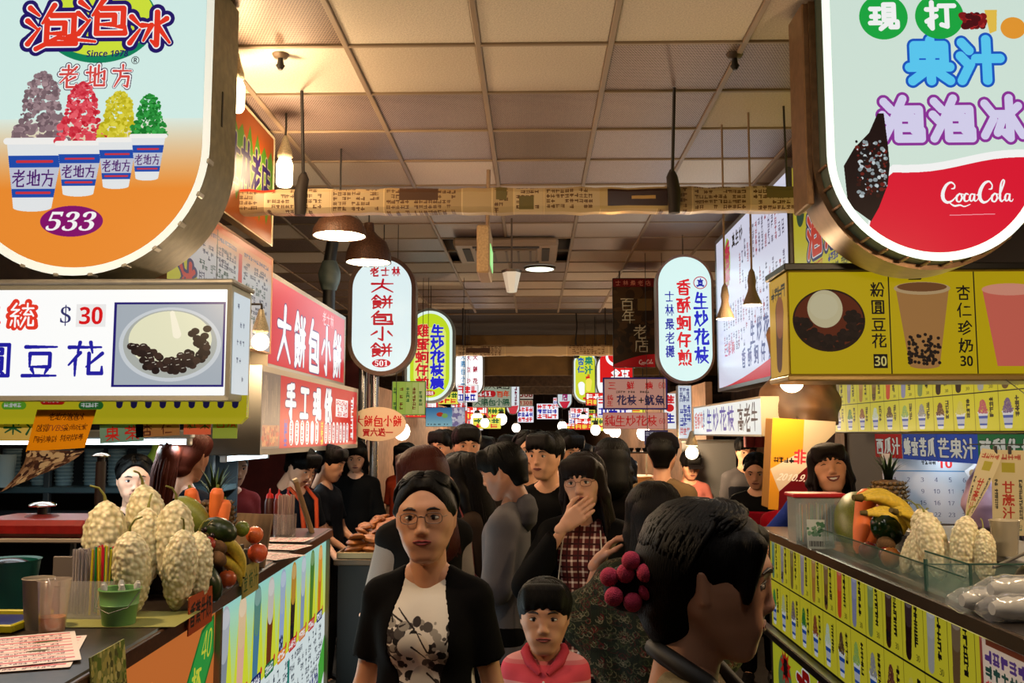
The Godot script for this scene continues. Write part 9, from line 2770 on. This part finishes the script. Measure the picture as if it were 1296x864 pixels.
	for k in 70:
		var q := Vector2(rng.randf() * 128, rng.randf() * 128)
		var cc: Color = [Color(0.4, 0.38, 0.26), Color(0.22, 0.26, 0.14), Color(0.5, 0.46, 0.36), Color(0.35, 0.07, 0.08), Color(0.05, 0.06, 0.04)][k % 5]
		for j in 6:
			p.cap(q + Vector2(7, 0).rotated(j * 0.8), q + Vector2(6 + j, 0).rotated(j * 0.8 + 0.8), 1.3, 1.0, cc)
	var w3 := person({"label": "woman seen from behind in a dark patterned shawl, hand raised to her hair", "pos": V(0.417, 0, -3.3), "turn": 172.0, "h": 1.51, "cell": 0.012, "style": "long", "hair": Color(0.05, 0.02, 0.018), "look": V(0.3, 0.1, 0.0), "skin": Color(0.66, 0.46, 0.36),
		"al": [V(0.13, -0.16, 0.07), V(0.07, 0.06, 0.06)], "ar": [V(-0.08, -0.25, 0.05), V(-0.02, -0.4, 0.16)], "palm": [V(1, 0, 0), V(-1, 0.2, -0.2)], "fing": [V(0, -1, 0.5), V(-0.6, 0.8, -0.1)],
		"wear": [["shirt", black, 0.012, 0.4, 0.0, 0.48, "dark_top"], ["drape", printed_tri(p, 7.0), 0.02, 0, 0, 0, "shawl"], ["trousers", cloth(Color(0.06, 0.05, 0.05)), 0.01, 1.95]]})
	var fr := mb()
	for k in 26:
		var x := -0.13 + 0.0104 * k
		var y := 0.74 - 0.07 * (1.0 - absf(k - 13) / 13.0)
		fr.tube([V(x, y + 0.06, -0.17 + 0.3 * absf(x)), V(x, y - 0.02, -0.18 + 0.3 * absf(x))], 0.004, 4)
	part(w3, "shawl_fringe", fr.mesh(), cloth(Color(0.3, 0.22, 0.18))).set_meta("kind", "stuff")
	var bag := thing("carrier_bag", "white and teal plastic carrier bag hanging beside the woman in the shawl", "bag", V(0.12, 0.62, -3.5))
	part(bag, "bag_film", lumpy(V(0, 0, 0), [Vector2(0.004, -0.4), Vector2(0.09, -0.37), Vector2(0.1, -0.22), Vector2(0.085, -0.05), Vector2(0.05, 0.1), Vector2(0.015, 0.22)], 24, 30, 0.025, 0.12, 64, 0.6, lin(Color(0.2, 0.3, 0.34)), lin(Color(0.62, 0.64, 0.64))).mesh(), painted())
	part(bag, "handle", mb().tube([V(0.0, 0.2, 0), V(0.06, 0.32, 0.02), V(0.16, 0.42, 0.08)], 0.008, 6).mesh(), mat(Color(0.7, 0.7, 0.7), 0.5))
	# --- young man in the grey hooded shirt
	var m1 := person({"label": "young man in a grey hooded shirt and dark shorts, standing in profile", "pos": V(-0.125, 0, -4.25), "turn": -100.0, "h": 1.638, "cell": 0.013, "style": "short", "look": V(0.0, 0.35, 0.0), "skin": Color(0.7, 0.5, 0.4),
		"ar": [V(-0.05, -0.26, 0.02), V(0.02, -0.36, 0.2)], "al": [V(0.05, -0.26, 0.02), V(0.0, -0.36, 0.2)], "palm": [V(0.2, 1, 0), V(-0.2, 1, 0)],
		"wear": [["shirt", cloth(Color(0.42, 0.41, 0.43)), 0.024, 1.45, 0.02, 0.44, "hooded_shirt"], ["trousers", cloth(Color(0.04, 0.04, 0.05)), 0.016, 0.92, 0, 0, "shorts"]]})
	part(m1, "hood", lumpy(V(0, 1.36, -0.09), [Vector2(0.01, -0.1), Vector2(0.07, -0.06), Vector2(0.085, 0.0), Vector2(0.06, 0.05), Vector2(0.02, 0.07)], 18, 14, 0.015, 0.08, 65, 0.6).mesh(), cloth(Color(0.4, 0.39, 0.41)))
	# --- woman with long hair, brown top and red bag
	var w4 := person({"label": "woman with long dark hair in a brown top carrying a red shoulder bag", "pos": V(-0.325, 0, -4.6), "turn": -85.0, "h": 1.585, "cell": 0.013, "bust": 1.0, "style": "long", "hair": Color(0.06, 0.03, 0.025), "look": V(0, 0.1, 0), "skin": Color(0.72, 0.52, 0.42),
		"ar": [V(-0.05, -0.25, 0.03), V(0.0, -0.3, 0.22)], "wear": [["shirt", cloth(Color(0.2, 0.15, 0.12)), 0.016, 1.6, 0.03, 0.44, "brown_top"], ["trousers", black, 0.01, 1.9]]})
	var rb := thing("red_shoulder_bag", "red leather shoulder bag on the arm of the woman in brown", "bag", V(-0.36, 0.98, -4.36))
	part(rb, "bag_body", mb().box(V(0, 0, 0), V(0.22, 0.17, 0.07), 0.03).mesh(), mat(Color(0.4, 0.04, 0.04), 0.45))
	part(rb, "strap", mb().tube([V(-0.08, 0.08, 0), V(-0.06, 0.25, -0.05), V(0.0, 0.37, -0.14), V(0.06, 0.25, -0.05), V(0.08, 0.08, 0)], 0.008, 6).mesh(), mat(Color(0.38, 0.04, 0.04), 0.5))
	# --- woman with reddish hair seen from behind
	person({"label": "woman with reddish-brown hair from behind, dark sleeveless blouse over white sleeves", "pos": V(-0.44, 0, -3.75), "turn": -150.0, "h": 1.631, "cell": 0.0125, "style": "bangs", "hair": Color(0.3, 0.11, 0.07), "look": V(0.1, 0.2, 0), "skin": Color(0.72, 0.52, 0.42),
		"al": [V(0.05, -0.26, 0.04), V(-0.02, -0.34, 0.22)], "ar": [V(-0.05, -0.26, 0.04), V(0.02, -0.36, 0.21)], "palm": [V(0, 1, 0.2), V(0, 1, 0.2)],
		"wear": [["shirt", cloth(Color(0.62, 0.58, 0.56)), 0.012, 0.8, 0.0, 0.6, "white_sleeves"], ["shirt", cloth(Color(0.09, 0.085, 0.085)), 0.024, 0.0, 0.0, 0.44, "dark_blouse"], ["trousers", black, 0.01, 1.9]]})
	# --- smiling vendor leaning on the counter
	person({"label": "smiling vendor in a blue T-shirt leaning on the smoothie counter", "pos": V(1.52, 0, -4.95), "turn": -14.0, "h": 1.7, "cell": 0.011, "lean": 0.38, "style": "bob", "hair": Color(0.1, 0.045, 0.03), "smile": true, "look": V(0.1, -0.2, 0.1), "skin": Color(0.8, 0.56, 0.42), "crane": V(0, -0.005, 0.02),
		"ar": [V(-0.17, -0.2, 0.03), V(-0.08, -0.2, 0.26)], "al": [V(0.05, -0.24, 0.06), V(-0.12, -0.22, 0.27)], "palm": [V(0, -1, 0), V(0, -1, 0)], "fing": [V(0.1, -0.05, 1), V(-0.7, -0.05, 0.7)],
		"wear": [["shirt", cloth(Color(0.07, 0.14, 0.42)), 0.016, 0.75, 0.02, 0.48, "blue_shirt"], ["trousers", jeans, 0.01, 1.9]]})
	# --- vendors of the shaved-ice stall
	person({"label": "vendor with a long red-brown ponytail, back turned, behind the gourd counter", "pos": V(-1.68, 0, -4.5), "turn": 165.0, "h": 1.7, "cell": 0.013, "style": "ponytail", "hair": Color(0.36, 0.15, 0.1), "look": V(0, 0.1, 0.1), "skin": Color(0.7, 0.5, 0.4), "wear": [["shirt", cloth(Color(0.05, 0.06, 0.1)), 0.016, 0.8, 0.02, 0.46], ["trousers", black, 0.01, 1.9]]})
	person({"label": "short vendor's face peering over the bitter gourds", "pos": V(-2.02, 0, -4.72), "turn": 12.0, "h": 1.573, "cell": 0.0125, "style": "tied", "look": V(0.25, 0.15, 0.0), "skin": Color(0.78, 0.58, 0.48), "lips": Color(0.6, 0.28, 0.28), "wear": [["shirt", black, 0.014, 0.8, 0.02, 0.46], ["trousers", black, 0.01, 1.9]]})
	# --- the middle distance
	var tee := func(c: Color, sl := 0.7) -> Array: return [["shirt", cloth(c), 0.016, sl, 0.02, 0.46], ["trousers", black, 0.012, 1.9]]
	var mid := [
		["woman in a wide-necked black top looking down at the pancake tray", V(-1.47, 0, -7.7), 5.0, 1.62, "long", V(0.1, 0.45, 0), tee.call(Color(0.03, 0.03, 0.032), 1.4), [V(-0.06, -0.25, 0.05), V(0.0, -0.32, 0.22)]],
		["tall young man with tousled hair looking aside beyond the cardigan woman", V(-0.632, 0, -6.6), -28.0, 1.712, "short", V(0, 0.1, 0), tee.call(Color(0.05, 0.05, 0.06)), []],
		["round-faced young man with cropped hair beside the tousled one", V(-0.435, 0, -6.0), 12.0, 1.742, "short", V(0.0, 0.2, 0), tee.call(Color(0.04, 0.04, 0.045)), []],
		["shopper with black bobbed hair facing the pancake stall", V(-0.42, 0, -5.4), -70.0, 1.573, "bob", V(0, 0.25, 0), tee.call(Color(0.04, 0.04, 0.045)), []],
		["young man in a black jacket with white piping in the crowd's middle", V(0.067, 0, -5.0), -18.0, 1.694, "short", V(-0.25, 0.1, 0.0), tee.call(Color(0.03, 0.03, 0.035), 1.8), []],
		["young woman with tied hair looking out over the crowd", V(-0.038, 0, -5.6), 8.0, 1.703, "tied", V(0.1, 0.05, 0), tee.call(Color(0.3, 0.26, 0.22)), []],
		["man with dark collar-length hair looking down, grey shirt", V(0.2, 0, -6.3), 40.0, 1.709, "short", V(0, 0.4, 0), tee.call(Color(0.22, 0.21, 0.2)), []],
		["tall shopper with dark hair directly behind the woman covering her mouth", V(0.43, 0, -5.2), 175.0, 1.66, "bob", V(0, 0, 0), tee.call(Color(0.05, 0.035, 0.035)), []],
		["man in a beige shirt and dark cap, back turned, at the seafood stall", V(0.78, 0, -5.75), 165.0, 1.683, "short", V(0, 0.1, 0), tee.call(Color(0.46, 0.37, 0.26)), []],
		["cook in a pink shirt and dark cap bending over the pots", V(1.4, 0, -8.5), 10.0, 1.51, "short", V(0, 0.4, 0), tee.call(Color(0.72, 0.42, 0.38)), [V(0.06, -0.24, 0.08), V(0.02, -0.36, 0.26)]],
		["cook in a grey shirt and dark apron under the red cloth strips", V(1.82, 0, -8.15), 0.0, 1.66, "short", V(0, 0.3, 0), [["shirt", cloth(Color(0.3, 0.29, 0.3)), 0.016, 0.8, 0.02, 0.46], ["apron", cloth(Color(0.04, 0.045, 0.07)), 0.026, 0.0, 0.0, 0.4], ["trousers", black, 0.012, 1.9]], []],
		["cook in a red apron over black sleeves looking down at the counter", V(1.56, 0, -6.65), -18.0, 1.54, "tied", V(0, 0.4, 0), [["shirt", black, 0.014, 1.2, 0.03, 0.46], ["apron", cloth(Color(0.55, 0.04, 0.12)), 0.024, 0.0, 0.0, 0.4], ["trousers", black, 0.012, 1.9]], [V(-0.08, -0.24, 0.08), V(0.0, -0.36, 0.24)]],
		["worker in a bright red shirt half hidden by the poster carton", V(1.6, 0, -5.95), -20.0, 1.45, "short", V(0, 0.2, 0), tee.call(Color(0.62, 0.05, 0.12), 0.9), []],
		["pancake cook in a dark T-shirt with orange apron straps bending low", V(-1.5, 0, -5.95), 62.0, 1.6, "short", V(0, 0.6, 0), tee.call(Color(0.04, 0.05, 0.08)), [V(0.04, -0.25, 0.06), V(0.0, -0.36, 0.22)]],
		["pancake cook in a navy T-shirt standing in profile behind the bending one", V(-1.42, 0, -6.45), 82.0, 1.6, "short", V(0, 0.3, 0), tee.call(Color(0.05, 0.06, 0.09)), [V(0.04, -0.25, 0.06), V(0.0, -0.36, 0.22)]],
		["young helper in a pink checked shirt beside the navy T-shirt cook", V(-1.75, 0, -7.0), 60.0, 1.5, "short", V(0, 0.3, 0), tee.call(Color(0.5, 0.25, 0.27)), []],
		["woman in a red and white striped top at the back of the pancake stall", V(-2.0, 0, -6.2), 40.0, 1.58, "tied", V(0, 0.2, 0), tee.call(Color(0.5, 0.16, 0.16)), []],
		["person in a coral shirt with head bent beyond the hand-on-mouth woman", V(0.6, 0, -6.5), 150.0, 1.53, "bob", V(0, 0.3, 0), tee.call(Color(0.65, 0.16, 0.16)), []],
		["person in an orange shirt behind the black-topped woman", V(-1.12, 0, -8.2), -20.0, 1.6, "bob", V(0, 0.1, 0), tee.call(Color(0.72, 0.27, 0.16)), []],
	]
	for q in mid:
		var d := {"label": q[0], "pos": q[1], "turn": q[2], "h": q[3], "style": q[4], "look": q[5], "wear": q[6], "cell": 0.017}
		if q[7].size() > 0:
			d["ar"] = [V(-absf(q[7][0].x), q[7][0].y, q[7][0].z), V(-q[7][1].x, q[7][1].y, q[7][1].z)]
			d["al"] = [V(absf(q[7][0].x), q[7][0].y, q[7][0].z), V(q[7][1].x, q[7][1].y, q[7][1].z)]
		var o := person(d)
		if (q[0] as String).contains("cap"):
			var cp := mb()
			cp.lathe(V(0, 0.04, -0.01), [Vector2(0.104, 0.0), Vector2(0.104, 0.02), Vector2(0.095, 0.06), Vector2(0.06, 0.092), Vector2(0, 0.1)], 18)
			cp.box(V(0, 0.052, 0.125), V(0.13, 0.008, 0.1), 0.003)
			head_part(o, "cap", cp, cloth(Color(0.06, 0.045, 0.05)))
		if (q[0] as String).contains("orange apron straps"):
			var os := mb()
			os.tube([V(-0.07, 1.3, -0.08), V(-0.075, 1.355, 0.0), V(-0.07, 1.28, 0.09), V(-0.06, 1.1, 0.11)], 0.014, 6)
			os.tube([V(0.07, 1.3, -0.08), V(0.075, 1.355, 0.0), V(0.07, 1.28, 0.09), V(0.06, 1.1, 0.11)], 0.014, 6)
			part(o, "apron_strap", os.mesh(), cloth(Color(0.7, 0.25, 0.12)))
	# --- the far crowd: a few figures, repeated with other clothes
	var proto := []
	for k in 4:
		proto.append(person({"label": "distant shopper in a dark top among the packed crowd", "group": "distant shoppers in the aisle", "pos": V([-0.2, 0.35, -0.55, 0.1][k], 0, [-7.0, -7.4, -8.0, -8.6][k]), "turn": [170.0, 15.0, 160.0, -20.0][k], "h": [1.68, 1.62, 1.6, 1.7][k], "style": ["short", "bob", "long", "short"][k], "cell": 0.026, "look": V(0.2, 0.1, 0), "wear": tee.call(Color(0.05, 0.05, 0.06))}))
	var tops := [["black", Color(0.03, 0.03, 0.035)], ["grey", Color(0.2, 0.2, 0.2)], ["navy", Color(0.04, 0.05, 0.1)], ["maroon", Color(0.2, 0.05, 0.05)], ["white", Color(0.5, 0.48, 0.46)]]
	for k in 44:
		var z := -7.5 - 0.4 * k
		var x: float = [-0.62, 0.08, 0.62, -0.28, 0.38][k % 5] * (0.75 if z > -12.0 else 1.0) + rng.randf_range(-0.06, 0.06)
		var src: Node3D = proto[k % 4]
		var tp: Array = tops[rng.randi() % 5]
		var o := copy_of(src, V(x, 0, z), rng.randf_range(-0.5, 0.5) + (PI if rng.randf() < 0.55 else 0.0), "distant shopper in a %s top among the packed crowd" % tp[0])
		o.scale = Vector3.ONE * rng.randf_range(0.94, 1.05)
		for ch in o.get_children():
			if (ch.name as String).begins_with("shirt"):
				ch.material_override = cloth(tp[1])

func printed_tri(p: Pad, sc: float) -> StandardMaterial3D:
	return printed(p, 0.0, 0.85, sc)
